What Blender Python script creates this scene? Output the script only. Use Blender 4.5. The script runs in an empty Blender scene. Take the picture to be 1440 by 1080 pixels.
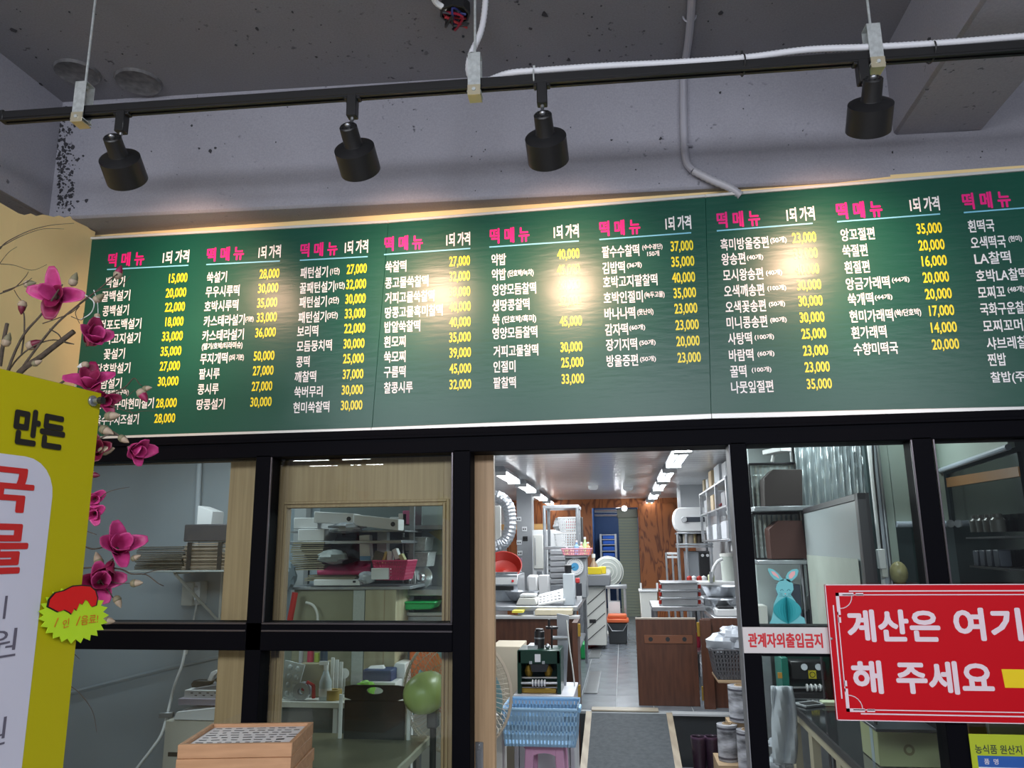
import bpy, bmesh, math, random
from mathutils import Vector, Matrix
from math import sin, cos, pi, radians
random.seed(7)
S = bpy.context.scene
COL = S.collection
V = Vector
# ---------------------------------------------------------------- camera
F_PX = 1080.0
CAM = V((0, 0, 1.65))
PITCH, YAW, ROLL = 0.20837, -0.1376, -0.01035
_f = V((sin(YAW)*cos(PITCH), cos(YAW)*cos(PITCH), sin(PITCH)))
_r0 = V((cos(YAW), -sin(YAW), 0)); _u0 = _r0.cross(_f)
_r = _r0*cos(ROLL) + _u0*sin(ROLL); _u = _u0*cos(ROLL) - _r0*sin(ROLL)
cd = bpy.data.cameras.new('camera'); cam = bpy.data.objects.new('camera', cd); COL.objects.link(cam)
cam.matrix_world = Matrix(((_r.x, _u.x, -_f.x, CAM.x), (_r.y, _u.y, -_f.y, CAM.y), (_r.z, _u.z, -_f.z, CAM.z), (0, 0, 0, 1)))
cd.sensor_fit = 'HORIZONTAL'; cd.sensor_width = 36; cd.lens = 36*F_PX/1440; cd.clip_start = .05
S.camera = cam
# ---------------------------------------------------------------- light
S.view_settings.view_transform = 'Standard'; S.view_settings.look = 'None'
S.view_settings.exposure = 0.0; S.view_settings.gamma = 1.0; S.view_settings.use_curve_mapping = False
S.cycles.use_denoising = True; S.cycles.max_bounces = 7; S.cycles.transparent_max_bounces = 12
S.cycles.diffuse_bounces = 3; S.cycles.glossy_bounces = 4; S.cycles.caustics_reflective = False; S.cycles.caustics_refractive = False
S.cycles.sample_clamp_indirect = 4
w = bpy.data.worlds.new('World'); S.world = w; w.use_nodes = True
w.node_tree.nodes['Background'].inputs[0].default_value = (.66, .70, .84, 1); w.node_tree.nodes['Background'].inputs[1].default_value = .20
def light(name, typ, loc, energy, color, target=None, **kw):
    l = bpy.data.lights.new(name, typ); l.energy = energy; l.color = color
    for k, v in kw.items(): setattr(l, k, v)
    o = bpy.data.objects.new(name, l); COL.objects.link(o); o.location = loc
    if target is not None: o.rotation_euler = (V(target)-V(loc)).to_track_quat('-Z', 'Y').to_euler()
    return o
# far-left fluorescent tubes, plus wide unseen panels added for soft light, behind the camera
for _x, _y in ((-4.45, -5.1), (-4.5, -5.9), (-2.2, -1.0), (.1, -1.0), (2.4, -1.0), (-1.6, -3.0), (1.4, -3.0)):
    light('shop_tube_and_fill', 'AREA', (_x, _y, 2.92 if _y == -1.0 else 3.4 if _y == -3.0 else 3.0), 50 if _x > -4 else 18, (.90, .93, 1.0), (_x, _y+2.2 if _x > -4 else _y, 0.9), shape='RECTANGLE', size=1.25, size_y=.09 if _x < -4 else .62)
# ---------------------------------------------------------------- pixel rays -> world points
D = 3.2                                             # distance of the shop window wall
def ray(px, py): return _f + _r*((px-720)/F_PX) - _u*((py-540)/F_PX)
def at(px, py, Y):
    d = ray(px, py); return CAM + d*(Y/d.y)
def atz(px, py, Z):
    d = ray(px, py); return CAM + d*((Z-CAM.z)/d.z)
def atx(px, py, X):
    d = ray(px, py); return CAM + d*(X/d.x)
# ---------------------------------------------------------------- materials
MATS = {}
def mat(name, col, rough=.5, metal=0.0, spec=.5, noise=0, nscale=8, bump=0, bscale=60, col2=None, emit=0, kind=None, coat=0, stretch=None):
    if name in MATS: return MATS[name]
    m = bpy.data.materials.new(name); m.use_nodes = True; nt = m.node_tree; b = nt.nodes['Principled BSDF']
    b.inputs['Base Color'].default_value = (*col, 1); b.inputs['Roughness'].default_value = rough; b.inputs['Metallic'].default_value = metal
    b.inputs['Specular IOR Level'].default_value = spec
    if coat: b.inputs['Coat Weight'].default_value = coat; b.inputs['Coat Roughness'].default_value = .15
    if emit: b.inputs['Emission Color'].default_value = (*col, 1); b.inputs['Emission Strength'].default_value = emit
    N = nt.nodes.new; L = nt.links.new
    if noise or bump or col2:
        tc = N('ShaderNodeTexCoord'); mp = N('ShaderNodeMapping'); L(tc.outputs['Object'], mp.inputs['Vector'])
        if stretch: mp.inputs['Scale'].default_value = stretch
    if noise or col2:
        n = N('ShaderNodeTexNoise'); n.inputs['Scale'].default_value = nscale; n.inputs['Detail'].default_value = 5; L(mp.outputs[0], n.inputs['Vector'])
        r = N('ShaderNodeValToRGB'); L(n.outputs['Fac'], r.inputs['Fac'])
        c2 = col2 or tuple(c*(1-noise) for c in col)
        r.color_ramp.elements[0].color = (*c2, 1); r.color_ramp.elements[1].color = (*col, 1)
        r.color_ramp.elements[0].position = .32; r.color_ramp.elements[1].position = .66
        L(r.outputs['Color'], b.inputs['Base Color'])
    if bump:
        n2 = N('ShaderNodeTexNoise'); n2.inputs['Scale'].default_value = bscale; n2.inputs['Detail'].default_value = 4; L(mp.outputs[0], n2.inputs['Vector'])
        bp = N('ShaderNodeBump'); bp.inputs['Strength'].default_value = bump; bp.inputs['Distance'].default_value = .01
        L(n2.outputs['Fac'], bp.inputs['Height']); L(bp.outputs[0], b.inputs['Normal'])
    MATS[name] = m; return m
def wood(name, c1, c2, axis='z', scale=6, rough=.45, dist=3.0, bump=.1):
    if name in MATS: return MATS[name]
    m = bpy.data.materials.new(name); m.use_nodes = True; nt = m.node_tree; b = nt.nodes['Principled BSDF']; N = nt.nodes.new; L = nt.links.new
    tc = N('ShaderNodeTexCoord'); mp = N('ShaderNodeMapping'); L(tc.outputs['Object'], mp.inputs['Vector'])
    mp.inputs['Scale'].default_value = {'z': (1, 1, .09), 'x': (.09, 1, 1), 'y': (1, .09, 1)}[axis]
    n = N('ShaderNodeTexNoise'); n.inputs['Scale'].default_value = scale*6; n.inputs['Detail'].default_value = 7; n.inputs['Distortion'].default_value = dist*.25; L(mp.outputs[0], n.inputs['Vector'])
    w_ = N('ShaderNodeTexWave'); w_.inputs['Scale'].default_value = scale; w_.inputs['Distortion'].default_value = dist*3; w_.inputs['Detail'].default_value = 2; w_.inputs['Detail Scale'].default_value = 1.2; L(mp.outputs[0], w_.inputs['Vector'])
    w_.bands_direction = 'DIAGONAL'
    mx = N('ShaderNodeMath'); mx.operation = 'MULTIPLY_ADD'; mx.inputs[1].default_value = .55; L(w_.outputs['Fac'], mx.inputs[0])
    m2 = N('ShaderNodeMath'); m2.operation = 'MULTIPLY'; m2.inputs[1].default_value = .6; L(n.outputs['Fac'], m2.inputs[0]); L(m2.outputs[0], mx.inputs[2])
    r = N('ShaderNodeValToRGB'); L(mx.outputs[0], r.inputs['Fac']); r.color_ramp.elements[0].color = (*c2, 1); r.color_ramp.elements[1].color = (*c1, 1)
    r.color_ramp.elements[0].position = .15; r.color_ramp.elements[1].position = .75
    L(r.outputs['Color'], b.inputs['Base Color']); b.inputs['Roughness'].default_value = rough
    if bump:
        bp = N('ShaderNodeBump'); bp.inputs['Strength'].default_value = bump; bp.inputs['Distance'].default_value = .003; L(mx.outputs[0], bp.inputs['Height']); L(bp.outputs[0], b.inputs['Normal'])
    MATS[name] = m; return m
def concrete(name, col, dark, crack=1.0):
    m = bpy.data.materials.new(name); m.use_nodes = True; nt = m.node_tree; b = nt.nodes['Principled BSDF']; N = nt.nodes.new; L = nt.links.new
    tc = N('ShaderNodeTexCoord')
    def noise(s, d=6, dist=0):
        n = N('ShaderNodeTexNoise'); n.inputs['Scale'].default_value = s; n.inputs['Detail'].default_value = d; n.inputs['Distortion'].default_value = dist; L(tc.outputs['Object'], n.inputs['Vector']); return n
    def ramp(src, p0, p1, c0, c1):
        r = N('ShaderNodeValToRGB'); L(src, r.inputs['Fac']); e = r.color_ramp.elements; e[0].position = p0; e[1].position = p1; e[0].color = (*c0, 1); e[1].color = (*c1, 1); return r
    def mix(f, a, c, bt='MIX'):
        x = N('ShaderNodeMix'); x.data_type = 'RGBA'; x.blend_type = bt
        if isinstance(f, float): x.inputs[0].default_value = f
        else: L(f, x.inputs[0])
        L(a, x.inputs[6]); L(c, x.inputs[7]); return x
    big = noise(1.3, 5, .6); base = ramp(big.outputs['Fac'], .3, .7, tuple(c*.86 for c in col), col)
    # small pits and flaked specks gathered in patches
    pits = noise(34, 3); pm = ramp(pits.outputs['Fac'], .66, .72, (0, 0, 0), (1, 1, 1))
    patch = noise(1.7, 3, .8); pa = ramp(patch.outputs['Fac'], .5, .66, (0, 0, 0), (1, 1, 1))
    mul = N('ShaderNodeMath'); mul.operation = 'MULTIPLY'; L(pm.outputs[0], mul.inputs[0]); L(pa.outputs[0], mul.inputs[1])
    dk = N('ShaderNodeRGB'); dk.outputs[0].default_value = (*dark, 1)
    m1 = mix(mul.outputs[0], base.outputs[0], dk.outputs[0])
    fine = noise(130, 2); fr = ramp(fine.outputs['Fac'], .3, .7, (.9, .9, .9), (1.04, 1.04, 1.04)); m2 = mix(1.0, m1.outputs[2], fr.outputs[0], 'MULTIPLY')
    L(m2.outputs[2], b.inputs['Base Color']); b.inputs['Roughness'].default_value = .8; b.inputs['Specular IOR Level'].default_value = .25
    bp = N('ShaderNodeBump'); bp.inputs['Strength'].default_value = .35*crack; bp.inputs['Distance'].default_value = .012
    ad = N('ShaderNodeMath'); ad.operation = 'SUBTRACT'; L(big.outputs['Fac'], ad.inputs[0]); L(mul.outputs[0], ad.inputs[1]); L(ad.outputs[0], bp.inputs['Height']); L(bp.outputs[0], b.inputs['Normal'])
    MATS[name] = m; return m
def glassmat(name, tint, refl=.09, rough=.0):
    m = bpy.data.materials.new(name); m.use_nodes = True; nt = m.node_tree; nt.nodes.remove(nt.nodes['Principled BSDF']); N = nt.nodes.new; L = nt.links.new
    out = nt.nodes['Material Output']; t = N('ShaderNodeBsdfTransparent'); t.inputs[0].default_value = (*tint, 1); g = N('ShaderNodeBsdfGlossy'); g.inputs['Roughness'].default_value = rough
    fr = N('ShaderNodeFresnel'); fr.inputs[0].default_value = 1.5; ad = N('ShaderNodeMath'); ad.operation = 'ADD'; ad.inputs[1].default_value = refl-.04; L(fr.outputs[0], ad.inputs[0])
    x = N('ShaderNodeMixShader'); L(ad.outputs[0], x.inputs[0]); L(t.outputs[0], x.inputs[1]); L(g.outputs[0], x.inputs[2]); L(x.outputs[0], out.inputs[0])
    MATS[name] = m; return m
# ---------------------------------------------------------------- mesh builder
def frame_from(d):
    d = V(d).normalized(); a = V((0, 0, 1)) if abs(d.z) < .9 else V((1, 0, 0)); x = d.cross(a).normalized(); y = d.cross(x).normalized(); return x, y, d
class MB:
    def __init__(s): s.v = []; s.f = []
    def add(s, vs, fs, M=None):
        n = len(s.v); s.v += [(M @ V(p)) if M else V(p) for p in vs]; s.f += [tuple(i+n for i in f) for f in fs]; return s
    def box(s, c, d, rz=0, M=None):
        x, y, z = d[0]/2, d[1]/2, d[2]/2; T = Matrix.Translation(V(c)) @ Matrix.Rotation(rz, 4, 'Z')
        if M: T = M @ T
        return s.add([(-x,-y,-z),(x,-y,-z),(x,y,-z),(-x,y,-z),(-x,-y,z),(x,-y,z),(x,y,z),(-x,y,z)], [(0,3,2,1),(4,5,6,7),(0,1,5,4),(1,2,6,5),(2,3,7,6),(3,0,4,7)], T)
    def bb(s, a, b):
        return s.box([(a[i]+b[i])/2 for i in range(3)], [abs(b[i]-a[i]) for i in range(3)])
    def prism(s, pts, d):
        pts = [V(p) for p in pts]; n = len(pts); d = V(d); nr = V((0, 0, 0))
        for i in range(n): nr += pts[i].cross(pts[(i+1) % n])
        if nr.dot(d) > 0: pts = pts[::-1]
        return s.add(pts+[p+d for p in pts], [tuple(range(n)), tuple(range(2*n-1, n-1, -1))]+[(i, i+n, (i+1) % n+n, (i+1) % n) for i in range(n)])
    def cyl(s, a, b, r, r2=None, n=12, caps=True):
        a = V(a); b = V(b); r2 = r if r2 is None else r2; x, y, d = frame_from(b-a)
        vs = [a+(x*cos(2*pi*i/n)+y*sin(2*pi*i/n))*r for i in range(n)]+[b+(x*cos(2*pi*i/n)+y*sin(2*pi*i/n))*r2 for i in range(n)]
        fs = [(i, (i+1) % n, n+(i+1) % n, n+i) for i in range(n)]
        if caps: fs += [tuple(range(n-1, -1, -1)), tuple(range(n, 2*n))]
        return s.add(vs, fs)
    def lathe(s, prof, c=(0, 0, 0), axis=(0, 0, 1), n=20, closed=False):
        c = V(c); x, y, d = frame_from(axis); vs = []; m = len(prof)
        for r, z in prof: vs += [c+d*z+(x*cos(2*pi*i/n)+y*sin(2*pi*i/n))*r for i in range(n)]
        fs = [(j*n+i, j*n+(i+1) % n, (j+1)*n+(i+1) % n, (j+1)*n+i) for j in range(m-1) for i in range(n)]
        if closed: fs += [tuple(range(n-1, -1, -1)), tuple(range((m-1)*n, m*n))]
        return s.add(vs, fs)
    def tube(s, path, r, n=6, cap=True):
        path = [V(p) for p in path]; m = len(path); rs = r if isinstance(r, (list, tuple)) else [r]*m; vs = []
        px = None
        for j, p in enumerate(path):
            t = (path[min(j+1, m-1)]-path[max(j-1, 0)]); t = t.normalized() if t.length > 1e-9 else V((0, 0, 1))
            if px is None: x = frame_from(t)[0]
            else:
                x = px-t*px.dot(t); x = x.normalized() if x.length > 1e-6 else frame_from(t)[0]
            y = t.cross(x); px = x
            vs += [p+(x*cos(2*pi*i/n)+y*sin(2*pi*i/n))*rs[j] for i in range(n)]
        fs = [(j*n+i, j*n+(i+1) % n, (j+1)*n+(i+1) % n, (j+1)*n+i) for j in range(m-1) for i in range(n)]
        if cap: fs += [tuple(range(n-1, -1, -1)), tuple(range((m-1)*n, m*n))]
        return s.add(vs, fs)
    def ball(s, c, r, n=12, m=8):
        r = (r, r, r) if not isinstance(r, (tuple, list)) else r; c = V(c); vs = [c+V((0, 0, -r[2]))]
        for j in range(1, m):
            a = -pi/2+pi*j/m; vs += [c+V((r[0]*cos(a)*cos(2*pi*i/n), r[1]*cos(a)*sin(2*pi*i/n), r[2]*sin(a))) for i in range(n)]
        vs.append(c+V((0, 0, r[2]))); fs = [(0, 1+(i+1) % n, 1+i) for i in range(n)]
        for j in range(m-2): fs += [(1+j*n+i, 1+j*n+(i+1) % n, 1+(j+1)*n+(i+1) % n, 1+(j+1)*n+i) for i in range(n)]
        k = len(vs)-1; fs += [(k, 1+(m-2)*n+i, 1+(m-2)*n+(i+1) % n) for i in range(n)]
        return s.add(vs, fs)
    def grid(s, fn, nu, nv):
        vs = [fn(i/nu, j/nv) for j in range(nv+1) for i in range(nu+1)]
        return s.add(vs, [(j*(nu+1)+i, j*(nu+1)+i+1, (j+1)*(nu+1)+i+1, (j+1)*(nu+1)+i) for j in range(nv) for i in range(nu)])
    def xf(s, M, k=0): s.v = s.v[:k]+[M @ p for p in s.v[k:]]; return s
WM = {}                                             # world matrix of each object as built
def link(o, parent, M):
    COL.objects.link(o); WM[o.name] = M
    if parent: o.parent = parent; o.matrix_parent_inverse = WM[parent.name].inverted()
    return o
def part(name, mb, m, parent=None, bev=0, smooth=35, solid=0, label=None, seg=1):
    c = V((0, 0, 0))
    if mb.v:
        c = V([(min(p[i] for p in mb.v)+max(p[i] for p in mb.v))/2 for i in range(3)])
    me = bpy.data.meshes.new(name); me.from_pydata([p-c for p in mb.v], [], mb.f); me.materials.append(m)
    if smooth:
        for p in me.polygons: p.use_smooth = True
        me.set_sharp_from_angle(angle=radians(smooth))
    o = bpy.data.objects.new(name, me); o.location = c; link(o, parent, Matrix.Translation(c))
    if solid: md = o.modifiers.new('solid', 'SOLIDIFY'); md.thickness = solid; md.offset = 0
    if bev: md = o.modifiers.new('bevel', 'BEVEL'); md.width = bev; md.segments = seg; md.limit_method = 'ANGLE'; md.angle_limit = radians(40)
    if label: o['label'] = label
    return o
def T(name, mb, m, label, cat, group=None, **k):
    return tag(part(name, mb, m, None, **k), label, cat, group)
def pbox(x0, y0, x1, y1, Y, dep, z0=None, mb=None):  # box with its front on the upright plane y = Y
    a = at(x0, (y0+y1)/2, Y); b = at(x1, (y0+y1)/2, Y); t = at((x0+x1)/2, y0, Y).z; bo = at((x0+x1)/2, y1, Y).z if z0 is None else z0
    return (mb or MB()).bb((a.x, Y, bo), (b.x, Y+dep, t))
def tag(o, label, cat, group=None):
    o['label'] = label; o['category'] = cat
    if group: o['group'] = group
    return o
def thing(name, label, cat, loc=(0, 0, 0), group=None):
    o = bpy.data.objects.new(name, None); o.empty_display_size = .05; o.location = loc; link(o, None, Matrix.Translation(V(loc))); tag(o, label, cat, group); return o
def struct(name, mb, m, parent=None, **k):
    o = part(name, mb, m, parent, **k)
    if not parent: o['kind'] = 'structure'
    return o
def place(root, loc, rz=0, sc=1, rx=0, ry=0):      # move a thing built around the world origin
    root.location = V(loc); root.rotation_euler = (rx, ry, rz); root.scale = (sc,)*3 if not isinstance(sc, tuple) else sc; return root
def dup(root, loc, rz=0, label=None, group=None, sc=None):
    r = root.copy(); COL.objects.link(r); r.location = V(loc); r.rotation_euler = (root.rotation_euler.x, root.rotation_euler.y, rz)
    if sc: r.scale = (sc,)*3 if not isinstance(sc, tuple) else sc
    if label: r['label'] = label
    if group: r['group'] = group
    for ch in list(root.children):
        c = ch.copy(); COL.objects.link(c); c.parent = r
        for g in list(ch.children):
            d = g.copy(); COL.objects.link(d); d.parent = c
    return r
# ---------------------------------------------------------------- lettering
TC = {}
def preload(keys, res=3):                            # all strings of one weight are set as the lines of one text object
    keys = [k for k in dict.fromkeys(keys) if k not in TC]
    for off in dict.fromkeys(k[1] for k in keys):
        ks = [k for k in keys if k[1] == off]
        cu = bpy.data.curves.new('t', 'FONT'); cu.body = '\n'.join(k[0] for k in ks); cu.size = 1; cu.space_line = 3; cu.offset = off; cu.resolution_u = res; cu.fill_mode = 'FRONT'
        o = bpy.data.objects.new('t', cu); COL.objects.link(o)
        me = bpy.data.meshes.new_from_object(o.evaluated_get(bpy.context.evaluated_depsgraph_get()))
        V_ = [tuple(v.co) for v in me.vertices]; F_ = [[] for _ in ks]
        for p in me.polygons:
            a = tuple(p.vertices); F_[min(len(ks)-1, max(0, int(round((.35-V_[a[0]][1])/3))))].append(a)
        bpy.data.objects.remove(o); bpy.data.curves.remove(cu); bpy.data.meshes.remove(me)
        for k, fs in zip(ks, F_):
            idx = sorted({i for f in fs for i in f}); mp = {i: n for n, i in enumerate(idx)}; vs = [V_[i] for i in idx]
            if not vs: TC[k] = ([(0, 0), (1, 0), (1, 1)], [(0, 1, 2)]); continue
            x0 = min(v[0] for v in vs); x1 = max(v[0] for v in vs); y0 = min(v[1] for v in vs); y1 = max(v[1] for v in vs)
            TC[k] = ([((v[0]-x0)/(x1-x0), (v[1]-y0)/(y1-y0)) for v in vs], [tuple(mp[i] for i in f) for f in fs])
def glyphs(body, off=0.0):
    if (body, off) not in TC: preload([(body, off)])
    return TC[(body, off)]
def letters(mb, body, o, ux, uy, off=0.0, bold=0):  # text stretched over the parallelogram o, o+ux, o+uy; bold = stroke growth / height
    vs, fs = glyphs(body, off); o = V(o); ux = V(ux); uy = V(uy)
    if not bold: return mb.add([o+ux*a+uy*b for a, b in vs], fs)
    r = bold*uy.length; hx = ux.normalized()*r; hy = uy.normalized()*r; kx = 1-2*r/ux.length; ky = 1-2*bold
    nr = ux.cross(uy).normalized()
    for k in range(8 if bold > .02 else 4):
        a_ = k*pi/4 if bold > .02 else (k+.5)*pi/2; q = o+hx*(1+cos(a_))+hy*(1+sin(a_))+nr*(k*5e-5); mb.add([q+ux*a*kx+uy*b*ky for a, b in vs], fs)
    return mb
def wall_text(mb, body, xl, xr, yc, h, Y, off=0.0, bold=0): # lettering on an upright plane y = Y
    a = at(xl, yc, Y); b = at(xr, yc, Y); hh = at((xl+xr)/2, yc-h/2, Y).z-at((xl+xr)/2, yc+h/2, Y).z
    return letters(mb, body, V((a.x, Y, at((xl+xr)/2, yc, Y).z-hh/2)), (b.x-a.x, 0, 0), (0, 0, hh), off, bold)
# ================================================================ materials in common
M_con = concrete('painted_concrete', (.345, .345, .395), (.04, .04, .055))
M_conc = concrete('ceiling_concrete', (.235, .235, .265), (.04, .04, .05), .6)
M_yel = mat('yellow_wall_paint', (.95, .73, .36), .75, noise=.08, nscale=3, bump=.25, bscale=9)
M_blk = mat('black_aluminium', (.004, .004, .006), .55, spec=.03)
M_blk2 = mat('black_aluminium_bead', (.10, .09, .10), .3, metal=.6)
M_track = mat('black_satin_metal', (.010, .010, .011), .42)
M_steel = mat('brushed_steel', (.55, .57, .60), .3, metal=.9, noise=.15, nscale=20)
M_steeld = mat('dull_steel', (.38, .40, .43), .4, metal=.8, noise=.2, nscale=12)
M_galv = mat('galvanised_steel', (.60, .64, .64), .4, metal=.35, noise=.25, nscale=60)
M_white = mat('white_plastic', (.78, .79, .80), .4)
M_offw = mat('off_white_plastic', (.70, .70, .66), .5)
M_card = mat('cardboard', (.42, .30, .18), .8, noise=.15)
M_black = mat('black_plastic', (.015, .015, .017), .4)
M_paper = mat('white_paper', (.75, .76, .78), .7)
M_alu = mat('white_aluminium_trim', (.66, .66, .64), .35, metal=.2)
ZC, ZB = 3.72, 0                                    # ceiling height
# ================================================================ beam, ceiling, walls of the shop side
bt = D-.12                                          # face of the beam above the board
zbeam = at(860, 273, bt).z
zceil = at(700, 108, bt).z
XL = at(110, 330, D).x-.03                          # left wall
XR = 5.2
zbeam = 3.17
B0, B1 = atz(136, 305, zbeam), atz(1440, 243, zbeam); bd_ = (B1-B0).normalized()
def bface(px, py, off=0):                            # pixel onto the face of the beam (it stands slightly askew to the board)
    nx, ny = -bd_.y, bd_.x; d = ray(px, py); t = (B0.x*nx+B0.y*ny-off)/(d.x*nx+d.y*ny); return CAM+d*t
zceil = bface(860, 97).z
E0, E1 = B0-bd_*1.6, B0+bd_*7.2
struct('trim_1', MB().prism([V((E0.x, E0.y, zbeam)), V((E1.x, E1.y, zbeam)), V((E1.x, E1.y+.6, zbeam)), V((E0.x, D+.35, zbeam))], (0, 0, zceil+.3-zbeam)), M_con, bev=.012)
struct('ceiling', MB().bb((XL-2.2, -5.5, zceil), (XR, D+.3, zceil+.2)), M_conc)
# beam crossing the ceiling towards the camera at the right
a = bface(1257, 190); b_ = bface(1382, 182)
zx = a.z
struct('trim_2', MB().bb((a.x, -5.5, zx), (b_.x, b_.y, zceil+.1)), M_con, bev=.012)
# beam along the left wall
q_ = bface(78, 230); xl2 = q_.x
struct('trim_3', MB().prism([(xl2, q_.y+.05, zbeam-.0), (xl2-.03, -5.5, zbeam), (xl2-.03, -5.5, zceil+.1), (xl2, q_.y+.05, zceil+.1)], (-1.6, 0, 0)), M_con, bev=.01)
# yellow wall behind board, left yellow pier with its ragged painted edge
struct('wall_back', MB().bb((XL-.6, D+.03, 2.13), (XR, D+.22, zbeam+.02)), M_yel)
def ragged(p0, p1, n, amp):
    out = []
    for i in range(n+1):
        t = i/n; q = V(p0).lerp(V(p1), t); out.append(q+V((0, 0, random.uniform(-amp, amp)*(0 if i in (0, n) else 1))))
    return out
YP = 2.74
g0 = at(26, 300, YP); g1 = at(134, 326, D-.02)
top = ragged(g0, at(98, 304, YP+(D-YP)*.62), 9, .009)+ragged(at(101, 306, YP+(D-YP)*.66), g1, 5, .004)
struct('wall_left', MB().prism([V((g0.x, g0.y, 0))]+top+[V((g1.x, g1.y, 0))], (-.05, .02, 0)), M_yel)
gl = g0+V((-.05, -1, 0)); gz = atx(0, 272, g0.x-.03).z
struct('wall_left_side', MB().prism([V((g0.x, g0.y, 0)), V((g0.x, g0.y, g0.z)), V((g0.x-.1, g0.y-2, gz+.05)), V((g0.x-.1, g0.y-2, 0))], (-.05, 0, 0)), M_yel)
# floor of the shop side
M_floor = mat('shop_floor_tile', (.42, .41, .40), .35, noise=.2, nscale=3)
struct('floor', MB().bb((-6, -5.5, -.1), (6, 6.2, 0)), M_floor)
# ---- dark flakes where the paint has peeled, down the left corner and at the beam's rim
rf = random.Random(3)
def flake(s, c, r, ux, uy, nrm):
    n = rf.randint(5, 8); c = V(c); s.prism([c+ux*(r*rf.uniform(.4, 1.2)*cos(2*pi*k/n))+uy*(r*rf.uniform(.4, 1.3)*sin(2*pi*k/n)) for k in range(n)], nrm*.002)
M_fl = mat('bare_dark_concrete', (.05, .05, .06), .95, noise=.4, nscale=80)
s = MB()
for k in range(330):
    py = rf.uniform(150, 300); px = 80+abs(rf.gauss(8, 12))
    if px < 80: continue
    flake(s, bface(px, py, .001), rf.uniform(.002, .013)*rf.choice((.4, .7, 1)), bd_, V((0, 0, 1)), V((bd_.y, -bd_.x, 0)))
for px, py, r in ((296, 212, .012), (303, 208, .007), (280, 209, .006), (270, 177, .006), (213, 213, .004), (388, 200, .004), (929, 195, .008), (1013, 130, .007), (1045, 153, .003), (663, 220, .004), (1013, 17, .001), (1255, 214, .006), (1381, 213, .005), (860, 197, .006), (1292, 262, .003)): flake(s, bface(px, py, .001), r, bd_, V((0, 0, 1)), V((bd_.y, -bd_.x, 0)))
for k in range(60): flake(s, bface(rf.uniform(100, 1430), rf.uniform(130, 280), .001), rf.uniform(.001, .0035), bd_, V((0, 0, 1)), V((bd_.y, -bd_.x, 0)))
fl = part('peeled_paint', s, M_fl, bpy.data.objects['trim_1'], smooth=0); fl['kind'] = 'stuff'
s = MB()
for px, py, r in ((1013, 18, .012), (766, 20, .018), (746, 40, .008), (840, 40, .006), (651, 51, .008), (652, 73, .008), (361, 40, .012), (445, 80, .008), (20, 43, .014), (57, 118, .012), (413, 127, .008), (745, 90, .01), (800, 84, .012)): flake(s, atz(px, py, zceil-.001), r, V((1, 0, 0)), V((0, 1, 0)), V((0, 0, -1)))
for k in range(50): flake(s, atz(rf.uniform(0, 1200), rf.uniform(0, 90), zceil-.001), rf.uniform(.002, .006), V((1, 0, 0)), V((0, 1, 0)), V((0, 0, -1)))
fl = part('ceiling_pits', s, M_fl, bpy.data.objects['ceiling'], smooth=0); fl['kind'] = 'stuff'
# ---- hatches and pits in the ceiling
def hole(px, py, w, h, lab):
    c = atz(px, py, zceil); s = MB(); s.lathe([(w, 0), (w*.93, -.012), (w*.8, -.004), (0.001, -.002)], c+V((0, 0, .0)), (0, 0, 1), 18)
    o = part('junction_cover', s, MATS['hatch']); tag(o, lab, 'ceiling cover')
    for k in range(5): pass
    return o
mat('hatch', (.17, .17, .18), .7, noise=.5, nscale=25)
hole(109, 101, .10, 0, 'stained round ceiling cover nearest the left wall')
hole(195, 114, .105, 0, 'stained round ceiling cover right of the hanging rod at left')
# ================================================================ menu board
BY = D-.035
def board_pt(px, py): return at(px, py, BY)
BT = [board_pt(*p_) for p_ in ((120, 338), (546, 314), (992, 278), (1440, 241))]; BB = [board_pt(*p_) for p_ in ((103, 615), (523, 601.5), (1000, 582), (1440, 572))]
for L_ in (BT, BB): L_[3] = L_[2]+(L_[3]-L_[2])*1.43
tl, bl, tr, br = BT[0], BB[0], BT[3], BB[3]
board = thing('menu_board', 'long glossy green rice cake menu board above the windows', 'menu board', (0, BY, bl.z))
def green(name, c):
    m = bpy.data.materials.new(name); m.use_nodes = True; nt = m.node_tree; b = nt.nodes['Principled BSDF']; N = nt.nodes.new; L = nt.links.new
    b.inputs['Base Color'].default_value = (*c, 1); b.inputs['Roughness'].default_value = .34; b.inputs['Specular IOR Level'].default_value = .38
    tc = N('ShaderNodeTexCoord'); mp = N('ShaderNodeMapping'); mp.inputs['Scale'].default_value = (1, 1, 5); L(tc.outputs['Object'], mp.inputs[0])
    n = N('ShaderNodeTexNoise'); n.inputs['Scale'].default_value = 9; n.inputs['Detail'].default_value = 5; L(mp.outputs[0], n.inputs['Vector'])
    bp = N('ShaderNodeBump'); bp.inputs['Strength'].default_value = .25; bp.inputs['Distance'].default_value = .004; L(n.outputs['Fac'], bp.inputs['Height']); L(bp.outputs[0], b.inputs['Normal'])
    MATS[name] = m; return m
M_green = green('green_vinyl', (.005, .070, .046))
for i in range(3):
    q = [BB[i]+V((.0006, 0, 0)), BB[i+1], BT[i+1], BT[i]+V((.0006, 0, 0))]
    part('panel', MB().prism(q, (0, .03, 0)), M_green, board, bev=.001)
def strip(a, b, h, y0, y1, dz=0):
    a = V(a); b = V(b); return MB().prism([V((a.x, y0, a.z+dz)), V((b.x, y0, b.z+dz)), V((b.x, y0, b.z+dz+h)), V((a.x, y0, a.z+dz+h))], (0, y1-y0, 0))
for i in range(3):
    part('frame_trim', strip(BT[i], BT[i+1], .013, BY-.008, D, 0), M_alu, board, bev=.002)
    part('frame_trim', strip(BB[i], BB[i+1], .022, BY-.008-.002*i, D, -.022), M_alu, board, bev=.002)
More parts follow.
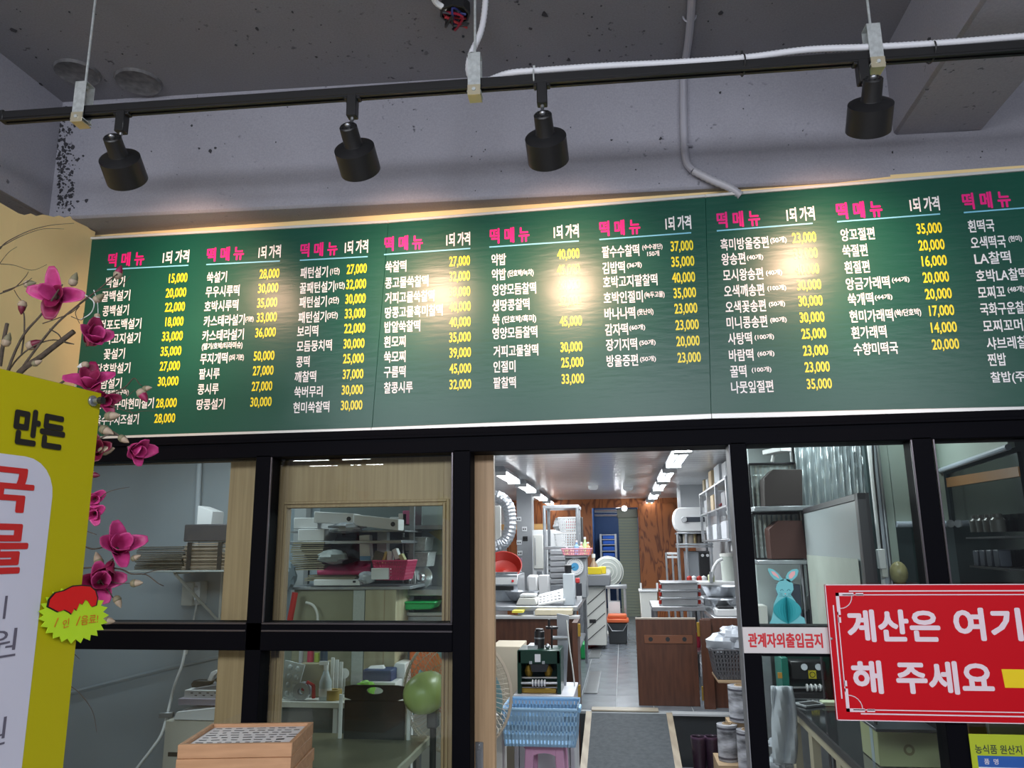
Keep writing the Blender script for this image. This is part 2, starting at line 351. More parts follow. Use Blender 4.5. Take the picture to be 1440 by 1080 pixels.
part('frame_trim', MB().prism([tl+V((-.012, -.008, .013)), tl+V((0, -.008, .013)), bl+V((0, -.008, -.022)), bl+V((-.012, -.008, -.022))], (0, .04, 0)), M_alu, board, bev=.002)
C_white = mat('white_lettering', (.86, .84, .84), .35); C_yel = mat('yellow_lettering', (.86, .72, .02), .35); C_pink = mat('magenta_lettering', (.80, .012, .22), .35); C_cyan = mat('sky_blue_rule', (.20, .55, .72), .35)
H = '떡 메 뉴'; P = '1되 가격'
MENU = [
 ((152, 203, 364.5, 20), (229, 266, 361), (150.5, 379, 265, 373),
  [('백설기', 149, 175.5, 396.5), ('꿀백설기', 143, 183, 416), ('콩백설기', 144.5, 181, 436.5), ('건포도백설기', 140, 198.6, 456), ('호박고지설기', 137, 197, 476), ('꽃설기', 146, 175.5, 497.5), ('단호박설기', 135, 183, 518), ('밤설기', 142, 171, 539), ('(단호박고구마)', 143, 181, 552.5, 9), ('호박고구마현미설기', 134, 216, 568), ('옥수수치즈설기', 134, 195, 590)],
  [('15,000', 237.5, 263.6, 391.8), ('20,000', 233, 262, 412.4), ('22,000', 232, 260, 432.5), ('18,000', 232.5, 258, 453), ('33,000', 228, 257, 473.6), ('35,000', 226, 255, 494.6), ('27,000', 224.7, 253, 515.5), ('30,000', 222, 251, 537), ('28,000', 219.4, 248.6, 567.5), ('28,000', 217, 246.4, 589)]),
 ((291, 343, 357, 20), (363.6, 395, 354), (290, 372, 393.6, 367),
  [('쑥설기', 291, 319, 389.7), ('무우시루떡', 289.4, 336.7, 409.4), ('호박시루떡', 287.5, 335, 430), ('카스테라설기', 286.7, 344, 450.6), ('(기본)', 345, 356.7, 449, 9), ('카스테라설기', 284.7, 342.8, 471), ('(딸기/호박/티라미슈)', 284, 341, 486.7, 11), ('무지개떡', 281.7, 320, 504), ('(2되 기본)', 322, 343, 503, 10), ('팥시루', 280, 309, 525.5), ('콩시루', 278, 307.5, 547), ('땅콩설기', 276.4, 316, 568.3)],
  [('28,000', 365, 393, 385.7), ('30,000', 363, 391.4, 406), ('35,000', 361.7, 390, 426.5), ('33,000', 361, 389.4, 447), ('36,000', 359, 388, 468.3), ('50,000', 356.7, 386, 501.2), ('27,000', 355.5, 384.7, 522), ('27,000', 354, 383, 544), ('30,000', 352, 382, 566)]),
 ((422.5, 474.7, 350.6, 20), (484.8, 517.8, 347), (421.6, 366, 517, 360.8),
  [('패턴설기', 422.5, 461, 383), ('(1단)', 464, 477.6, 381.8, 11), ('꿀패턴설기', 421.6, 470, 404), ('(1단)', 471, 484.8, 402, 11), ('패턴설기', 421, 459.5, 424.5), ('(2단)', 462, 476.7, 422.7, 11), ('패턴설기', 419.6, 459, 445.8), ('(3단)', 460, 475, 443.7, 11), ('보리떡', 418, 447.5, 465.7), ('모듬뭉치떡', 417.3, 466.7, 486.2), ('콩떡', 416.5, 435.4, 508.5), ('깨찰떡', 414.4, 444.6, 529.6), ('쑥버무리', 413.9, 453.8, 550.7), ('현미쑥찰떡', 412.4, 463.2, 572.6)],
  [('27,000', 487.6, 515.8, 379), ('32,000', 486.8, 515, 400.4), ('30,000', 485.6, 514.3, 421), ('33,000', 484.8, 514, 441.6), ('22,000', 484, 513.5, 462.5), ('30,000', 483, 512.6, 484), ('25,000', 482.5, 511.7, 505), ('37,000', 482, 511, 527), ('30,000', 480.5, 510.6, 549), ('30,000', 479.3, 509.7, 570.8)]),
 ((540.7, 594.7, 341.6, 21), (627.4, 661.3, 336.3), (540, 358, 661.3, 349.3),
  [('쑥찰떡', 542, 571.4, 374.7), ('콩고물쑥찰떡', 541.6, 602.4, 396.4), ('거피고물쑥찰떡', 541.6, 611, 417.4), ('땅콩고물흑미찰떡', 541.3, 622.5, 437.7), ('밥알쑥찰떡', 540.7, 591, 459), ('흰모찌', 540, 570.3, 480.4), ('쑥모찌', 540, 570.3, 501.6), ('구름떡', 539.9, 570.3, 522.8), ('찰콩시루', 539.9, 580.3, 544.8)],
  [('27,000', 631.7, 661, 368), ('32,000', 631.7, 661, 389.4), ('38,000', 632, 661.3, 411), ('40,000', 631.4, 662, 432), ('40,000', 631.7, 662, 453.6), ('35,000', 631.7, 662.2, 475), ('39,000', 632, 662.4, 496.7), ('45,000', 632, 662.7, 519), ('32,000', 632, 662.7, 541.3)]),
 ((688.7, 744.6, 330.6, 22), (778.5, 814, 325.4), (688, 347.4, 814, 338.8),
  [('약밥', 691, 711.6, 365), ('약밥', 691.6, 711.6, 386), ('(단호박/녹차)', 713.7, 750.4, 384.3, 11), ('영양모듬찰떡', 692, 754, 406.3), ('생땅콩찰떡', 692.4, 744.6, 428.5), ('쑥', 692.4, 702.5, 450), ('(단호박/흑미)', 706, 754, 449, 12), ('영양모듬찰떡', 692.4, 755.6, 467.6), ('거피고물찰떡', 693.9, 757, 493), ('인절미', 693.9, 725, 515.5), ('팥찰떡', 693.9, 725.4, 538)],
  [('40,000', 783.4, 815, 358), ('45,000', 783, 815.6, 380), ('40,000', 784, 816, 401.5), ('37,000', 786, 817, 423.4), ('45,000', 787, 818.4, 452.4), ('30,000', 788, 819, 488.7), ('25,000', 789, 820.7, 510.5), ('33,000', 789.7, 821.5, 533.6)]),
 ((842.8, 900.5, 320, 22), (935.5, 972, 313.4), (842.8, 336.8, 972, 327.3),
  [('팥수수찰떡', 846.5, 899, 353), ('(수수경단)', 903, 931.7, 347.4, 9), ('150개', 910, 927, 356.4, 8), ('김밥떡', 847, 878.7, 376.4), ('(36개)', 881.5, 902.5, 373, 9), ('호박고지팥찰떡', 848, 924.6, 395), ('호박인절미', 848.8, 904, 418), ('(녹두고물)', 906, 934.6, 414.8, 10), ('바나나떡', 850, 893.3, 440.6), ('(못난이)', 896, 919, 439, 10), ('감자떡', 850.8, 883.2, 463.3), ('(60개)', 885, 907.3, 460.7, 9), ('장기지떡', 852, 896, 484.4), ('(50개)', 899, 922, 482, 9), ('방울증편', 853, 897.3, 507), ('(50개)', 900, 922.5, 505, 9)],
  [('37,000', 943, 975, 346.7), ('35,000', 944, 976.5, 368.6), ('40,000', 945, 977.7, 391), ('35,000', 947, 979, 412.7), ('23,000', 948.4, 980.8, 434.6), ('23,000', 949.8, 982.8, 457.7), ('20,000', 951, 984, 480.5), ('23,000', 952.7, 985.7, 503.5)]),
 ((1007.8, 1069, 308, 23), (1105.7, 1145.6, 301), (1008, 324.6, 1143, 314),
  [('흑미방울중편', 1013, 1081, 342.2), ('(50개)', 1083, 1106.3, 337.8, 10), ('왕송편', 1014.4, 1048.3, 364), ('(40개)', 1050, 1073.3, 362, 9), ('모시왕송편', 1016.5, 1073.3, 386), ('(40개)', 1077, 1100, 383.6, 9), ('오색깨송편', 1018, 1074.7, 408.5), ('(100개)', 1079, 1105.7, 405.2, 9), ('오색꽃송편', 1020, 1077, 430.8), ('(50개)', 1081, 1104, 427.6, 9), ('미니콩송편', 1021.6, 1079, 453), ('(80개)', 1083, 1106.3, 450, 9), ('사탕떡', 1023.6, 1057.5, 476), ('(100개)', 1061, 1088.5, 474, 9), ('바람떡', 1025, 1059.5, 499.4), ('(60개)', 1065, 1089, 497.5, 9), ('꿀떡', 1026.8, 1049.7, 522.2), ('(100개)', 1057, 1084.8, 520, 9), ('나뭇잎절편', 1028, 1087.6, 544)],
  [('23,000', 1114, 1148, 335), ('35,000', 1116, 1150, 357.3), ('40,000', 1118, 1152, 379.4), ('30,000', 1120.6, 1155, 401.4), ('30,000', 1122.6, 1157, 424), ('30,000', 1124.4, 1159.4, 447), ('25,000', 1127, 1162, 470), ('23,000', 1129, 1164.6, 493.7), ('23,000', 1131.5, 1167, 517), ('35,000', 1134.4, 1170, 540.6)]),
 ((1175.7, 1241, 295, 24), (1279, 1321.3, 287), (1177.3, 311.8, 1322, 300.8),
  [('앙꼬절편', 1182, 1230, 329.3), ('쑥절편', 1184.6, 1220, 352.3), ('흰절편', 1187.4, 1223, 375.4), ('앙금가래떡', 1189.3, 1251.3, 398), ('(44개)', 1254, 1279, 393.5, 9), ('쑥개떡', 1192.4, 1228.3, 420.6), ('(44개)', 1230, 1255, 418, 9), ('현미가래떡', 1194.6, 1256, 444), ('(쑥/단호박)', 1257.6, 1295.4, 440, 12), ('흰가래떡', 1197, 1246.6, 467), ('수향미떡국', 1200.3, 1263, 490)],
  [('35,000', 1289, 1324.7, 322), ('20,000', 1291.7, 1328.5, 345.4), ('16,000', 1296, 1331.7, 367.7), ('20,000', 1297.6, 1334.8, 390.7), ('20,000', 1300.8, 1338.6, 414), ('17,000', 1306.5, 1342, 437.6), ('14,000', 1309, 1345.8, 461.3), ('20,000', 1310.6, 1349, 485)]),
 ((1352.8, 1421.4, 281.3, 24), (1462, 1508, 271), (1355.3, 298.9, 1508, 287),
  [('흰떡국', 1361, 1398.4, 317.6), ('오색떡국', 1364.7, 1414.5, 340.5), ('(현미)', 1418, 1437, 336, 10), ('LA찰떡', 1370, 1421.4, 362.5), ('호박LA찰떡', 1372, 1445, 386.5), ('모찌꼬', 1375, 1413.5, 410.9), ('(48개)', 1416.7, 1441, 407, 10), ('국화구운찰떡', 1378, 1452, 433.3), ('모찌꼬머핀', 1382, 1453, 457.3), ('샤브레찰떡', 1387, 1458, 481.7), ('찐밥', 1389, 1415, 505.5), ('찰밥(주문)', 1393, 1462, 530.7)], [])]
TY = BY-.0015
preload([(H, 0.0), (P, .012)]+[(i[0], .010) for m_ in MENU for i in m_[3]]+[(i[0], .012) for m_ in MENU for i in m_[4]])
for n, (h, pr, ln, items, prices) in enumerate(MENU):
    k = 1+n*.022; s = MB(); wall_text(s, H, *h, TY, 0, .030); part('column_heading', s, C_pink, board, smooth=0)
    part('price_heading', wall_text(MB(), P, pr[0], pr[1], pr[2], 18*k, TY, .012, .018), C_white, board, smooth=0)
    for it in items: part('item_name' if len(it) == 4 else 'item_note', wall_text(MB(), it[0], it[1], it[2], it[3], it[4] if len(it) > 4 else 15.3*k, TY, .010, .009 if len(it) == 4 else .014), C_white, board, smooth=0)
    for it in prices: part('price', wall_text(MB(), it[0], it[1], it[2], it[3], 15.2*k, TY, .012, .012), C_yel, board, smooth=0)
    a, b = at(ln[0], ln[1], TY), at(ln[2], ln[3], TY)
    part('heading_rule', MB().prism([a-V((0, 0, .003)), V((b.x, TY, b.z-.003)), V((b.x, TY, b.z+.003)), a+V((0, 0, .003))], (0, .001, 0)), C_cyan, board, smooth=0)
# ================================================================ track and spotlights
TRY = 2.44                                          # the track hangs this far in front of the camera
tz = at(767, 118, TRY).z
pL = atz(6, 165, tz); pR = atz(1440, 66, tz); dT = (pR-pL); dT.z = 0
def trk(px, py=None):                               # point of the track over a pixel column
    d = ray(px, 120); t0 = 0; best = None
    # intersect in plan
    nx, ny = -dT.y, dT.x; t = ((pL.x*nx+pL.y*ny))/(d.x*nx+d.y*ny); q = CAM+d*t; return V((q.x, q.y, tz))
tu = dT.normalized(); ta = math.atan2(tu.y, tu.x)
rail = thing('lighting_track', 'long black ceiling lighting track hung on rods', 'light track', tuple(pL))
L_ = dT.length*1.35; mid = pL+tu*L_/2
part('rail_body', MB().box((mid.x, mid.y, mid.z), (L_, .036, .034), ta), M_track, rail, bev=.004)
part('rail_lip', MB().box((mid.x, mid.y-.012, mid.z-.019), (L_, .010, .006), ta).box((mid.x, mid.y+.012, mid.z-.019), (L_, .010, .006), ta), M_track, rail)
part('end_cap', MB().box(tuple(pL), (.02, .04, .042), ta), M_track, rail, bev=.003)
# rods with clamps
def hanger(px, lab):
    q = trk(px); h = thing('track_hanger', lab, 'hanger', (q.x, q.y, q.z), 'steel hangers of the lighting track')
    R_ = Matrix.Translation(q) @ Matrix.Rotation(ta, 4, 'Z')
    part('rod', MB().cyl(q+V((0, 0, .11)), V((q.x, q.y, zceil)), .0045, n=8), M_galv, h)
    br = MB()
    for y in (-.024, .024): br.box((0, y, .035), (.045, .003, .15), M=R_)
    br.box((0, 0, .112), (.045, .05, .003), M=R_).box((0, 0, -.04), (.05, .056, .004), M=R_)
    part('bracket', br, M_galv, h, bev=.001)
    part('bottom_clip', MB().box((0, -.027, -.036), (.046, .004, .04), M=R_).box((0, -.0, -.052), (.046, .056, .004), M=R_), mat('zinc_yellow', (.62, .56, .40), .35, metal=.6), h, bev=.001)
    part('nut', MB().cyl(q+V((0, 0, .095)), q+V((0, 0, .108)), .011, n=6), M_galv, h)
    part('bolt', MB().cyl(R_ @ V((0, -.034, -.036)), R_ @ V((0, -.02, -.036)), .007, n=6), M_galv, h)
hanger(120, 'steel rod and clamp at the left end of the track'); hanger(668, 'steel rod and clamp at mid track beside the white conduit'); hanger(1234, 'steel rod and clamp at the right of the track')
# spotlights
def spot(px, cx, cy, ax, lab, aim, e=60):
    q = trk(px); R_ = Matrix.Translation(q) @ Matrix.Rotation(ta, 4, 'Z')
    r = thing('track_spotlight', lab, 'spotlight', tuple(q), 'spotlights on the track')
    part('adapter', MB().box((0, 0, -.055), (.036, .036, .085), M=R_).box((0, 0, -.02), (.06, .03, .02), M=R_), M_track, r, bev=.003)
    dist = q.y; c = at(cx, cy, dist+.04)            # middle of the wide housing
    ax = V(ax).normalized()
    Rh = .072; Lh = .106; neck = c-ax*(Lh/2+.075)
    body = MB().lathe([(.0, -.125), (.027, -.125), (.031, -.121), (.032, -.056), (.034, -.052), (.057, -.046), (Rh, -.039), (Rh+.001, Lh/2), (Rh-.004, Lh/2+.002), (Rh-.007, Lh/2-.006), (.05, 0), (0, -.01)], c, ax, 36)
    hb = part('housing', body, M_track, r, smooth=30)
    x, y, d = frame_from(ax)
    hs = MB()
    for k in range(8):
        p_ = c-ax*.1252+(x*cos(k*pi/4)+y*sin(k*pi/4))*.021; hs.cyl(p_, p_-ax*.001, .004, n=8)
    part('vent_holes', hs, mat('dark_void', (.002, .002, .002), .9), hb)
    tip = c-ax*.127
    part('swivel', MB().tube([q+V((0, 0, -.09)), q+V((0, 0, -.11)), (q+V((0, 0, -.115))).lerp(tip, .5), tip], .0065, 8).ball(tip, (.011, .011, .008)), M_steel, r)
    part('lamp_face', MB().cyl(c+ax*(Lh/2-.012), c+ax*(Lh/2-.008), Rh-.01, n=24), mat('lamp_lens', (1.0, .78, .55), .3, emit=3), r)
    light('spot_beam', 'SPOT', tuple(c+ax*(Lh/2-.002)), e, (1.0, .60, .40), aim, spot_size=radians(88), spot_blend=1.0, shadow_soft_size=.06)
SPX = [(177, 173, 236), (497, 502, 222), (762, 769, 207), (1215, 1223, 162)]
for (px, cx, cy), ax, lab in zip(SPX, [(-.20, 1, -.62), (-.02, 1, -.60), (.03, 1, -.62), (.10, 1, -.80)], ['black spotlight nearest the left end of the track', 'black spotlight second from the left, above the third menu column', 'black spotlight just right of the middle hanger', 'black spotlight at the right beside the ceiling beam']):
    c = at(cx, cy, TRY)
    spot(px, cx, cy, ax, lab, (c.x+ax[0]*.5, D, 2.75), 92)
# white corrugated conduit following the track
def corrug(path, r, step=.008):
    out = []; rs = []; path = [V(p) for p in path]; n = 0
    for i in range(len(path)-1):
        a, b = path[i], path[i+1]; m = max(1, int((b-a).length/step))
        for j in range(m): out.append(a.lerp(b, j/m)); rs.append(r*(1.0 if n % 2 else .86)); n += 1
    out.append(path[-1]); rs.append(r); return out, rs
def smoothp(pts, n=8):
    pts = [V(p) for p in pts]; P_ = [pts[0]]+pts+[pts[-1]]; out = []
    for i in range(1, len(P_)-2):
        for k in range(n):
            t = k/n; a, b, c, d = P_[i-1:i+3]; out.append(.5*((2*b)+(c-a)*t+(2*a-5*b+4*c-d)*t*t+(3*b-a-3*c+d)*t**3))
    out.append(pts[-1]); return out
up = V((0, 0, .030)); side = V((0, -.012, 0))
path = smoothp([at(683, -28, TRY+.03), at(682, 10, TRY+.03), at(676, 45, TRY+.03), at(661, 80, TRY+.03), at(660, 104, TRY+.03), at(674, 117, TRY+.03), trk(715)+up*.9+side, trk(760)+up+side, trk(850)+up*1.0+side, trk(950)+up*.8+side, trk(1048)+up*.8+side, trk(1140)+up*1.25+side, trk(1235)+up*1.0+side, trk(1330)+up*.9+side, trk(1440)+up*1.0+side, trk(1540)+up+side], 6)
pa, rs = corrug(path, .0125, .006)
cond = part('flexible_conduit', MB().tube(pa, rs, 8), mat('white_conduit', (.70, .71, .75), .45), None, smooth=60); tag(cond, 'white corrugated conduit lying along the track', 'conduit')
pa, rs = corrug(smoothp([at(752, 113, TRY)+V((0, .02, 0)), at(700, 116, TRY)+V((0, .02, 0)), at(672, 118, TRY)+V((0, .02, 0))], 6), .012, .006)
for px, lab in ((751, 'cable tie beside the second hanger of the track'), (1048, 'black cable tie around the track above the fifth menu heading'), (1318, 'black cable tie around the track at far right'), (664, 'cable tie joining conduit to the middle rod')):
    q = trk(px); R_ = Matrix.Translation(q+V((0, .012, .012))) @ Matrix.Rotation(ta, 4, 'Z')
    s = MB()
    if px == 664: c0 = at(665, 80, TRY+.015); s.tube([c0+V((.018*cos(t*pi/6), .026*sin(t*pi/6), 0)) for t in range(13)], .0025, 5)
    else: s.tube([R_ @ V((0, .04*cos(t*pi/7), .034*sin(t*pi/7))) for t in range(15)], .0028, 5); s.box((0, -.0, .045), (.008, .008, .018), M=R_)
    tag(part('cable_tie', s, M_black if px != 751 else M_galv), lab, 'cable tie', 'cable ties of the track conduit')
# grey pipe down the ceiling, beam and onto the board
zc = zceil-.018
p1 = [atz(975, -40, zc), atz(970, 40, zc), atz(964, 84, zc)]; by = bt-.018
p2 = [bface(961, 100, .018), bface(961, 160, .018), bface(964, 222, .018), bface(975, 240, .025), bface(1000, 253, .03), bface(1026, 264, .03), bface(1042, 275, .03)]
pp = part('surface_conduit', MB().tube(smoothp(p1[:2]+[atz(965, 78, zc)], 5)+smoothp(p2[:4], 5), .0165, 10), mat('grey_painted_pipe', (.36, .36, .41), .5)); tag(pp, 'grey painted conduit running down the ceiling and beam', 'conduit')
pa, rs = corrug(smoothp(p2[3:], 8), .019, .008)
tag(part('flexible_conduit', MB().tube(pa, rs, 8), mat('grey_flex', (.42, .42, .46), .4), None, smooth=60), 'grey ribbed elbow conduit where the pipe drops to the board', 'conduit')
for px, py, z_ in ((970, 28, 1), (966, 205, 0)):
    c = atz(px, py, zc) if z_ else bface(px, py, .018)
    s = MB(); s.tube([c+V((.026*cos(t*pi/8), 0, 0))+(V((0, 0, .02-.03*sin(t*pi/8))) if z_ else V((0, .02-.03*sin(t*pi/8), 0))) for t in range(9)], .004, 5)
    tag(part('pipe_clip', s, MATS['grey_painted_pipe']), 'clip holding the grey pipe to the '+('ceiling' if z_ else 'beam'), 'clip')
# ceiling wiring box with red and black wires at the top
c = atz(640, 18, zceil-.04)
r = thing('wiring_box', 'open ceiling box of tangled red and black wires', 'wiring box', tuple(c))
part('box', MB().lathe([(0, .04), (.06, .04), (.062, -.01), (.054, -.012), (.05, .02), (0, .03)], c, (0, 0, 1), 8), M_black, r)
for i, col in enumerate([(.25, .01, .03), (.02, .02, .03), (.04, .05, .2), (.02, .02, .02), (.35, .03, .04)]):
    s = MB(); pts = [c+V((random.uniform(-.05, .05), random.uniform(-.05, .05), random.uniform(-.045, 0))) for _ in range(6)]
    s.tube(smoothp(pts, 4), .005, 5); part('wire', s, mat('wire%d' % i, col, .4), r)
part('white_cable', MB().tube(smoothp([atz(602, -25, zceil-.02), atz(612, 2, zceil-.03), atz(628, 12, zceil-.04)], 5), .012, 8), M_white, r)
# ================================================================ black aluminium shop window
G1 = glassmat('window_glass', (.86, .93, .90), .06)
FY0, FY1 = D-.05, D+.05
zh = at(860, 632, D).z
zr0, zr1 = at(500, 914, D).z, at(500, 874, D).z
def X(px, py=650, Y=D): return at(px, py, Y).x
xj0, xj1 = X(70), X(97)
xa0, xa1 = X(367), X(388)
xb0, xb1 = X(641), X(664.5)
xc0, xc1 = X(1024, 629), X(1047, 629)
xd0, xd1 = X(1276, 623), X(1304, 623)
xe = X(1880)
def bar(name, a, b, root, bev=.003): return part(name, MB().bb(a, b), M_blk, root, bev=bev)
win = thing('window_1', 'black aluminium shop window', 'window', (xa0, D, 0)); del win['label']; del win['category']; win['kind'] = 'structure'
bar('head_rail', (xj0-.4, FY0, zh), (xe, FY1+.06, bl.z-.012), win)
bar('upper_fin', (xj0-.4, FY0-.012, zh+.065), (xe, FY0, zh+.078), win, .002)
bar('sill', (xj0, FY0, 0), (xb1, FY1, .12), win); bar('sill', (xc1, FY0, 0), (xe, FY1, .12), win)
for n_, a, b in (('jamb', xj0-.3, xj1), ('mullion', xa0, xa1), ('mullion', xb0, xb1), ('mullion', xc0, xc1), ('mullion', xd0, xd1), ('mullion', xe-.10, xe)): bar(n_, (a, FY0, .0), (b, FY1, zh+.01), win)
bar('mid_rail', (xj1, FY0, zr0), (xb0, FY1, zr1), win)
zq0, zq1 = at(1150, 921, D).z, at(1150, 879, D).z
bar('mid_rail', (xc1, FY0, zq0), (xd0, FY1, zq1), win)
def bead(a, b, z, w=.008): part('glazing_bead', MB().bb((a, FY0-.006, z-w/2), (b, FY0+.004, z+w/2)), M_blk2, win, bev=.0015)
for a, b in ((xj1, xa0), (xa1, xb0)):
    bead(a, b, zr1-.004); bead(a, b, zr1-.033)
for xm in (xa1, xd0-.008, xd1, xb0-.008): part('glazing_bead', MB().bb((xm, FY0-.004, zr1), (xm+.008, FY0+.004, zh)), M_blk2, win, bev=.0015)
def pane(a, b, z0, z1): part('glass_pane', MB().bb((a-.004, D-.004, z0-.004), (b+.004, D-.002, z1+.004)).__class__().add([(a, D-.003, z0), (b, D-.003, z0), (b, D-.003, z1), (a, D-.003, z1)], [(0, 1, 2, 3)]), G1, win, smooth=0)
pane(xj1, xa0, zr1, zh); pane(xa1, xb0, zr1, zh); pane(xj1, xa0, .12, zr0); pane(xa1, xb0, .12, zr0)
pane(xc1, xd0, zq1, zh); pane(xc1, xd0, .12, zq0); pane(xd1, xe, .12, zh)
# pale strip on the doorway post, its lit edge put into the colour
part('post_lit_edge', MB().bb((xc0-.004, FY0+.0, 0), (xc0-.001, FY1, zh)), mat('lit_edge_grey', (.22, .23, .25), .5), win)
# ================================================================ wooden sliding door, slid open behind the left panes
W_door = mat('door_oak', (.52, .35, .20), .5, col2=(.40, .26, .14), nscale=30, stretch=(2.5, 2.5, .08))
W_doorh = mat('door_oak_rail', (.51, .35, .19), .5, col2=(.41, .27, .14), nscale=30, stretch=(2.5, 2.5, .08))
DY = D+.085
dr = thing('door_1', 'sliding door', 'door', (X(500, 700, DY), DY, 0)); del dr['label']; del dr['category']; dr['kind'] = 'structure'
dx0, dx3 = X(318, 750, DY), X(694.5, 750, DY); dx1, dx2 = X(403, 750, DY), X(623, 750, DY)
zdt = zh+.05; zgt = at(500, 713, DY).z; zmid0, zmid1 = zr0+.01, zr1-.02
part('stile', MB().bb((dx0, DY, .01), (dx1, DY+.04, zdt)), W_door, dr, bev=.002)
part('stile', MB().bb((dx2, DY, .01), (dx3, DY+.04, zdt)), W_door, dr, bev=.002)
part('top_rail', MB().bb((dx1, DY+.001, zgt), (dx2, DY+.039, zdt)), W_doorh, dr)
part('bottom_rail', MB().bb((dx1, DY+.001, .01), (dx2, DY+.039, .30)), W_doorh, dr)
def mould(x0, x1, z0, z1):
    s = MB()
    for w_, y_ in ((.0, .012), (.016, .007)):
        a, b, c, d = x0-w_, x1+w_, z0-w_, z1+w_; t = .012
        s.bb((a-t, DY-y_, c-t), (a, DY+.001, d+t)).bb((b, DY-y_, c-t), (b+t, DY+.001, d+t)).bb((a, DY-y_, d), (b, DY+.001, d+t)).bb((a, DY-y_, c-t), (b, DY+.001, c))
    part('glazing_moulding', s, W_doorh, dr, bev=.002)
mould(dx1, dx2, .30, zgt)
part('door_glass', MB().add([(dx1, DY+.02, .3), (dx2, DY+.02, .3), (dx2, DY+.02, zgt), (dx1, DY+.02, zgt)], [(0, 1, 2, 3)]), glassmat('door_glass', (.90, .95, .93), .04), dr, smooth=0)
# pull handle on the edge stile
hx = X(674, 1050, DY)
hz = at(674, 1043, DY).z
hd = part('pull_handle', MB().bb((hx-.017, DY-.004, hz-.26), (hx+.017, DY+.002, hz)), M_steel, dr, bev=.003)
part('finger_recess', MB().bb((hx-.009, DY-.006, hz-.24), (hx+.009, DY-.003, hz-.03)), M_steeld, hd); part('screw', MB().cyl((hx, DY-.007, hz-.015), (hx, DY-.003, hz-.015), .005, n=8), M_steeld, hd)
# ================================================================ signs on the window
C_red = mat('red_sign_vinyl', (.56, .002, .010), .45, spec=.2); C_pw = mat('pale_pink_print', (.80, .66, .72), .4); C_pw2 = mat('sign_white', (.72, .66, .70), .4)
SY = D-.075
def SA(px, py): return at(px, py, SY)
sg = thing('payment_sign', 'large red hanging sign with white Korean words, at right of the window', 'sign', tuple(SA(1300, 1010)))
q = [SA(1177, 1013), SA(1158, 822)]; wS = .98
p00 = V((q[0].x, SY, q[0].z)); p01 = V((q[0].x, SY, q[1].z)); dxs = V((wS, 0, 0)); 
part('board', MB().prism([p00, p00+dxs, p01+dxs, p01], (0, .012, 0)), C_red, sg, bev=.001)
hS = p01.z-p00.z
def sbar(s, x0, z0, x1, z1): s.bb((p00.x+x0, SY-.0012, p00.z+z0), (p00.x+x1, SY-.0004, p00.z+z1))
s = MB(); sbar(s, 0, 0, wS, .003); sbar(s, 0, hS-.003, wS, hS); sbar(s, 0, 0, .003, hS); sbar(s, wS-.003, 0, wS, hS)
part('edge_line', s, C_pw, sg, smooth=0)
s = MB()
for i0, i1 in ((.022, .0045), (.036, .0035)):
    o1 = .085 if i0 < .03 else .06
    sbar(s, o1, i0, wS-o1, i0+i1); sbar(s, o1, hS-i0-i1, wS-o1, hS-i0); 
    o2 = .075 if i0 < .03 else .10
    sbar(s, i0, o2, i0+i1, hS-o2); sbar(s, wS-i0-i1, o2, wS-i0, hS-o2)
part('border_lines', s, C_pw, sg, smooth=0)
s = MB()
for fx, fz in ((0, 0), (1, 0), (0, 1), (1, 1)):
    def cb(a, b, c, d):
        xs = [a, c] if not fx else [wS-a, wS-c]; zs = [b, d] if not fz else [hS-b, hS-d]
        sbar(s, min(xs), min(zs), max(xs), max(zs))
    cb(.036, .030, .100, .042); cb(.036, .030, .048, .110); cb(.108, .031, .135, .041); cb(.037, .118, .047, .138)
    pts = []
    for k in range(7):
        t = k/6*pi/2; pts.append((.048+.045*sin(t), .042+.045*(cos(t))))
    for k in range(6):
        (a, b), (c, d) = pts[k], pts[k+1]
        A = V((p00.x+(a if not fx else wS-a), SY-.001, p00.z+(b if not fz else hS-b))); B = V((p00.x+(c if not fx else wS-c), SY-.001, p00.z+(d if not fz else hS-d)))
        s.tube([A, B], .0018, 4)
part('corner_ornament', s, C_pw, sg, smooth=0)
for body, x0, x1, yc, h in (('계산은', 1191, 1322, 880, 46), ('여기서', 1341, 1490, 878, 47), ('해', 1198, 1241, 952, 47), ('주세요', 1260, 1397, 953, 47)):
    part('lettering', wall_text(MB(), body, x0, x1, yc, h, SY-.0006, 0, .036), C_pw, sg, smooth=0)
a = SA(1410, 955); z0, z1 = SA(1410, 967).z, SA(1410, 941).z
part('arrow', MB().prism([V((a.x, SY-.0012, z1)), V((a.x+.17, SY-.0012, z1)), V((a.x+.17, SY-.0012, z1+.03)), V((a.x+.25, SY-.0012, (z0+z1)/2)), V((a.x+.17, SY-.0012, z0-.03)), V((a.x+.17, SY-.0012, z0)), V((a.x+.004, SY-.0012, z0))], (0, .0008, 0)), mat('yellow_print', (.85, .62, .01), .4), sg, smooth=0)
for px, py in ((1169, 898),): part('fixing_screw', MB().ball(SA(px, py)+V((0, -.003, 0)), .005, 8, 6), M_steel, sg)
# white "no entry" sign
NY = FY0-.006
sg = thing('staff_only_sign', 'white sign with red Korean words on the black post left of the red sign', 'sign', tuple(at(1100, 919, NY)))
a, b = at(1045, 900, NY), at(1180, 900, NY); z0, z1 = at(1100, 919, NY).z, at(1100, 882, NY).z
part('plate', MB().bb((a.x, NY, z0), (b.x, NY+.005, z1)), mat('sign_plate_white', (.66, .62, .62), .45), sg, bev=.001)
part('lettering', wall_text(MB(), '관계자외출입금지', 1052, 1157, 900.5, 21, NY-.0006, 0, .03), mat('red_print', (.62, .02, .03), .45), sg, smooth=0)
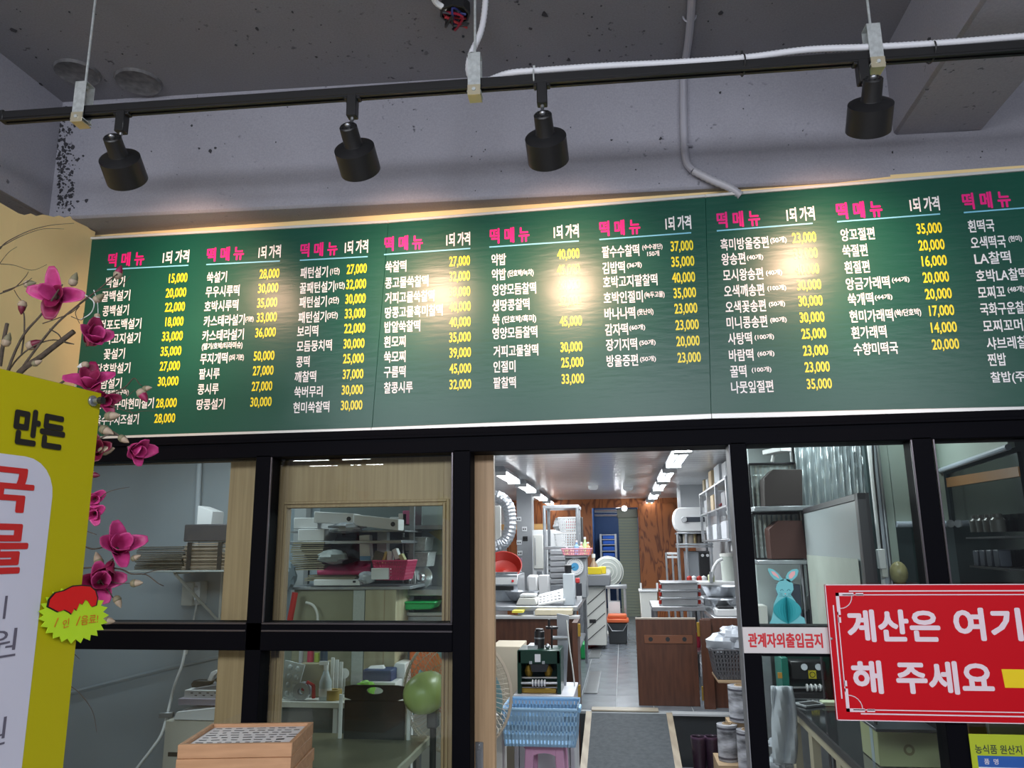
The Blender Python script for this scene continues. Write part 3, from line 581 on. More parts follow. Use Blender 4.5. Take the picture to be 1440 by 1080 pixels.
# origin label sign, yellow green, lower right
OY = FY0-.012
sg = thing('origin_notice', 'yellow green notice of food origins at the lower right corner', 'notice', tuple(at(1400, 1070, OY)))
a = at(1362, 1032, OY); wO = .42; hO = .30
part('card', MB().bb((a.x, OY, a.z-hO), (a.x+wO, OY+.004, a.z)), mat('lime_print', (.42, .50, .02), .45), sg, bev=.001)
part('lettering', wall_text(MB(), '농식품 원산지', 1371, 1437, 1054, 13, OY-.0006, 0, .02), mat('dark_print', (.03, .05, .03), .5), sg, smooth=0)
part('blue_header', MB().bb((a.x+.02, OY-.0008, at(1400, 1079, OY).z), (a.x+wO-.02, OY-.0002, at(1400, 1063, OY).z)), mat('blue_print', (.02, .10, .38), .45), sg, smooth=0)
part('header_lettering', wall_text(MB(), '품  명', 1384, 1404, 1071, 8, OY-.0014, .01), C_pw2, sg, smooth=0)
part('table_panel', MB().bb((a.x+.02, OY-.0008, a.z-hO+.02), (a.x+wO-.02, OY-.0002, at(1400, 1079, OY).z)), M_paper, sg, smooth=0)
# ---- tissue paper bunny on the rail
BYY = D-.03
c0 = at(1108, 877, BYY); pxm = (at(1118, 850, BYY).x-at(1098, 850, BYY).x)/20
bn = thing('paper_bunny', 'turquoise paper bunny with honeycomb tissue belly standing on the window rail', 'paper bunny', tuple(c0))
def BP(px, py, dy=0): q = at(px, py, BYY); return V((q.x, BYY+dy, q.z))
M_tq = mat('turquoise_card', (.16, .52, .56), .6); M_tq2 = mat('turquoise_tissue', (.03, .38, .42), .6); M_pk = mat('bunny_pink', (.80, .42, .42), .6); M_ol = mat('bunny_pale_edge', (.42, .70, .72), .6)
def outline(cxs): return [BP(*p_) for p_ in cxs]
head = [(1094, 836), (1091, 828), (1093, 821), (1097, 816), (1104, 814), (1110, 815), (1115, 821), (1116, 829), (1112, 836), (1119, 846), (1125, 856), (1126, 866), (1131, 869), (1133, 877), (1082, 877), (1085, 871), (1087, 862), (1088, 850), (1091, 843)]
card = part('card_body', MB().prism(outline(head), (0, .004, 0)), M_tq, bn)
def ear(pts, inn):
    part('ear', MB().prism(outline(pts), (0, .004, 0)), M_tq, bn)
    part('ear_lining', MB().prism([p_+V((0, -.001, 0)) for p_ in outline(inn)], (0, .001, 0)), M_pk, bn, smooth=0)
ear([(1097, 817), (1089, 815), (1083, 808), (1080, 802), (1081, 799), (1088, 801), (1094, 806), (1098, 811), (1103, 816)], [(1093, 812), (1087, 808), (1084, 803), (1089, 804), (1094, 809), (1096, 814)])
ear([(1106, 816), (1105, 811), (1108, 805), (1114, 801), (1121, 800), (1123, 803), (1121, 810), (1115, 816), (1111, 819)], [(1110, 814), (1109, 809), (1113, 804), (1118, 803), (1118, 808), (1114, 813)])
s = MB(); cb = BP(1107, 858)+V((0, -.001, 0))
for k in range(30):
    a_ = k/30*2*pi
    n = 12; 
    prof = [(.052*sin(pi*j/n)**.8, -.050+.100*j/n) for j in range(n+1)]
    vs = [cb+V((r_*cos(a_), r_*sin(a_)*.34, z_)) for r_, z_ in prof]+[cb+V((0, 0, prof[0][1])), cb+V((0, 0, prof[-1][1]))]
    s.add(vs, [tuple(list(range(n+1))+[n+2, n+1])])
part('honeycomb_belly', s, M_tq2, bn, smooth=0)
s = MB()
for ex in (1099.5, 1109): s.tube([BP(ex-2.2, 831, -.001)]+[BP(ex-2.2+4.4*t/6, 831-2.2*sin(pi*t/6), -.001) for t in range(1, 7)], .0008, 4)
s.tube([BP(1101, 838, -.001), BP(1102.5, 839.5, -.001), BP(1104.3, 837.5, -.001), BP(1106, 839.5, -.001), BP(1107.6, 838, -.001)], .0008, 4)
for sg_ in (-1, 1):
    for k in range(3): s.tube([BP(1104.3+sg_*4, 835+k*1.5, -.001), BP(1104.3+sg_*8.5, 833.5+k*2.4, -.001)], .0005, 4)
part('face_print', s, mat('bunny_ink', (.03, .16, .2), .6), bn, smooth=0)
part('nose', MB().ball(BP(1104.3, 835, -.001), (.003, .001, .002), 8, 6), M_pk, bn)
# ================================================================ yellow banner board at the left, facing right
P1 = at(143, 553, 1.55)
bd = V((sin(radians(9)), cos(radians(9)), 0)); bn_ = V((cos(radians(9)), -sin(radians(9)), 0))
# direction fitted so that the top edge runs through (0, 518)
best = None
for k in range(-200, 600):
    a_ = radians(k/10); d_ = V((sin(a_), cos(a_), 0)); pnt = P1-d_*.45; v_ = pnt-CAM; zc_ = v_.dot(_f); qx, qy = 720+F_PX*v_.dot(_r)/zc_, 540-F_PX*v_.dot(_u)/zc_
    if zc_ < .2: continue
    sl = (553-qy)/(143-qx) if abs(143-qx) > 1 else 9
    if best is None or abs(sl-.245) < best[0]: best = (abs(sl-.245), d_)
bd = best[1]; bn_ = V((bd.y, -bd.x, 0))
def onb(px, py, off=0):                              # pixel onto the banner plane
    d_ = ray(px, py); t = (P1-CAM).dot(bn_)/d_.dot(bn_); return CAM+d_*t+bn_*off
bw = .62
sg = thing('yellow_banner', 'tall yellow notice board with red and black Korean words at the far left', 'banner', (P1.x, P1.y, 0))
zt = P1.z
part('board', MB().prism([V((P1.x, P1.y, .25)), P1, P1-bd*bw, V((P1.x, P1.y, .25))-bd*bw], -bn_*.012), mat('banner_yellow', (.47, .42, .004), .5, spec=.25), sg, bev=.001)
# white rounded panel
e1 = onb(75, 680); u_of = lambda p_: (p_-P1).dot(bd)
ue = u_of(e1); ztp = onb(20, 640).z
rr = .075; pts = [P1+bd*(ue-.5)+V((0, 0, ztp-P1.z)), ]
for k in range(7):
    t = k/6*pi/2; pts.append(P1+bd*(ue-rr+rr*sin(t))+V((0, 0, ztp-rr+rr*cos(t)-P1.z)))
pts += [P1+bd*ue+V((0, 0, .35-P1.z)), P1+bd*(ue-.5)+V((0, 0, .35-P1.z))]
part('white_panel', MB().prism([p_+bn_*.0012 for p_ in pts], -bn_*.001), mat('banner_white', (.60, .60, .70), .45), sg, smooth=0)
C_bk = mat('black_print', (.012, .010, .010), .45); C_rd = mat('banner_red', (.55, .02, .02), .45); C_gy = mat('banner_grey_ink', (.12, .11, .15), .5)
def ban_text(body, x0, x1, ybot, ytop, m, off, sl=.16):
    A = onb(x1, ybot, .002); B = onb(x1, ytop, .002); ur = u_of(A); ul = u_of(onb(x0, ybot, .002))
    o = P1+bd*ul+bn_*.0022; o.z = A.z
    part('lettering', letters(MB(), body, o, bd*(ur-ul), (0, 0, B.z-A.z), 0, off), m, sg, smooth=0)
ban_text('만든', 13, 88, 634, 584, C_bk, .045)
ban_text('국', -60, 43, 722, 660, C_rd, .028); ban_text('물', -60, 34, 806, 737, C_rd, .028)
ban_text('원', -22, 20, 922, 883, C_gy, .0); ban_text('이', -26, 6, 870, 838, C_gy, .0); ban_text('원', -34, 5, 1046, 1008, C_gy, .0)
bp_ = onb(129, 564, 0)
pin = part('thumb_bolt', MB().cyl(bp_, bp_+bn_*.006, .012, n=14).cyl(bp_+bn_*.006, bp_+bn_*.022, .006, n=10), M_steeld, sg, bev=.001)
part('bolt_cap', MB().cyl(bp_+bn_*.020, bp_+bn_*.030, .008, n=10), M_black, pin)
part('leg', MB().cyl(P1-bd*.05+V((0, 0, -.1))-bn_*.03, V((P1.x-bd.x*.05, P1.y, 0))-bn_*.03, .011, n=8), M_steeld, sg); part('leg', MB().cyl(P1-bd*.55+V((0, 0, -.1))-bn_*.03, V((P1.x-bd.x*.55, P1.y-bd.y*.55, 0))-bn_*.03, .011, n=8), M_steeld, sg)
# starburst tag
TG = P1+bn_*.008; cT = onb(98, 866, .01); upx = bd*0
def tagp(px, py, off): q_ = onb(px, py, off); return q_
st = thing('starburst_tag', 'lime green starburst tag with a red blob stuck on the yellow banner edge', 'price tag', tuple(cT))
pts = []
NS = 23
for k in range(NS*2):
    a_ = k/(NS*2)*2*pi; r_ = 1.0 if k % 2 == 0 else .84
    pts.append(tagp(98+50*r_*cos(a_), 865-40*r_*sin(a_)-(-2*cos(a_)*0), .010))
part('star_card', MB().prism(pts, -bn_*.0015), mat('lime_card', (.52, .80, .02), .5), st, smooth=0)
blob = [(62, 853), (64, 843), (72, 834), (84, 831), (96, 825), (108, 824), (120, 825), (127, 831), (130, 841), (128, 851), (122, 853), (117, 845), (113, 843), (109, 850), (105, 848), (101, 858), (98, 855), (94, 863), (90, 860), (84, 857), (76, 860), (68, 856)]
def blobm(off, gr, m, nm):
    cx = sum(a for a, b in blob)/len(blob); cy = sum(b for a, b in blob)/len(blob)
    part(nm, MB().prism([tagp(cx+(a-cx)*gr+(0), cy+(b-cy)*(gr+.0), off) for a, b in blob], -bn_*.001), m, st, smooth=0)
blobm(.0125, 1.0, mat('tag_red', (.72, .008, .008), .45), 'red_blob'); blobm(.0112, 1.08, C_bk, 'blob_outline')
def tag_text(body, x0, x1, y0, y1):
    A = tagp(x0, y1, .012); part('lettering', letters(MB(), body, A, tagp(x1, y1-3, .012)-A, tagp(x0+1, y0, .012)-A, .0), mat('tag_orange', (.75, .12, .01), .5), st, smooth=0)
tag_text('/', 69, 75, 871, 882); tag_text('인', 81, 90, 872, 884); tag_text('/', 100, 106, 869, 880); tag_text('음료!', 107, 131, 866, 879)
# ================================================================ wooden trays with printed sheets
TW = mat('tray_wood', (.55, .31, .17), .5, col2=(.44, .24, .125), nscale=20, stretch=(.3, 2, 3))
zt0 = 1.045
cs = [atz(250, 1052, zt0), atz(388, 1050, zt0), atz(438, 1008, zt0), atz(333, 1010, zt0)]
A, B, C_, D_ = cs
ux = ((B-A)+(C_-D_))/2; uy = ((D_-A)+(C_-B))/2
lx, ly = ux.length, uy.length; tang = math.atan2(ux.y, ux.x); uy2 = V((-sin(tang), cos(tang), 0))
lx = .36; ly = .30
ctr = (A+B+C_+D_)/4
def tray(name, label, paper):
    r = thing(name, label, 'tray', (0, 0, 0), 'stack of wooden display trays')
    h = .042; t = .014
    part('base', MB().box((0, 0, .006), (lx-.01, ly-.01, .008)), TW, r)
    for a, d in (((0, -ly/2+t/2, h/2), (lx, t, h)), ((0, ly/2-t/2, h/2), (lx, t, h)), ((-lx/2+t/2, 0, h/2), (t, ly-2*t, h)), ((lx/2-t/2, 0, h/2), (t, ly-2*t, h))): part('rim', MB().box(a, d), TW, r, bev=.0015)
    if paper:
        sh = part('printed_sheet', MB().box((0, 0, .030), (lx-2*t-.004, ly-2*t-.004, .002)), mat('sheet_white', (.72, .70, .72), .6), r)
        random.seed(5); s = MB(); rows = 8
        for j in range(rows):
            y = -ly/2+.035+j*(ly-.07)/(rows-1); x = -lx/2+.03
            while x < lx/2-.05:
                w_ = random.uniform(.012, .035); hh = random.choice((.006, .006, .008, .014 if random.random() < .2 else .006))
                s.box((x+w_/2, y, .0314), (w_, hh, .0006), random.uniform(-.15, .15)); x += w_+random.uniform(.008, .018)
        part('printed_words', s, C_bk, sh, smooth=0)['kind'] = 'stuff'
    return r
t1 = tray('wooden_tray', 'top wooden tray holding a printed sheet, in the stack at bottom left', True)
zc_ = zt0-.042; px_ = ctr+V((.0, -.02, 0))
place(t1, (px_.x, px_.y, zc_), tang)
for k, (dz, rz, lab) in enumerate([(1, .0, 'second wooden tray from the top of the stack'), (2, -.02, 'third wooden tray from the top of the stack'), (3, .03, 'fourth wooden tray from the top of the stack'), (4, -.03, 'lowest wooden tray of the stack at bottom left')]):
    r = tray('wooden_tray', lab, False); place(r, (px_.x+.004*k, px_.y+(.003 if k % 2 else -.004), zc_-dz*.0425), tang+rz)
zs = zc_-4*.0425
T('display_counter', MB().bb((px_.x-.7, px_.y-.25, 0), (px_.x+.6, px_.y+.25, zs-.0005)), M_offw, 'low white display counter under the wooden trays', 'counter', bev=.004)
# ================================================================ artificial magnolia
M_bark = mat('magnolia_bark', (.10, .075, .055), .8, noise=.5, nscale=60, bump=.4, bscale=90)
def petalmat(n, c1, c2):
    return mat(n, c1, .5, col2=c2, nscale=22)
PM = [petalmat('petal_magenta', (.30, .012, .085), (.13, .004, .025)), petalmat('petal_pink', (.60, .06, .26), (.36, .02, .12)), petalmat('petal_dark', (.15, .005, .03), (.08, .003, .014))]
M_bud = mat('bud_husk', (.42, .33, .24), .75, noise=.35, nscale=50); M_leafd = mat('dry_leaf', (.22, .20, .12), .7, noise=.3, nscale=30); M_wht = mat('white_bud', (.68, .70, .72), .5)
MY = 2.15
def petal(mb, base, dirv, up, L, W, cup=.35, curl=.3):
    d = V(dirv).normalized(); u = V(up)-d*V(up).dot(d); u = u.normalized(); s_ = d.cross(u)
    def f(a, b):
        x = (a-.5)*2; w_ = W*(sin(pi*min(b*.90+.06, 1))**.5)*(1.0-.08*b)
        return base+d*(L*b)+s_*(x*w_/2)+u*(cup*W*(x*x*.55)*sin(pi*min(1, b+.1))+curl*L*(b*b-.35*b))
    return mb.grid(f, 6, 8)
def flower(px, py, sz, ax, n, label_m, root, openn=.6, Y=None, seed=0):
    rnd = random.Random(seed+px); Y = Y or MY; c = at(px, py, Y); ax = V(ax).normalized(); x, y, d = frame_from(ax); R_ = sz/F_PX*Y*1.04
    fl = part('flower', MB().ball(c-ax*R_*.35, R_*.20, 8, 6).tube([c-ax*R_*.35, c-ax*R_*.65], [R_*.12, R_*.07], 6), M_bark, root)
    n = min(n, 7)
    for k in range(n):
        inner = k >= n*.55; a_ = 2*pi*(k/(n*.55 if not inner else n*.45))+rnd.uniform(-.25, .25)
        rad = x*cos(a_)+y*sin(a_); tilt = (openn*(.55 if inner else 1.0))*rnd.uniform(.85, 1.15)
        dv = ax*cos(tilt)+rad*sin(tilt); L = R_*rnd.uniform(.95, 1.15)*(0.9 if inner else 1.05)
        m = MB(); petal(m, c-ax*R_*.35+rad*R_*.05, dv, -rad, L*1.45, R_*rnd.uniform(.85, 1.1), .6, -.10 if not inner else .12)
        part('petal', m, PM[(0 if rnd.random() < .5 else 1) if not label_m else label_m-1], fl, solid=.0012, smooth=80)
    if openn > .9: part('stamens', MB().ball(c-ax*R_*.1, (R_*.10, R_*.10, R_*.22), 8, 6), mat('stamen_dark', (.06, .02, .02), .7), fl)
    return fl
def bud(px, py, sz, ax, m, root, Y=None):
    Y = Y or MY; c = at(px, py, Y); R_ = sz/F_PX*Y; ax = V(ax).normalized()
    fl = part('bud', MB().lathe([(0.001, -R_*.9), (R_*.42, -R_*.7), (R_*.55, -R_*.2), (R_*.42, R_*.4), (R_*.15, R_*.9), (0.001, R_*1.05)], c, ax, 9), m, root, smooth=60)
    part('husk', MB().lathe([(0.001, -R_*.98), (R_*.46, -R_*.75), (R_*.58, -R_*.3), (R_*.50, -R_*.05)], c, ax, 9), M_bud if m is not M_bud else M_leafd, fl, smooth=60, solid=.001)
def twig(pts, r0, r1, root, Y=None, nm='branch', m=None):
    P_ = []
    for i, p_ in enumerate(pts):
        yy = (Y or MY)+(p_[2] if len(p_) > 2 else random.Random(i*7+int(p_[0])).uniform(-.015, .015)); P_.append(at(p_[0], p_[1], yy))
    sp = smoothp(P_, 5); n = len(sp); rs = [r0+(r1-r0)*i/(n-1) for i in range(n)]
    part(nm, MB().tube(sp, rs, 6), m or M_bark, root, smooth=60)
vz = at(20, 900, MY)
root = thing('magnolia_arrangement', 'artificial magnolia branches with magenta flowers behind the yellow banner', 'artificial flowers', (vz.x, vz.y, 0))
base = (-10, 640)
# thick stems rising from behind the banner
twig([(-60, 900, 0), (-20, 640), (20, 535), (60, 500), (104, 466)], .011, .008, root)
twig([(-50, 900, 0), (-25, 700), (0, 560), (28, 480), (60, 440), (88, 400)], .006, .0025, root)
twig([(20, 535), (40, 505), (75, 460), (105, 433), (135, 410), (165, 385)], .005, .002, root)
twig([(105, 433), (120, 420), (140, 408), (160, 405), (172, 400), (183, 388)], .002, .001, root)
twig([(30, 500), (34, 470), (34, 445), (32, 438)], .0028, .002, root)
twig([(0, 515), (5, 480), (10, 455)], .006, .006, root)
twig([(0, 545), (20, 510), (45, 488), (75, 478), (104, 484)], .003, .0015, root)
twig([(-20, 420), (0, 413), (20, 405), (35, 390), (40, 382)], .0022, .001, root)
twig([(0, 350), (10, 340), (40, 325), (70, 317), (104, 314)], .0022, .0007, root); twig([(-10, 352), (5, 345), (30, 332), (60, 322), (90, 322)], .0018, .0006, root)
twig([(0, 370), (12, 355), (24, 347)], .0012, .0006, root); twig([(0, 371), (20, 373), (45, 380), (66, 372)], .0014, .0006, root)
twig([(4, 410), (18, 405), (35, 398), (45, 391)], .002, .001, root); twig([(20, 408), (26, 418), (32, 425), (33, 432)], .0014, .001, root)
twig([(60, 455), (80, 448), (100, 440), (112, 430), (106, 440), (112, 455)], .0018, .001, root)
twig([(70, 463), (82, 470), (90, 481), (104, 484)], .0022, .0015, root)
twig([(100, 445), (115, 450), (118, 440)], .0014, .0008, root)
twig([(120, 415), (132, 425), (128, 440), (112, 450)], .0022, .0012, root, nm='white_twig', m=M_wht); twig([(132, 408), (137, 425), (138, 445)], .0016, .001, root, nm='white_twig', m=M_wht)
twig([(84, 540), (96, 532), (104, 529)], .004, .002, root); twig([(29, 525), (34, 520), (45, 514)], .0015, .001, root)
twig([(120, 560), (150, 556), (175, 545), (188, 532), (196, 540), (200, 543)], .003, .0012, root)
twig([(175, 545), (180, 552), (178, 558), (190, 548)], .0016, .0008, root)
twig([(140, 565), (160, 572), (185, 580), (200, 578), (221, 578)], .0018, .0007, root); twig([(178, 572), (187, 583), (193, 594)], .0012, .0006, root)
twig([(110, 590), (140, 598), (160, 608), (170, 615)], .004, .003, root); twig([(100, 625), (130, 622), (150, 612), (164, 612)], .0035, .0022, root)
twig([(110, 720), (135, 705), (150, 693), (165, 688), (182, 685)], .0022, .0006, root); twig([(135, 703), (143, 701)], .0012, .0006, root)
twig([(90, 762), (110, 765), (130, 772), (150, 768)], .003, .0022, root); twig([(100, 740), (125, 748), (136, 752)], .0018, .001, root)
twig([(105, 800), (135, 798), (168, 800), (185, 807), (205, 808), (222, 820), (230, 824)], .003, .0012, root); twig([(200, 808), (215, 803), (232, 801), (245, 799)], .0016, .0006, root)
twig([(150, 816), (165, 820), (185, 820)], .0016, .0012, root); twig([(140, 815), (155, 835), (160, 842)], .0018, .0012, root)
twig([(100, 880), (118, 873), (140, 873)], .003, .002, root); twig([(92, 960), (112, 975), (130, 1000), (136, 1030)], .0015, .0006, root); twig([(105, 920), (112, 927)], .001, .0006, root)
flower(78, 416, 28, (.3, -.9, -.05), 8, 0, root, 1.15, seed=1)
flower(128, 478, 27, (.55, -.35, .25), 10, 0, root, .55, seed=2)
bud(31, 432, 12, (0, 0, -1), PM[2], root); bud(167, 383, 12, (.3, 0, 1), PM[0], root); bud(48, 484, 14, (.9, 0, .35), PM[2], root)
bud(42, 399, 11, (1, 0, .1), M_leafd, root); bud(104, 393, 12, (.3, 0, 1), M_leafd, root); bud(139, 419, 11, (.7, 0, .5), M_leafd, root)
bud(137, 447, 8, (.2, 0, -.9), M_wht, root); bud(52, 510, 9, (.9, 0, .3), M_bud, root)
bud(117, 514, 10, (-.9, 0, -.2), M_wht, root); bud(10, 478, 12, (.3, 0, 1), M_leafd, root)
flower(126, 540, 26, (.3, -.5, .5), 9, 0, root, .9, seed=3)
flower(148, 563, 17, (.5, -.5, -.2), 6, 1, root, .7, seed=4)
bud(201, 556, 13, (.6, 0, -.8), PM[0], root); bud(207, 546, 8, (1, 0, .1), M_bud, root)
bud(158, 585, 13, (1, 0, .05), M_bud, root); bud(150, 606, 13, (.9, 0, -.4), M_bud, root)
flower(188, 632, 23, (.75, -.3, -.25), 9, 2, root, .5, seed=5)
bud(174, 618, 10, (.7, 0, -.4), M_bud, root)
flower(138, 632, 20, (.2, -.6, .1), 8, 3, root, .8, seed=6); bud(150, 633, 13, (1, 0, .2), M_bud, root)
flower(133, 702, 15, (.4, -.6, -.1), 6, 2, root, .7, seed=7); flower(133, 722, 16, (.3, -.6, -.2), 6, 2, root, .7, seed=8); bud(133, 668, 9, (.8, 0, -.1), PM[2], root)
flower(166, 770, 27, (.65, -.55, .35), 10, 2, root, .75, seed=9); flower(155, 795, 17, (.1, -.5, -.8), 6, 1, root, .5, seed=10)
flower(140, 818, 25, (.5, -.6, .1), 9, 0, root, .75, seed=11)
bud(138, 787, 12, (-.4, 0, .9), M_bud, root); bud(166, 846, 10, (.5, 0, -.8), M_bud, root); bud(192, 820, 10, (1, 0, .05), M_bud, root); bud(153, 873, 10, (1, 0, -.1), M_bud, root); bud(191, 784, 8, (1, 0, .4), M_bud, root)
part('vase', MB().lathe([(.0, .0), (.09, .0), (.10, .05), (.12, .5), (.10, .8), (.07, .86), (.06, .86), (.09, .75), (0, .7)], (vz.x-.12, vz.y, 0), (0, 0, 1), 20), mat('vase_ceramic', (.3, .3, .32), .3), root)
# ================================================================ shell of the rooms behind the window
def plywood(name):
    m = bpy.data.materials.new(name); m.use_nodes = True; nt = m.node_tree; b = nt.nodes['Principled BSDF']; N = nt.nodes.new; L = nt.links.new
    tc = N('ShaderNodeTexCoord'); mp = N('ShaderNodeMapping'); mp.inputs['Scale'].default_value = (2.6, 2.6, .8); L(tc.outputs['Object'], mp.inputs[0])
    n = N('ShaderNodeTexNoise'); n.inputs['Scale'].default_value = 1.3; n.inputs['Detail'].default_value = 3; n.inputs['Distortion'].default_value = .6; L(mp.outputs[0], n.inputs['Vector'])
    k = N('ShaderNodeMath'); k.operation = 'MULTIPLY'; k.inputs[1].default_value = 16; L(n.outputs['Fac'], k.inputs[0])
    f = N('ShaderNodeMath'); f.operation = 'PINGPONG'; f.inputs[1].default_value = 1; L(k.outputs[0], f.inputs[0])
    r = N('ShaderNodeValToRGB'); L(f.outputs[0], r.inputs['Fac']); e = r.color_ramp.elements; e[0].color = (.17, .045, .014, 1); e[1].color = (.40, .125, .035, 1); e[0].position = .05; e[1].position = .5
    L(r.outputs['Color'], b.inputs['Base Color']); b.inputs['Roughness'].default_value = .4; MATS[name] = m; return m
KF, KC = .38, 2.50                                   # kitchen floor and ceiling heights
KY0, KY1 = 6.46, 14.6
KL, KR = -2.15, 1.32
M_kwall = mat('kitchen_wall_panel', (.52, .54, .56), .4, noise=.06, nscale=2)
M_kblue = mat('store_wall_paint', (.36, .42, .47), .6, noise=.12, nscale=1.5)
M_ceilp = mat('ceiling_panel_white', (.74, .75, .77), .18, spec=.6)
M_brown = mat('brown_laminate', (.095, .034, .018), .38, col2=(.060, .021, .011), nscale=14, stretch=(3, 3, .35))
M_ply = plywood('varnished_plywood')
M_navy = mat('navy_wall', (.025, .075, .20), .6)
M_tile = mat('grey_floor_tile', (.20, .225, .255), .25, noise=.25, nscale=6); M_grout = mat('tile_grout', (.34, .36, .38), .6)
M_mat = mat('grey_ramp_mat', (.070, .080, .090), .85, noise=.3, nscale=30, bump=.3, bscale=120)
struct('floor_kitchen', MB().bb((KL-.1, KY0-.0, KF-.3), (KR+.1, KY1+2.2, KF-.004)), M_grout)
fk = bpy.data.objects['floor_kitchen']
tl_ = None; nt_ = 0
for j in range(16):
    for i in range(8):
        x0 = -1.30+i*.30; y0 = KY0+.06+j*.60
        if x0 > KR or y0 > KY1+.2: continue
        if tl_ is None: tl_ = part('tile', MB().box((0, 0, 0), (.292, .592, .008)), M_tile, fk, bev=.0015); tl_.location = (x0+.15, y0+.3, KF-.003)
        else:
            o = tl_.copy(); COL.objects.link(o); o.location = (x0+.15, y0+.3, KF-.003+random.uniform(-.0006, .0006))
struct('wall_kitchen_left', MB().bb((KL-.1, D+1.95, 0), (KL, KY1, KC)), M_kwall)
struct('wall_kitchen_right', MB().bb((KR, 5.95, 0), (KR+.08, KY1, KC)), M_kwall)
struct('ceiling_kitchen', MB().bb((-5, D+.1, KC+.014), (5.2, KY1+2.3, KC+.1)), mat('ceiling_void', (.2, .2, .2), .8))
ck = bpy.data.objects['ceiling_kitchen']; cp = None
for j in range(64):
    y0 = D+.14+j*.2
    if y0 > KY1+2: break
    if cp is None: cp = part('ceiling_panel', MB().box((0, 0, 0), (6.3, .194, .012)), M_ceilp, ck, bev=.003); cp.location = (0, y0+.1, KC+.006)
    else: o = cp.copy(); COL.objects.link(o); o.location = (0, y0+.1, KC+.006)
def kx(px, Y): return at(px, 770, Y).x
# far wall with its openings
xw0, xw1, xg0, xg1 = kx(834, KY1), kx(871, KY1), kx(871, KY1), kx(899, KY1)
struct('wall_far', MB().bb((KL, KY1, KF), (xw0, KY1+.1, KC)).bb((xg1, KY1, KF), (KR+.1, KY1+.1, KC)).bb((xw0, KY1, at(860, 714, KY1).z), (xg1, KY1+.1, KC)), M_ply)
struct('wall_far_recess', MB().bb((xw0-.6, KY1+2, KF), (xg1+.6, KY1+2.1, KC)).bb((xw0-.1, KY1+.1, KF), (xw0-.02, KY1+2, KC)).bb((xg1+.02, KY1+.1, KF), (xg1+.1, KY1+2, KC)), M_navy)
sh = thing('rolling_shutter', 'pale green slatted shutter door at the far end of the kitchen', 'shutter', (xg0, KY1+.12, KF))
zt_ = at(885, 728, KY1).z; n_ = 34
for k in range(n_):
    z0 = KF+(zt_-KF)*k/n_; part('slat', MB().bb((xg0, KY1+.12, z0+.002), (xg1-.005, KY1+.145+.004*(k % 2), z0+(zt_-KF)/n_-.002)), mat('shutter_green', (.26, .29, .22), .5), sh)
part('shutter_box', MB().bb((xg0-.02, KY1+.11, zt_), (xg1, KY1+.25, at(885, 715, KY1).z)), mat('shutter_green2', (.20, .21, .17), .5), sh, bev=.01)
T('curtain_rail', MB().cyl(at(836, 719, KY1+.3), at(871, 719, KY1+.3), .03, n=8).cyl(at(836, 725, KY1+.3), at(871, 725, KY1+.3), .02, n=8), M_steel, 'steel rails across the top of the navy doorway', 'rail')
T('plywood_panel', MB().bb((kx(901, KY1), KY1-.03, KF), (kx(951, KY1), KY1-.002, at(925, 708, KY1).z)), M_ply, 'tall varnished plywood panel with flame grain at the far end', 'wood panel', bev=.004)
r = thing('crate_rack', 'steel rack of blue crates in the navy doorway', 'rack', tuple(at(857, 800, KY1+1.5)))
yy = KY1+1.5
for px in (845.5, 866.5): part('post', MB().bb((at(px, 780, yy).x-.02, yy, KF), (at(px, 780, yy).x+.02, yy+.03, at(px, 751, yy).z)), M_steel, r)
for k, py in enumerate((752, 758.5, 766, 775, 784, 793, 802)):
    z = at(856, py, yy).z; part('shelf', MB().bb((at(845.5, 770, yy).x, yy, z-.008), (at(866.5, 770, yy).x, yy+.4, z+.006)), M_steel, r)
    if k > 0: T('blue_crate', MB().bb((at(847.5, 770, yy).x, yy+.02, z+.007), (at(864.5, 770, yy).x, yy+.36, z+.095)), mat('blue_crate', (.03, .16, .70), .4), 'blue crate number %s from the top of the far rack' % ('one', 'two', 'three', 'four', 'five', 'six')[k-1], 'crate', 'blue crates on the far rack', bev=.01)
# ---------------------------------------------------------------- kitchen ceiling lights
M_tube = mat('fluorescent_diffuser', (.92, .97, 1.0), .4, emit=15)
def fixture(x, y, lab, e=1):
    r = thing('ceiling_light', lab, 'ceiling light', (x, y, KC), 'fluorescent lights of the kitchen')
    part('housing', MB().prism([(x-.05, y-.6, KC), (x-.085, y-.6, KC-.06), (x+.085, y-.6, KC-.06), (x+.05, y-.6, KC)], (0, 1.2, 0)), M_steel, r)
    for s_ in (-1, 1): part('tube', MB().cyl((x+s_*.045, y-.57, KC-.076), (x+s_*.045, y+.57, KC-.076), .017, n=10), M_tube, r, smooth=60)
    for s_ in (-1, 1): part('lamp_holder', MB().box((x, y+s_*.585, KC-.08), (.15, .03, .045)), M_white, r)
for k, (px, py) in enumerate(((713, 670), (740, 685), (759, 698), (773, 707))):
    q = atz(px, py, KC-.06); fixture(q.x, q.y, ('nearest', 'second', 'third', 'farthest')[k]+' fluorescent light of the left row in the kitchen')
for k, (px, py) in enumerate(((968, 616), (952.7, 643), (937, 666.5), (928, 682), (920, 695.5), (912.5, 706))):
    q = atz(px, py, KC-.06); fixture(q.x, q.y, ('nearest', 'second', 'third', 'fourth', 'fifth', 'farthest')[k]+' fluorescent light of the right row in the kitchen')
for px, py, lab in ((834, 684, 'left'), (883, 685.5, 'right')):
    c = atz(px, py, KC-.01); T('smoke_detector', MB().lathe([(0, -.05), (.05, -.048), (.07, -.03), (.075, .01), (0, .01)], c, (0, 0, 1), 16), M_white, lab+' white round detector on the kitchen ceiling', 'detector')
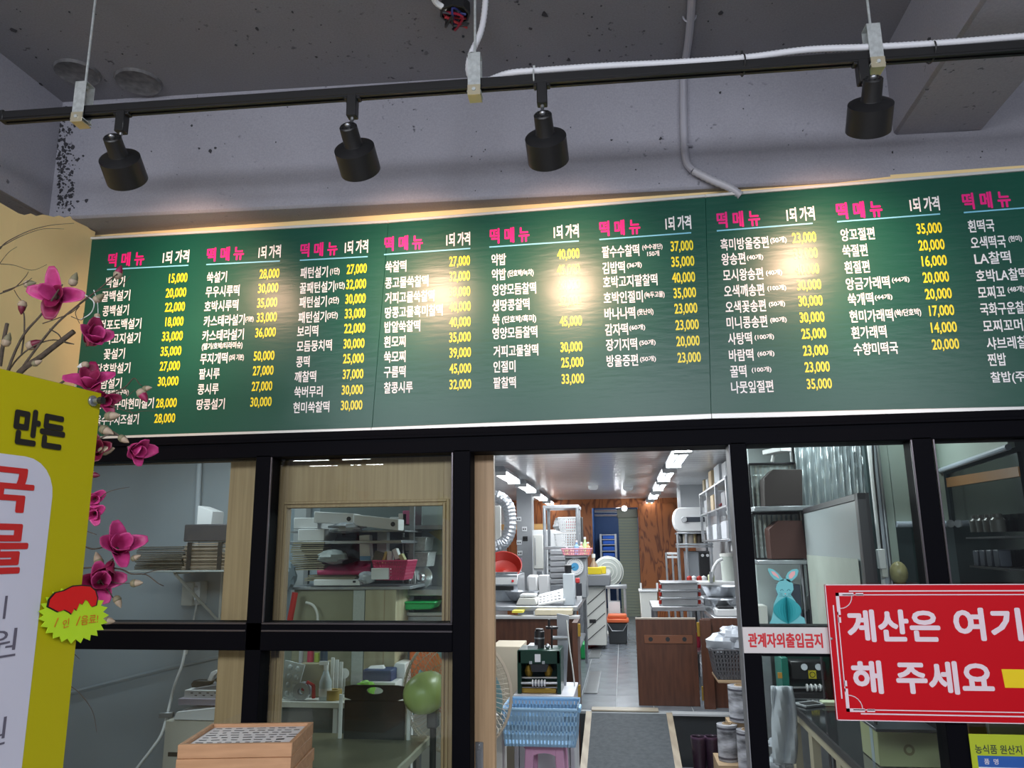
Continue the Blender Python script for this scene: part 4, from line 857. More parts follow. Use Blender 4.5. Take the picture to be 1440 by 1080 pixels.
c = at(878, 715, KY1-.2); T('small_wall_lamp', MB().ball(c, .05, 10, 8), mat('lamp_glow', (.9, .95, 1), .4, emit=8), 'small bright lamp above the green shutter', 'lamp')
light('recess_fill', 'POINT', (xg0, KY1+.9, KC-.2), 14, (.9, .95, 1), shadow_soft_size=.05)  # added light without a fixture, lifts the dark doorway recess
light('kitchen_fill', 'AREA', (-.3, 9.5, KC-.12), 120, (.92, .97, 1), (-.3, 9.5, 0), shape='RECTANGLE', size=1.4, size_y=6)
# lights of the side rooms
light('store_light', 'AREA', (-2.6, 4.3, 2.45), 13, (.85, .94, 1), (-2.6, 4.3, 0), shape='RECTANGLE', size=1.2, size_y=.1)
light('passage_light', 'AREA', (.1, 5.1, 2.45), 40, (.92, .97, 1), (.1, 5.1, 0), shape='RECTANGLE', size=.3, size_y=1.2)
light('side_room_light', 'AREA', (1.25, 4.6, 2.45), 12, (.88, .96, 1), (1.25, 4.6, 0), shape='RECTANGLE', size=.2, size_y=1.2)
# ---------------------------------------------------------------- ramp
zr = atz(880, 1003, KF); ry1 = zr.y
xa = atz(824, 1002, KF).x; xb = atz(946, 1006, KF).x
ry0 = ry1-2.3
rp = thing('entry_ramp', 'grey matted ramp with wooden edges leading up to the kitchen', 'ramp', ((xa+xb)/2, ry0, 0))
part('mat', MB().prism([(xa, ry0, .0), (xa, ry1, KF-.0), (xa, ry1, 0), ], (xb-xa, 0, 0)), M_mat, rp)
for x_ in (xa, xb-.045): part('edge_board', MB().prism([(x_, ry0, 0), (x_, ry1+.02, KF+.006), (x_, ry1+.02, 0)], (.045, 0, 0)), wood('pale_board', (.36, .30, .22), (.26, .21, .15), 'y', 8), rp)
part('top_bar', MB().bb((xa+.04, ry1+.05, KF), (xb-.1, ry1+.17, KF+.012)), wood('pale_board2', (.38, .34, .27), (.30, .26, .2), 'x', 8), rp, bev=.003)
struct('step_front', MB().bb((KL, ry1+.02, 0), (xa, KY0+.02, KF-.012)).bb((xb, ry1+.02, 0), (KR+.4, KY0+.02, KF-.012)), mat('dark_step_tile', (.035, .04, .045), .3))
struct('step_tiles', MB().bb((xa, ry1+.02, .0), (xb, KY0+.02, KF-.003)), M_grout)
part('step_nosing', MB().bb((xb, ry1+.0, KF-.012), (KR+.2, ry1+.1, KF+.002)), mat('pale_nosing', (.50, .52, .54), .4), bpy.data.objects['step_front'])
# floor drains
for (x0, y0, x1, y1), lab in (((828, 903, 848, 926), 'far'), ((821, 945, 845, 976), 'near')):
    a = atz(x0, y1, KF); b = atz(x1, y0, KF); dg = thing('floor_drain', lab+' slotted steel drain grate in the tiled kitchen floor', 'drain', (a.x, a.y, KF))
    part('frame', MB().bb((a.x, a.y, KF), (b.x, b.y, KF+.004)), mat('drain_dark', (.05, .05, .055), .6), dg)
    n = 9
    for k in range(n): xx = a.x+(b.x-a.x)*(k+.5)/n; part('bar', MB().bb((xx-.009, a.y+.01, KF+.004), (xx+.009, b.y-.01, KF+.009)), M_steel, dg)
# ---------------------------------------------------------------- brown half walls and swing gate
HY = 6.75
zt = at(800, 870, HY).z
struct('wall_half_left', MB().bb((KL, HY, 0), (at(814, 870, HY).x, HY+.05, zt)).bb((at(808, 870, HY).x, HY-.35, 0), (at(815, 870, HY).x, HY, zt)), M_brown)
part('cap', MB().bb((KL, HY-.03, zt), (at(815, 870, HY).x, HY+.12, zt+.02)), mat('pale_stone_cap', (.50, .50, .50), .3), bpy.data.objects['wall_half_left'])
hy2 = HY-.1
struct('wall_half_right', MB().bb((at(986, 870, hy2).x, hy2, 0), (KR+.02, hy2+.05, at(1000, 870, hy2).z)).bb((at(983, 870, hy2).x, hy2-.06, 0), (at(998, 870, hy2).x, hy2, at(1000, 871, hy2).z)), M_brown)
g = thing('swing_gate', 'low brown wooden swing gate with three round holes', 'gate', tuple(at(945, 993, HY-.05)))
gy = HY-.06; g0 = at(898.5, 990, gy); g1 = at(985, 990, gy)
part('panel', MB().bb((g0.x, gy, at(940, 993, gy).z), (g1.x, gy+.03, at(940, 871, gy).z)), M_brown, g, bev=.003)
part('top_edge', MB().bb((g0.x, gy-.002, at(940, 871, gy).z), (g1.x, gy+.032, at(940, 871, gy).z+.012)), mat('pale_edge', (.42, .36, .30), .5), g)
pl = part('hole_plate', MB().bb((at(906, 900, gy).x, gy-.006, at(940, 905, gy).z), (at(974, 900, gy).x, gy, at(940, 893, gy).z)), mat('plate_brown', (.16, .06, .03), .35), g, bev=.002)
for px in (915, 939, 962.5): part('grommet', MB().cyl(at(px, 899, gy-.007), at(px, 899, gy-.0071)+V((0, .004, 0)), .018, n=14), M_black, pl)
for px, py in ((982, 885), (989, 975)): part('brass_hinge', MB().bb((at(px-2.2, py, gy).x, gy-.012, at(px, py+10, gy).z), (at(px+2.2, py, gy).x, gy, at(px, py-10, gy).z)), mat('brass', (.45, .28, .05), .35, metal=.7), g, bev=.002)
for py in (886, 972): T('brass_hinge', MB().bb((at(812.5, py, HY-.36).x, HY-.37, at(813, py+9, HY-.36).z), (at(816.5, py, HY-.36).x, HY-.35, at(813, py-9, HY-.36).z)), MATS['brass'], ('upper' if py < 900 else 'lower')+' brass hinge on the left brown half wall', 'hinge', bev=.002)
def B(name, x0, y0, x1, y1, Y, dep, m, lab, cat, group=None, bev=.004, z0=None): return T(name, pbox(x0, y0, x1, y1, Y, dep, z0), m, lab, cat, group, bev=bev)
def PB(name, root, x0, y0, x1, y1, Y, dep, m, bev=.003, z0=None, label=None): return part(name, pbox(x0, y0, x1, y1, Y, dep, z0), m, root, bev=bev, label=label)
def TH(name, lab, cat, px, py, Y, group=None): return thing(name, lab, cat, tuple(at(px, py, Y)), group)
# ================================================================ passage: machine, cabinet, basket, stool
M_marb = mat('marble_laminate', (.62, .63, .68), .35, col2=(.50, .51, .56), nscale=5)
cy = 4.95
cb = TH('marble_cabinet', 'grey white marble laminate cabinet under the green machine', 'cabinet', 766, 1079, cy)
zc1 = at(765, 978, cy).z; xl_ = at(722.5, 980, cy).x; xr_ = at(806, 980, cy).x
part('carcass', MB().bb((xl_+.012, cy+.03, 0), (xr_-.012, cy+.46, zc1-.02)), mat('cabinet_dark', (.30, .31, .33), .6), cb)
part('top', MB().bb((xl_-.004, cy-.01, zc1-.022), (xr_+.004, cy+.48, zc1)), M_marb, cb, bev=.002)
for a, b in ((xl_, xl_+.025), (xr_-.025, xr_)): part('side', MB().bb((a, cy, 0), (b, cy+.47, zc1-.022)), M_marb, cb, bev=.002)
part('rail', MB().bb((xl_+.025, cy+.004, zc1-.05), (xr_-.025, cy+.03, zc1-.022)), M_marb, cb); part('drawer_front', MB().bb((xl_+.05, cy+.02, zc1-.22), (xr_-.05, cy+.032, zc1-.075)), M_marb, cb, bev=.002)
part('door', MB().bb((xl_+.03, cy+.012, .03), (xr_-.03, cy+.032, zc1-.24)), M_marb, cb, bev=.002)
# green rice-cake machine
my = cy+.04; M_mg = mat('machine_green', (.003, .032, .020), .3)
mc = thing('rice_cake_machine', 'dark green rice cake machine with white rollers on the marble cabinet', 'machine', tuple(at(757, 975, my)))
PB('side_plate', mc, 727.5, 915, 733, 975, my, .24, M_mg, z0=zc1); PB('side_plate', mc, 783, 915, 788.5, 975, my, .24, M_mg, z0=zc1)
PB('hood', mc, 727.5, 914, 788.5, 934, my, .24, M_mg, .006); PB('back_plate', mc, 733, 932, 783, 974, my+.2, .03, M_mg)
PB('label_plate', mc, 752, 920, 760, 931, my-.003, .004, M_paper, .0)
for x_ in (746, 764): PB('latch', mc, x_-2, 930, x_+2, 934, my-.006, .006, M_steel, .001)
part('hopper', MB().prism([at(745, 933, my+.02), at(772, 933, my+.02), at(768, 945, my+.02), at(748, 945, my+.02)], (0, .14, 0)), M_black, mc)
part('brass_nozzle', MB().lathe([(.02, 0), (.03, .03), (.012, .07)], at(744, 950, my+.08), (0, 0, 1), 10).lathe([(.02, 0), (.03, .03), (.012, .07)], at(771, 950, my+.08), (0, 0, 1), 10), MATS['brass'], mc)
part('roller_bar', MB().cyl(at(731, 960.5, my+.01), at(784, 960.5, my+.01), .009, n=10), M_steel, mc)
for k in range(9): x_ = 748.5+k*2.15; part('roller', MB().cyl(at(x_, 960.5, my+.01), at(x_+1.5, 960.5, my+.01), .021 if k % 2 == 0 else .017, n=14), M_white if k % 2 == 0 else M_steeld, mc)
for k in range(2): part('tie_rod', MB().cyl(at(731, 953+k*14, my+.05), at(784, 953+k*14, my+.05), .006, n=8), M_steel, mc)
PB('brass_tray', mc, 734, 968, 782, 974, my+.03, .12, MATS['brass'], .002, z0=zc1)
part('motor', MB().cyl(at(758.5, 914, my+.12), at(758.5, 887, my+.12), .032, n=18).cyl(at(758.5, 887, my+.12), at(758.5, 884, my+.12), .027, n=18), M_black, mc, bev=.003)
part('motor_band', MB().cyl(at(758.5, 898, my+.12), at(758.5, 896, my+.12), .0335, n=18), M_steeld, mc)
part('top_plate', pbox(742, 908, 756, 915, my+.05, .15), M_steel, mc)
part('hand_wheel', MB().cyl(at(776, 884, my+.1), at(776, 881, my+.1), .04, n=18).cyl(at(772, 881, my+.1), at(772, 871, my+.1), .008, n=8).cyl(at(776, 914, my+.1), at(776, 880, my+.1), .006, n=8), M_black, mc)
part('knob', MB().ball(at(770, 909, my+.06), .016, 10, 8), M_steel, mc)
part('chute', MB().prism([at(783, 863, my+.3), at(800, 866, my+.3), at(799, 905, my+.3), at(796, 970, my+.3), at(786, 970, my+.3), at(784, 905, my+.3)], (0, .02, 0)), M_steeld, mc)
part('chute_bracket', MB().cyl(at(776, 897, my+.2), at(797, 897, my+.28), .012, n=8), M_steel, mc)
part('power_cable', MB().tube(smoothp([at(797, 872, my+.28), at(801, 910, my+.28), at(806, 945, my+.28), at(809, 975, my+.3), at(811, 1000, my+.3)], 6), .005, 6), M_offw, mc)
# pink stool with blue basket
sy = 4.45; M_pkst = mat('pink_plastic', (.62, .33, .50), .4); zs_ = at(765, 1046, sy).z
st = thing('pink_stool', 'pink plastic stool under the blue basket', 'stool', tuple(at(765, 1079, sy)))
sx0, sx1 = at(736, 1046, sy).x, at(794, 1046, sy).x; xm = (sx0+sx1)/2
part('seat', MB().bb((sx0, sy, zs_-.03), (sx1, sy+.27, zs_)), M_pkst, st, bev=.012, seg=3)
for a, c_ in ((sx0, -1), (sx1, 1)):
    for yy_ in (sy+.01, sy+.22):
        part('leg', MB().prism([(a-c_*.008, yy_, zs_-.02), (a-c_*.055, yy_, zs_-.02), (a-c_*.035, yy_, 0), (a+c_*.02, yy_, 0)], (0, .04, 0)), M_pkst, st, bev=.005)
part('arch', MB().prism([(xm+.085*cos(t*pi/10), sy+.012, zs_-.10+.05*sin(t*pi/10)) for t in range(11)]+[(xm-.1, sy+.012, zs_-.02), (xm+.1, sy+.012, zs_-.02)], (0, .006, 0)), M_pkst, st)
M_bb = mat('blue_plastic', (.33, .55, .78), .35)
bk = thing('blue_basket', 'light blue plastic basket with square holes on the pink stool', 'basket', tuple(at(760, 1044, sy-.03)))
def crate(root, x0, x1, z0, z1, y0, y1, m, cols, rows, flare=.02, th=.004, rim=.01, rib=.28, band=.17):
    # lattice walls: real holes between ribs
    def wall(A, B_, nm, nc):
        A0, A1, B0_, B1_ = A[0], A[1], B_[0], B_[1]; s = MB()
        def P_(u, v): return (A0.lerp(B0_, u)).lerp(A1.lerp(B1_, u), v)
        nrm = (B0_-A0).cross(V((0, 0, 1))).normalized()*th
        for i in range(nc+1):
            u = i/nc; w_ = rib/nc; s.prism([P_(max(0, u-w_), 0), P_(min(1, u+w_), 0), P_(min(1, u+w_), 1), P_(max(0, u-w_), 1)], nrm)
        for j in range(rows+1):
            v = j/rows; w_ = band/rows; s.prism([P_(0, max(0, v-w_)), P_(1, max(0, v-w_)), P_(1, min(1, v+w_)), P_(0, min(1, v+w_))], nrm)
        part(nm, s, m, root, smooth=0)
    f = flare; c = [((x0+f, y0+f*.5), (x0, y0)), ((x1-f, y0+f*.5), (x1, y0)), ((x1-f, y1-f*.5), (x1, y1)), ((x0+f, y1-f*.5), (x0, y1))]
    cc = [(V((a[0], a[1], z0)), V((b[0], b[1], z1))) for a, b in c]
    nd = max(2, int(cols*(y1-y0)/(x1-x0)))
    wall(cc[0], cc[1], 'front_wall', cols); wall(cc[1], cc[2], 'side_wall', nd); wall(cc[2], cc[3], 'back_wall', cols); wall(cc[3], cc[0], 'side_wall', nd)
    part('bottom', MB().bb((x0+f, y0+f*.5, z0), (x1-f, y1-f*.5, z0+th)), m, root)
    part('rim', MB().tube([cc[k % 4][1] for k in range(5)], rim, 6), m, root)
crate(bk, at(706, 1000, sy-.08).x, at(811, 1000, sy-.08).x, zs_+.002, at(760, 998, sy-.08).z, sy-.08, sy+.24, M_bb, 20, 4, .015, .003, .008, rib=.34, band=.30)
part('handle', MB().bb((at(811, 1002, sy).x, sy+.05, at(760, 1009, sy-.08).z), (at(816, 1002, sy).x, sy+.15, at(760, 1001, sy-.08).z)), M_bb, bk, bev=.004)
# electric fan seen from behind
fy = 3.95; fc = at(642, 975, fy); FR = 77/F_PX*fy
M_cream = mat('cream_fan_wire', (.60, .52, .42), .45); M_lime = mat('lime_fan_motor', (.36, .46, .14), .35)
fn = thing('pedestal_fan', 'pedestal fan with cream wire guard and lime green motor behind the left panes', 'fan', (fc.x, fy, 0))
nf = V((.15, 1, 0)).normalized(); fx, fz, _d = frame_from(nf)
def fp(a_, r_, o_): return fc+(fx*cos(a_)+fz*sin(a_))*r_+nf*o_
for nm, sgn in (('back_guard', -1), ('front_guard', 1)):
    s = MB()
    for k in range(72):
        a_ = k/72*2*pi; s.tube([fp(a_+.0, FR*.28, sgn*.09), fp(a_+.12, FR*.7, sgn*.085), fp(a_+.2, FR*.93, sgn*.06), fp(a_+.22, FR, sgn*.01)], .0014, 3, False)
    for r_, o_ in ((.28, .09), (.55, .088), (.8, .075), (1.0, .01)): s.tube([fp(k/36*2*pi, FR*r_, sgn*o_) for k in range(37)], .002 if r_ < 1 else .005, 4, False)
    g_ = part(nm, s, M_cream, fn, smooth=60)
for k in range(4):
    s = MB(); a_ = k*pi/2
    s.grid(lambda u, v: fp(a_+(u-.5)*.9*(.5+v*.5), FR*(.12+.72*v), (u-.5)*.08), 5, 5); part('blade', s, mat('fan_blade', (.25, .45, .5), .3), fn, solid=.003)
mcx = at(606, 966, fy-.16)
part('motor', MB().lathe([(0, -.17), (.05, -.165), (.085, -.12), (.095, -.05), (.09, .02), (.05, .06), (0, .07)], fc-nf*.12+V((-.09, 0, .03)), nf, 24), M_lime, fn, smooth=70)
part('motor_ring', MB().tube([fc-nf*.245+V((-.09, 0, .03))+(fx*cos(k*pi/12)+fz*sin(k*pi/12))*.062 for k in range(25)], .002, 5), M_black, fn)
part('pivot', MB().bb((fc.x-.12, fy-.12, fc.z-.14), (fc.x-.07, fy-.06, fc.z-.0)), M_black, fn, bev=.006)
part('pole', MB().cyl((fc.x-.095, fy-.09, .04), (fc.x-.095, fy-.09, fc.z-.13), .016, n=12), M_black, fn)
part('base', MB().lathe([(0, .05), (.05, .05), (.13, .02), (.14, 0), (0, 0)], (fc.x-.095, fy-.09, 0), (0, 0, 1), 28), M_black, fn)
# things beyond the fan: cardboard, white fan stand and labels by the jamb
B('cardboard_box', 690, 909, 732, 922, 5.5, .35, mat('pale_board3', (.62, .54, .42), .7), 'open pale cardboard box left of the green machine', 'box', z0=.0)
B('orange_crate', 575, 905, 655, 1003, 4.6, .12, mat('orange_plastic', (.70, .16, .03), .45), 'orange crate behind the pedestal fan', 'crate', z0=.45, bev=.01)
B('low_table', 555, 1004, 706, 1012, 4.56, .17, M_offw, 'low table under the orange crate', 'table', z0=.0)
# ================================================================ right of the doorway: basket, film rolls, boots
ly = 5.75
lg = TH('wooden_ledge', 'small wooden ledge holding the grey perforated basket', 'ledge', 1040, 963, ly); PB('board', lg, 1010, 957.5, 1062, 961, ly, .38, wood('ledge_wood', (.40, .28, .17), (.30, .2, .12), 'x', 8), .001)
part('bracket', MB().bb((at(1049, 960, ly).x, ly+.1, 0), (at(1062, 960, ly).x, ly+.3, at(1040, 961, ly).z)), M_brown, lg)
zl = at(1040, 957.5, ly).z
pb = TH('perforated_basket', 'dark grey perforated plastic basket full of clear bags beside the doorway post', 'basket', 1030, 957, ly)
crate(pb, at(1003, 930, ly).x, at(1062, 930, ly).x, zl+.002, at(1030, 915, ly).z, ly+.02, ly+.34, mat('dark_grey_plastic', (.09, .09, .10), .4), 12, 7, .03, .004, .006)
M_bag = mat('clear_plastic_bag', (.42, .45, .50), .15)
def lump(name, c, r, m, lab, cat, group=None, seed=1, root=None):
    rn = random.Random(seed); s = MB().ball((0, 0, 0), 1, 14, 10); s.v = [V((p.x*r[0], p.y*r[1], p.z*r[2]))*(1+rn.uniform(-.16, .16)) for p in s.v]; s.xf(Matrix.Translation(V(c)))
    return part(name, s, m, root, smooth=25) if root else T(name, s, m, lab, cat, group, smooth=25)
for k, (px, py, r_) in enumerate(((1020, 905, .13), (1042, 903, .12), (1030, 893, .10))): lump('clear_bag', at(px, py, ly+.18), (r_, .12, r_*.62), M_bag, ('left crumpled clear bag in the dark grey basket', 'right crumpled clear bag in the dark grey basket', 'topmost crumpled clear bag in the dark grey basket')[k], 'plastic bag', seed=k)
M_film = mat('film_roll', (.58, .60, .66), .15, noise=.85, nscale=7, stretch=(1, 1, 3))
def roll(px, y0, y1, w, Y, lab, z0=None):
    a = at(px, y1, Y+.05); b = at(px, y0, Y+.05)
    if z0 is not None: a.z = z0
    r_ = w/2/F_PX*Y; r = thing('film_roll', lab, 'film roll', (b.x, Y+.05, a.z), 'rolls of printed film')
    part('film', MB().lathe([(r_*.45, a.z), (r_, a.z), (r_, b.z), (r_*.45, b.z)], (b.x, Y+.05, 0), (0, 0, 1), 28), M_film, r); part('core', MB().lathe([(r_*.45, a.z-.004), (r_*.45, b.z+.006), (r_*.36, b.z+.006), (r_*.36, a.z-.004)], (b.x, Y+.05, 0), (0, 0, 1), 20), M_card, r)
    for z_ in (a.z+.02, b.z-.02): part('dark_band', MB().lathe([(r_+.0008, z_-.006), (r_+.0008, z_+.006)], (b.x, Y+.05, 0), (0, 0, 1), 28), mat('film_print', (.08, .08, .1), .3), r)
ry_ = 5.35; zf = at(1025, 1018, ry_).z
roll(1040, 964, 1018, 31, ry_+.05, 'uppermost roll of shiny printed film, standing on the others', zf+.001)
T('roll_stand', MB().bb((at(1008, 1070, ry_).x, ry_-.08, 0), (at(1072, 1070, ry_).x, ry_+.22, at(1025, 1072, ry_).z)), M_card, 'cardboard base under the film rolls', 'box')
z_ = at(1025, 1072, ry_).z+.001
roll(1022, 1018, 1072, 26, ry_, 'left lower roll of shiny printed film', z_); roll(1049, 1026, 1080, 25, ry_-.16, 'front lower roll of printed film with a cardboard core', z_-.03); 
T('roll_stand', MB().bb((at(1040, 1018, ry_+.05).x-.07, ry_+.05, z_), (at(1040, 1018, ry_+.05).x+.12, ry_+.2, zf)), M_card, 'cardboard carton hidden behind the lower film rolls', 'box')
M_boot = mat('dark_rubber', (.035, .018, .035), .35, noise=.4, nscale=70)
for px, lab in ((982, 'left dark rubber boot at the foot of the step'), (1001, 'right dark rubber boot at the foot of the step')):
    c = at(px, 1036, 5.7); r_ = .046; b_t = thing('rubber_boot', lab, 'boot', (c.x, c.y, 0), 'pair of rubber boots')
    part('shaft', MB().lathe([(r_*1.05, c.z), (r_*1.08, c.z-.01), (r_*.95, c.z-.1), (r_*.85, .12), (r_*.95, .06), (r_*.9, .012)], (c.x, c.y, 0), (0, 0, 1), 20), M_boot, b_t, solid=.004); part('rim_band', MB().lathe([(r_*1.12, c.z-.012), (r_*1.12, c.z+.003), (r_*1.0, c.z+.003)], (c.x, c.y, 0), (0, 0, 1), 20), mat('boot_rim', (.08, .04, .08), .4), b_t)
    part('foot', MB().ball((c.x, c.y-.07, .045), (.045, .12, .045), 14, 8), M_boot, b_t); part('sole', MB().box((c.x, c.y-.06, .008), (.085, .24, .016)), M_black, b_t, bev=.004)
# ================================================================ kitchen, left side
def worktop(name, lab, x0, x1, y0, y1, z, kf=KF, shelf=True):
    r = thing(name, lab, 'worktop', ((x0+x1)/2, y0, kf)); part('top', MB().bb((x0, y0, z-.04), (x1, y1, z)), M_steel, r, bev=.004)
    for a in (x0+.03, x1-.03):
        for b in (y0+.04, y1-.04): part('leg', MB().cyl((a, b, kf), (a, b, z-.04), .018, n=10), M_steel, r)
    if shelf: part('shelf', MB().bb((x0+.03, y0+.04, kf+.3), (x1-.03, y1-.04, kf+.32)), M_steel, r)
    return r
wz = 1.13
wl = worktop('steel_worktop', 'stainless steel worktop behind the left brown half wall', KL+.02, at(826, 850, 8.4).x-.02, 7.0, 9.0, wz)
wx1 = at(826, 850, 8.4).x-.02
col = struct('trim_column', MB().bb((at(727, 750, 11.7).x, 11.7, KF), (at(748, 750, 11.7).x, 12.0, KC)), mat('column_grey', (.40, .41, .43), .5, noise=.1, nscale=3))
for k, (px, py, m, lab) in enumerate(((729.5, 730, M_white, 'white outlet plate highest on the grey column'), (737.5, 744, M_white, 'white switch plate in the middle of the grey column'), (738.5, 757.5, M_black, 'dark round switch on the grey column'), (730, 763, M_white, 'white outlet plate below the dark switch on the grey column'), (731, 778, M_white, 'white outlet plate above the pink one on the grey column'), (730.5, 788, M_pkst, 'pink plate lowest on the grey column'))):
    r = TH('wall_outlet', lab, 'outlet', px, py, 11.69); c = at(px, py, 11.685)
    part('plate', MB().box((c.x, 11.69, c.z), (.075, .014, .07), 0, ), m, r, bev=.003); part('socket_hole', MB().cyl((c.x-.015, 11.683, c.z), (c.x-.015, 11.681, c.z), .011, n=8).cyl((c.x+.015, 11.683, c.z), (c.x+.015, 11.681, c.z), .011, n=8), MATS['dark_void'], r)
# duct
dp = smoothp([at(610, 692, 9), at(650, 694, 9), at(676, 696, 9), at(700, 699, 9), at(713, 709, 9), at(717, 725, 9), at(717, 745, 9), at(711, 760, 9), at(700, 767, 9), at(676, 770, 9), at(640, 770, 9), at(610, 770, 9)], 7)
pa, rs = corrug(dp, .075, .02)
T('spiral_duct', MB().tube(pa, [.5*r_+.0375 for r_ in rs], 16), mat('duct_steel', (.48, .50, .53), .28, metal=.75), 'bent silver exhaust duct by the left kitchen wall', 'duct', smooth=20)
T('exhaust_hood_panel', pbox(600, 712, 704, 762, 9.3, .05), M_offw, 'white panel behind the silver duct', 'panel', bev=.003)
# red bowl on cooking machine
cz = B('cooking_machine', 690, 808, 728, 842, 7.6, .55, M_steel, 'steel machine with white control strip under the red bowl', 'machine', z0=wz+.001)
PB('control_strip', cz, 693, 812, 727, 822, 7.59, .01, M_white, .001); part('red_lamp', MB().cyl(at(721, 817, 7.59), at(721, 817, 7.58), .012, n=10), MATS['red_print'], cz); PB('knob_row', cz, 696, 824, 722, 830, 7.58, .015, M_black, .002)
rc = at(708, 797, 7.8)
T('red_bowl', MB().lathe([(0, .03), (.08, .0), (.15, .03), (.185, .13), (.175, .13), (.14, .045), (.07, .02), (0, .045)], rc+V((-.01, .05, -.07)), V((.15, -.75, .75)), 30), mat('red_bowl_plastic', (.42, .03, .02), .35), 'tilted red plastic bowl at the left of the kitchen', 'bowl', smooth=40)
T('red_bowl_rest', pbox(692, 805, 727, 809, 7.65, .4), M_steeld, 'tray under the red bowl', 'tray')
# near worktop row of things
def bowl(name, px, py, w, h, Y, m, lab, zb=None, depth=.8):
    c = at(px, py, Y); R_ = w/2/F_PX*Y; hh = h/F_PX*Y; z0 = (at(px, py+h, Y).z if zb is None else zb); z1 = at(px, py, Y).z
    H_ = max(.04, z1-z0); return T(name, MB().lathe([(0, .004), (R_*.45, 0), (R_*.75, H_*.3), (R_*.95, H_*.8), (R_*1.03, H_), (R_*.97, H_), (R_*.9, H_*.75), (R_*.7, H_*.32), (0, .01)], (c.x, Y, z0), (0, 0, 1), 28), m, lab, 'bowl', smooth=40)
bowl('steel_bowl', 734, 831, 46, 17, 7.5, M_steel, 'steel bowl on the left worktop behind the white scale', wz+.001)
r = TH('kitchen_scale', 'white kitchen scale on the left worktop', 'scale', 740, 850, 7.1)
part('body', MB().prism([at(725, 851, 7.1), at(755, 851, 7.1), at(752, 841, 7.1), at(730, 841, 7.1)], (0, .25, 0)), M_offw, r, bev=.004); PB('pan', r, 731, 836, 752, 839.5, 7.12, .22, M_white); PB('neck', r, 737, 839, 747, 842, 7.15, .1, M_black)
r = TH('cutting_tray', 'white tray with slots leaning on the left worktop', 'tray', 775, 845, 7.3)
q = [at(757, 852, 7.05), at(795, 845, 7.05), at(793, 829, 7.5), at(757, 838, 7.5)]
part('panel', MB().prism(q, (0, 0, .012)), M_white, r)
for j in range(3):
    for i in range(6):
        a = q[0].lerp(q[1], .1+i*.14).lerp(q[3].lerp(q[2], .1+i*.14), .18+j*.26); part('slot', MB().box((a.x, a.y, a.z+.0125), (.022, .06, .002)), M_black, r, smooth=0)
B('styrofoam_box', 792, 807, 807.5, 853, 7.1, .14, mat('styrofoam', (.60, .66, .72), .6), 'tall white foam box standing at the corner of the left worktop', 'box', z0=wz+.001)
lump('cloth', at(780, 855, 7.1), (.08, .06, .018), M_paper, 'crumpled white cloth at the front of the left worktop', 'cloth', seed=4)
T('board_plank', pbox(752, 858, 804, 865, 6.79, .2), mat('pale_wood', (.62, .55, .40), .6), 'pale wooden board on the ledge of the left half wall', 'board', bev=.003)
T('yellow_note', pbox(720, 859, 735, 862, 6.78, .15), mat('yellow_paper', (.75, .65, .08), .6), 'yellow note on the ledge of the left half wall', 'paper')
B('white_container', 741, 809, 756, 824, 8.3, .2, M_white, 'rounded white container left of the foam box', 'container', z0=wz+.001, bev=.02); B('white_container', 757, 809, 771, 824, 8.3, .2, M_white, 'square white container beside the rounded one', 'container', z0=wz+.001, bev=.008)
# tall steel rack with white baskets
rk = TH('steel_rack', 'tall steel rack holding white baskets', 'rack', 790, 860, 9.3)
ry = 9.3
for px, y_ in ((766, ry), (812.5, ry), (772, ry+.5), (815, ry+.5)):
    x_ = at(px, 750, y_).x; part('post', MB().cyl((x_, y_, KF), (x_, y_, at(790, 712, ry).z), .02, n=10), M_steel, rk)
for k, py in enumerate((712, 770, 815)):
    z_ = at(790, py, ry).z; part('shelf', MB().bb((at(764, 750, ry).x, ry-.02, z_-.025), (at(815, 750, ry).x, ry+.52, z_+.015)), M_steel, rk, bev=.004)
zsh = at(790, 770, ry).z+.015
w1 = TH('white_basket', 'upper white basket of pink packets in the steel rack', 'basket', 795, 745, ry+.05); w2 = TH('white_basket', 'lower white lattice basket in the steel rack', 'basket', 795, 768, ry+.05)
crate(w2, at(778, 760, ry).x, at(812, 760, ry).x, zsh, at(795, 750, ry).z, ry+.05, ry+.42, M_white, 9, 5, .02, .005, .012)
crate(w1, at(785, 740, ry).x, at(811, 740, ry).x, at(795, 748, ry).z, at(795, 728, ry).z, ry+.05, ry+.42, M_white, 8, 5, .02, .005, .012)
T('pink_packets', pbox(794, 732, 808, 744, ry+.12, .2), mat('pink_pack', (.70, .25, .28), .5), 'pink packets inside the upper white basket', 'packet')
lump('white_bag', at(789, 737, ry+.2), (.10, .12, .08), M_paper, 'white bag spilling left of the upper basket', 'bag', seed=8)
B('black_box', 813, 727, 819, 762, 10.2, .2, M_black, 'tall narrow black case behind the steel rack', 'case', z0=KF)
T('orange_plank', pbox(690, 737, 768, 745, 12.5, .1), mat('orange_wood', (.62, .34, .12), .6), 'orange wooden plank by the far left wall', 'plank')
fr = TH('white_fridge', 'tall white refrigerator behind the steel rack', 'refrigerator', 770, 830, 11.0)
PB('body', fr, 749, 745, 792, 845, 11.0, .6, M_white, .01, z0=KF); PB('door', fr, 750, 752, 764, 800, 10.97, .03, M_offw, .008); PB('handle', fr, 752, 756, 753, 795, 10.94, .02, M_steeld, .002); PB('vent', fr, 755, 803, 763, 830, 10.97, .03, M_steeld, .004)
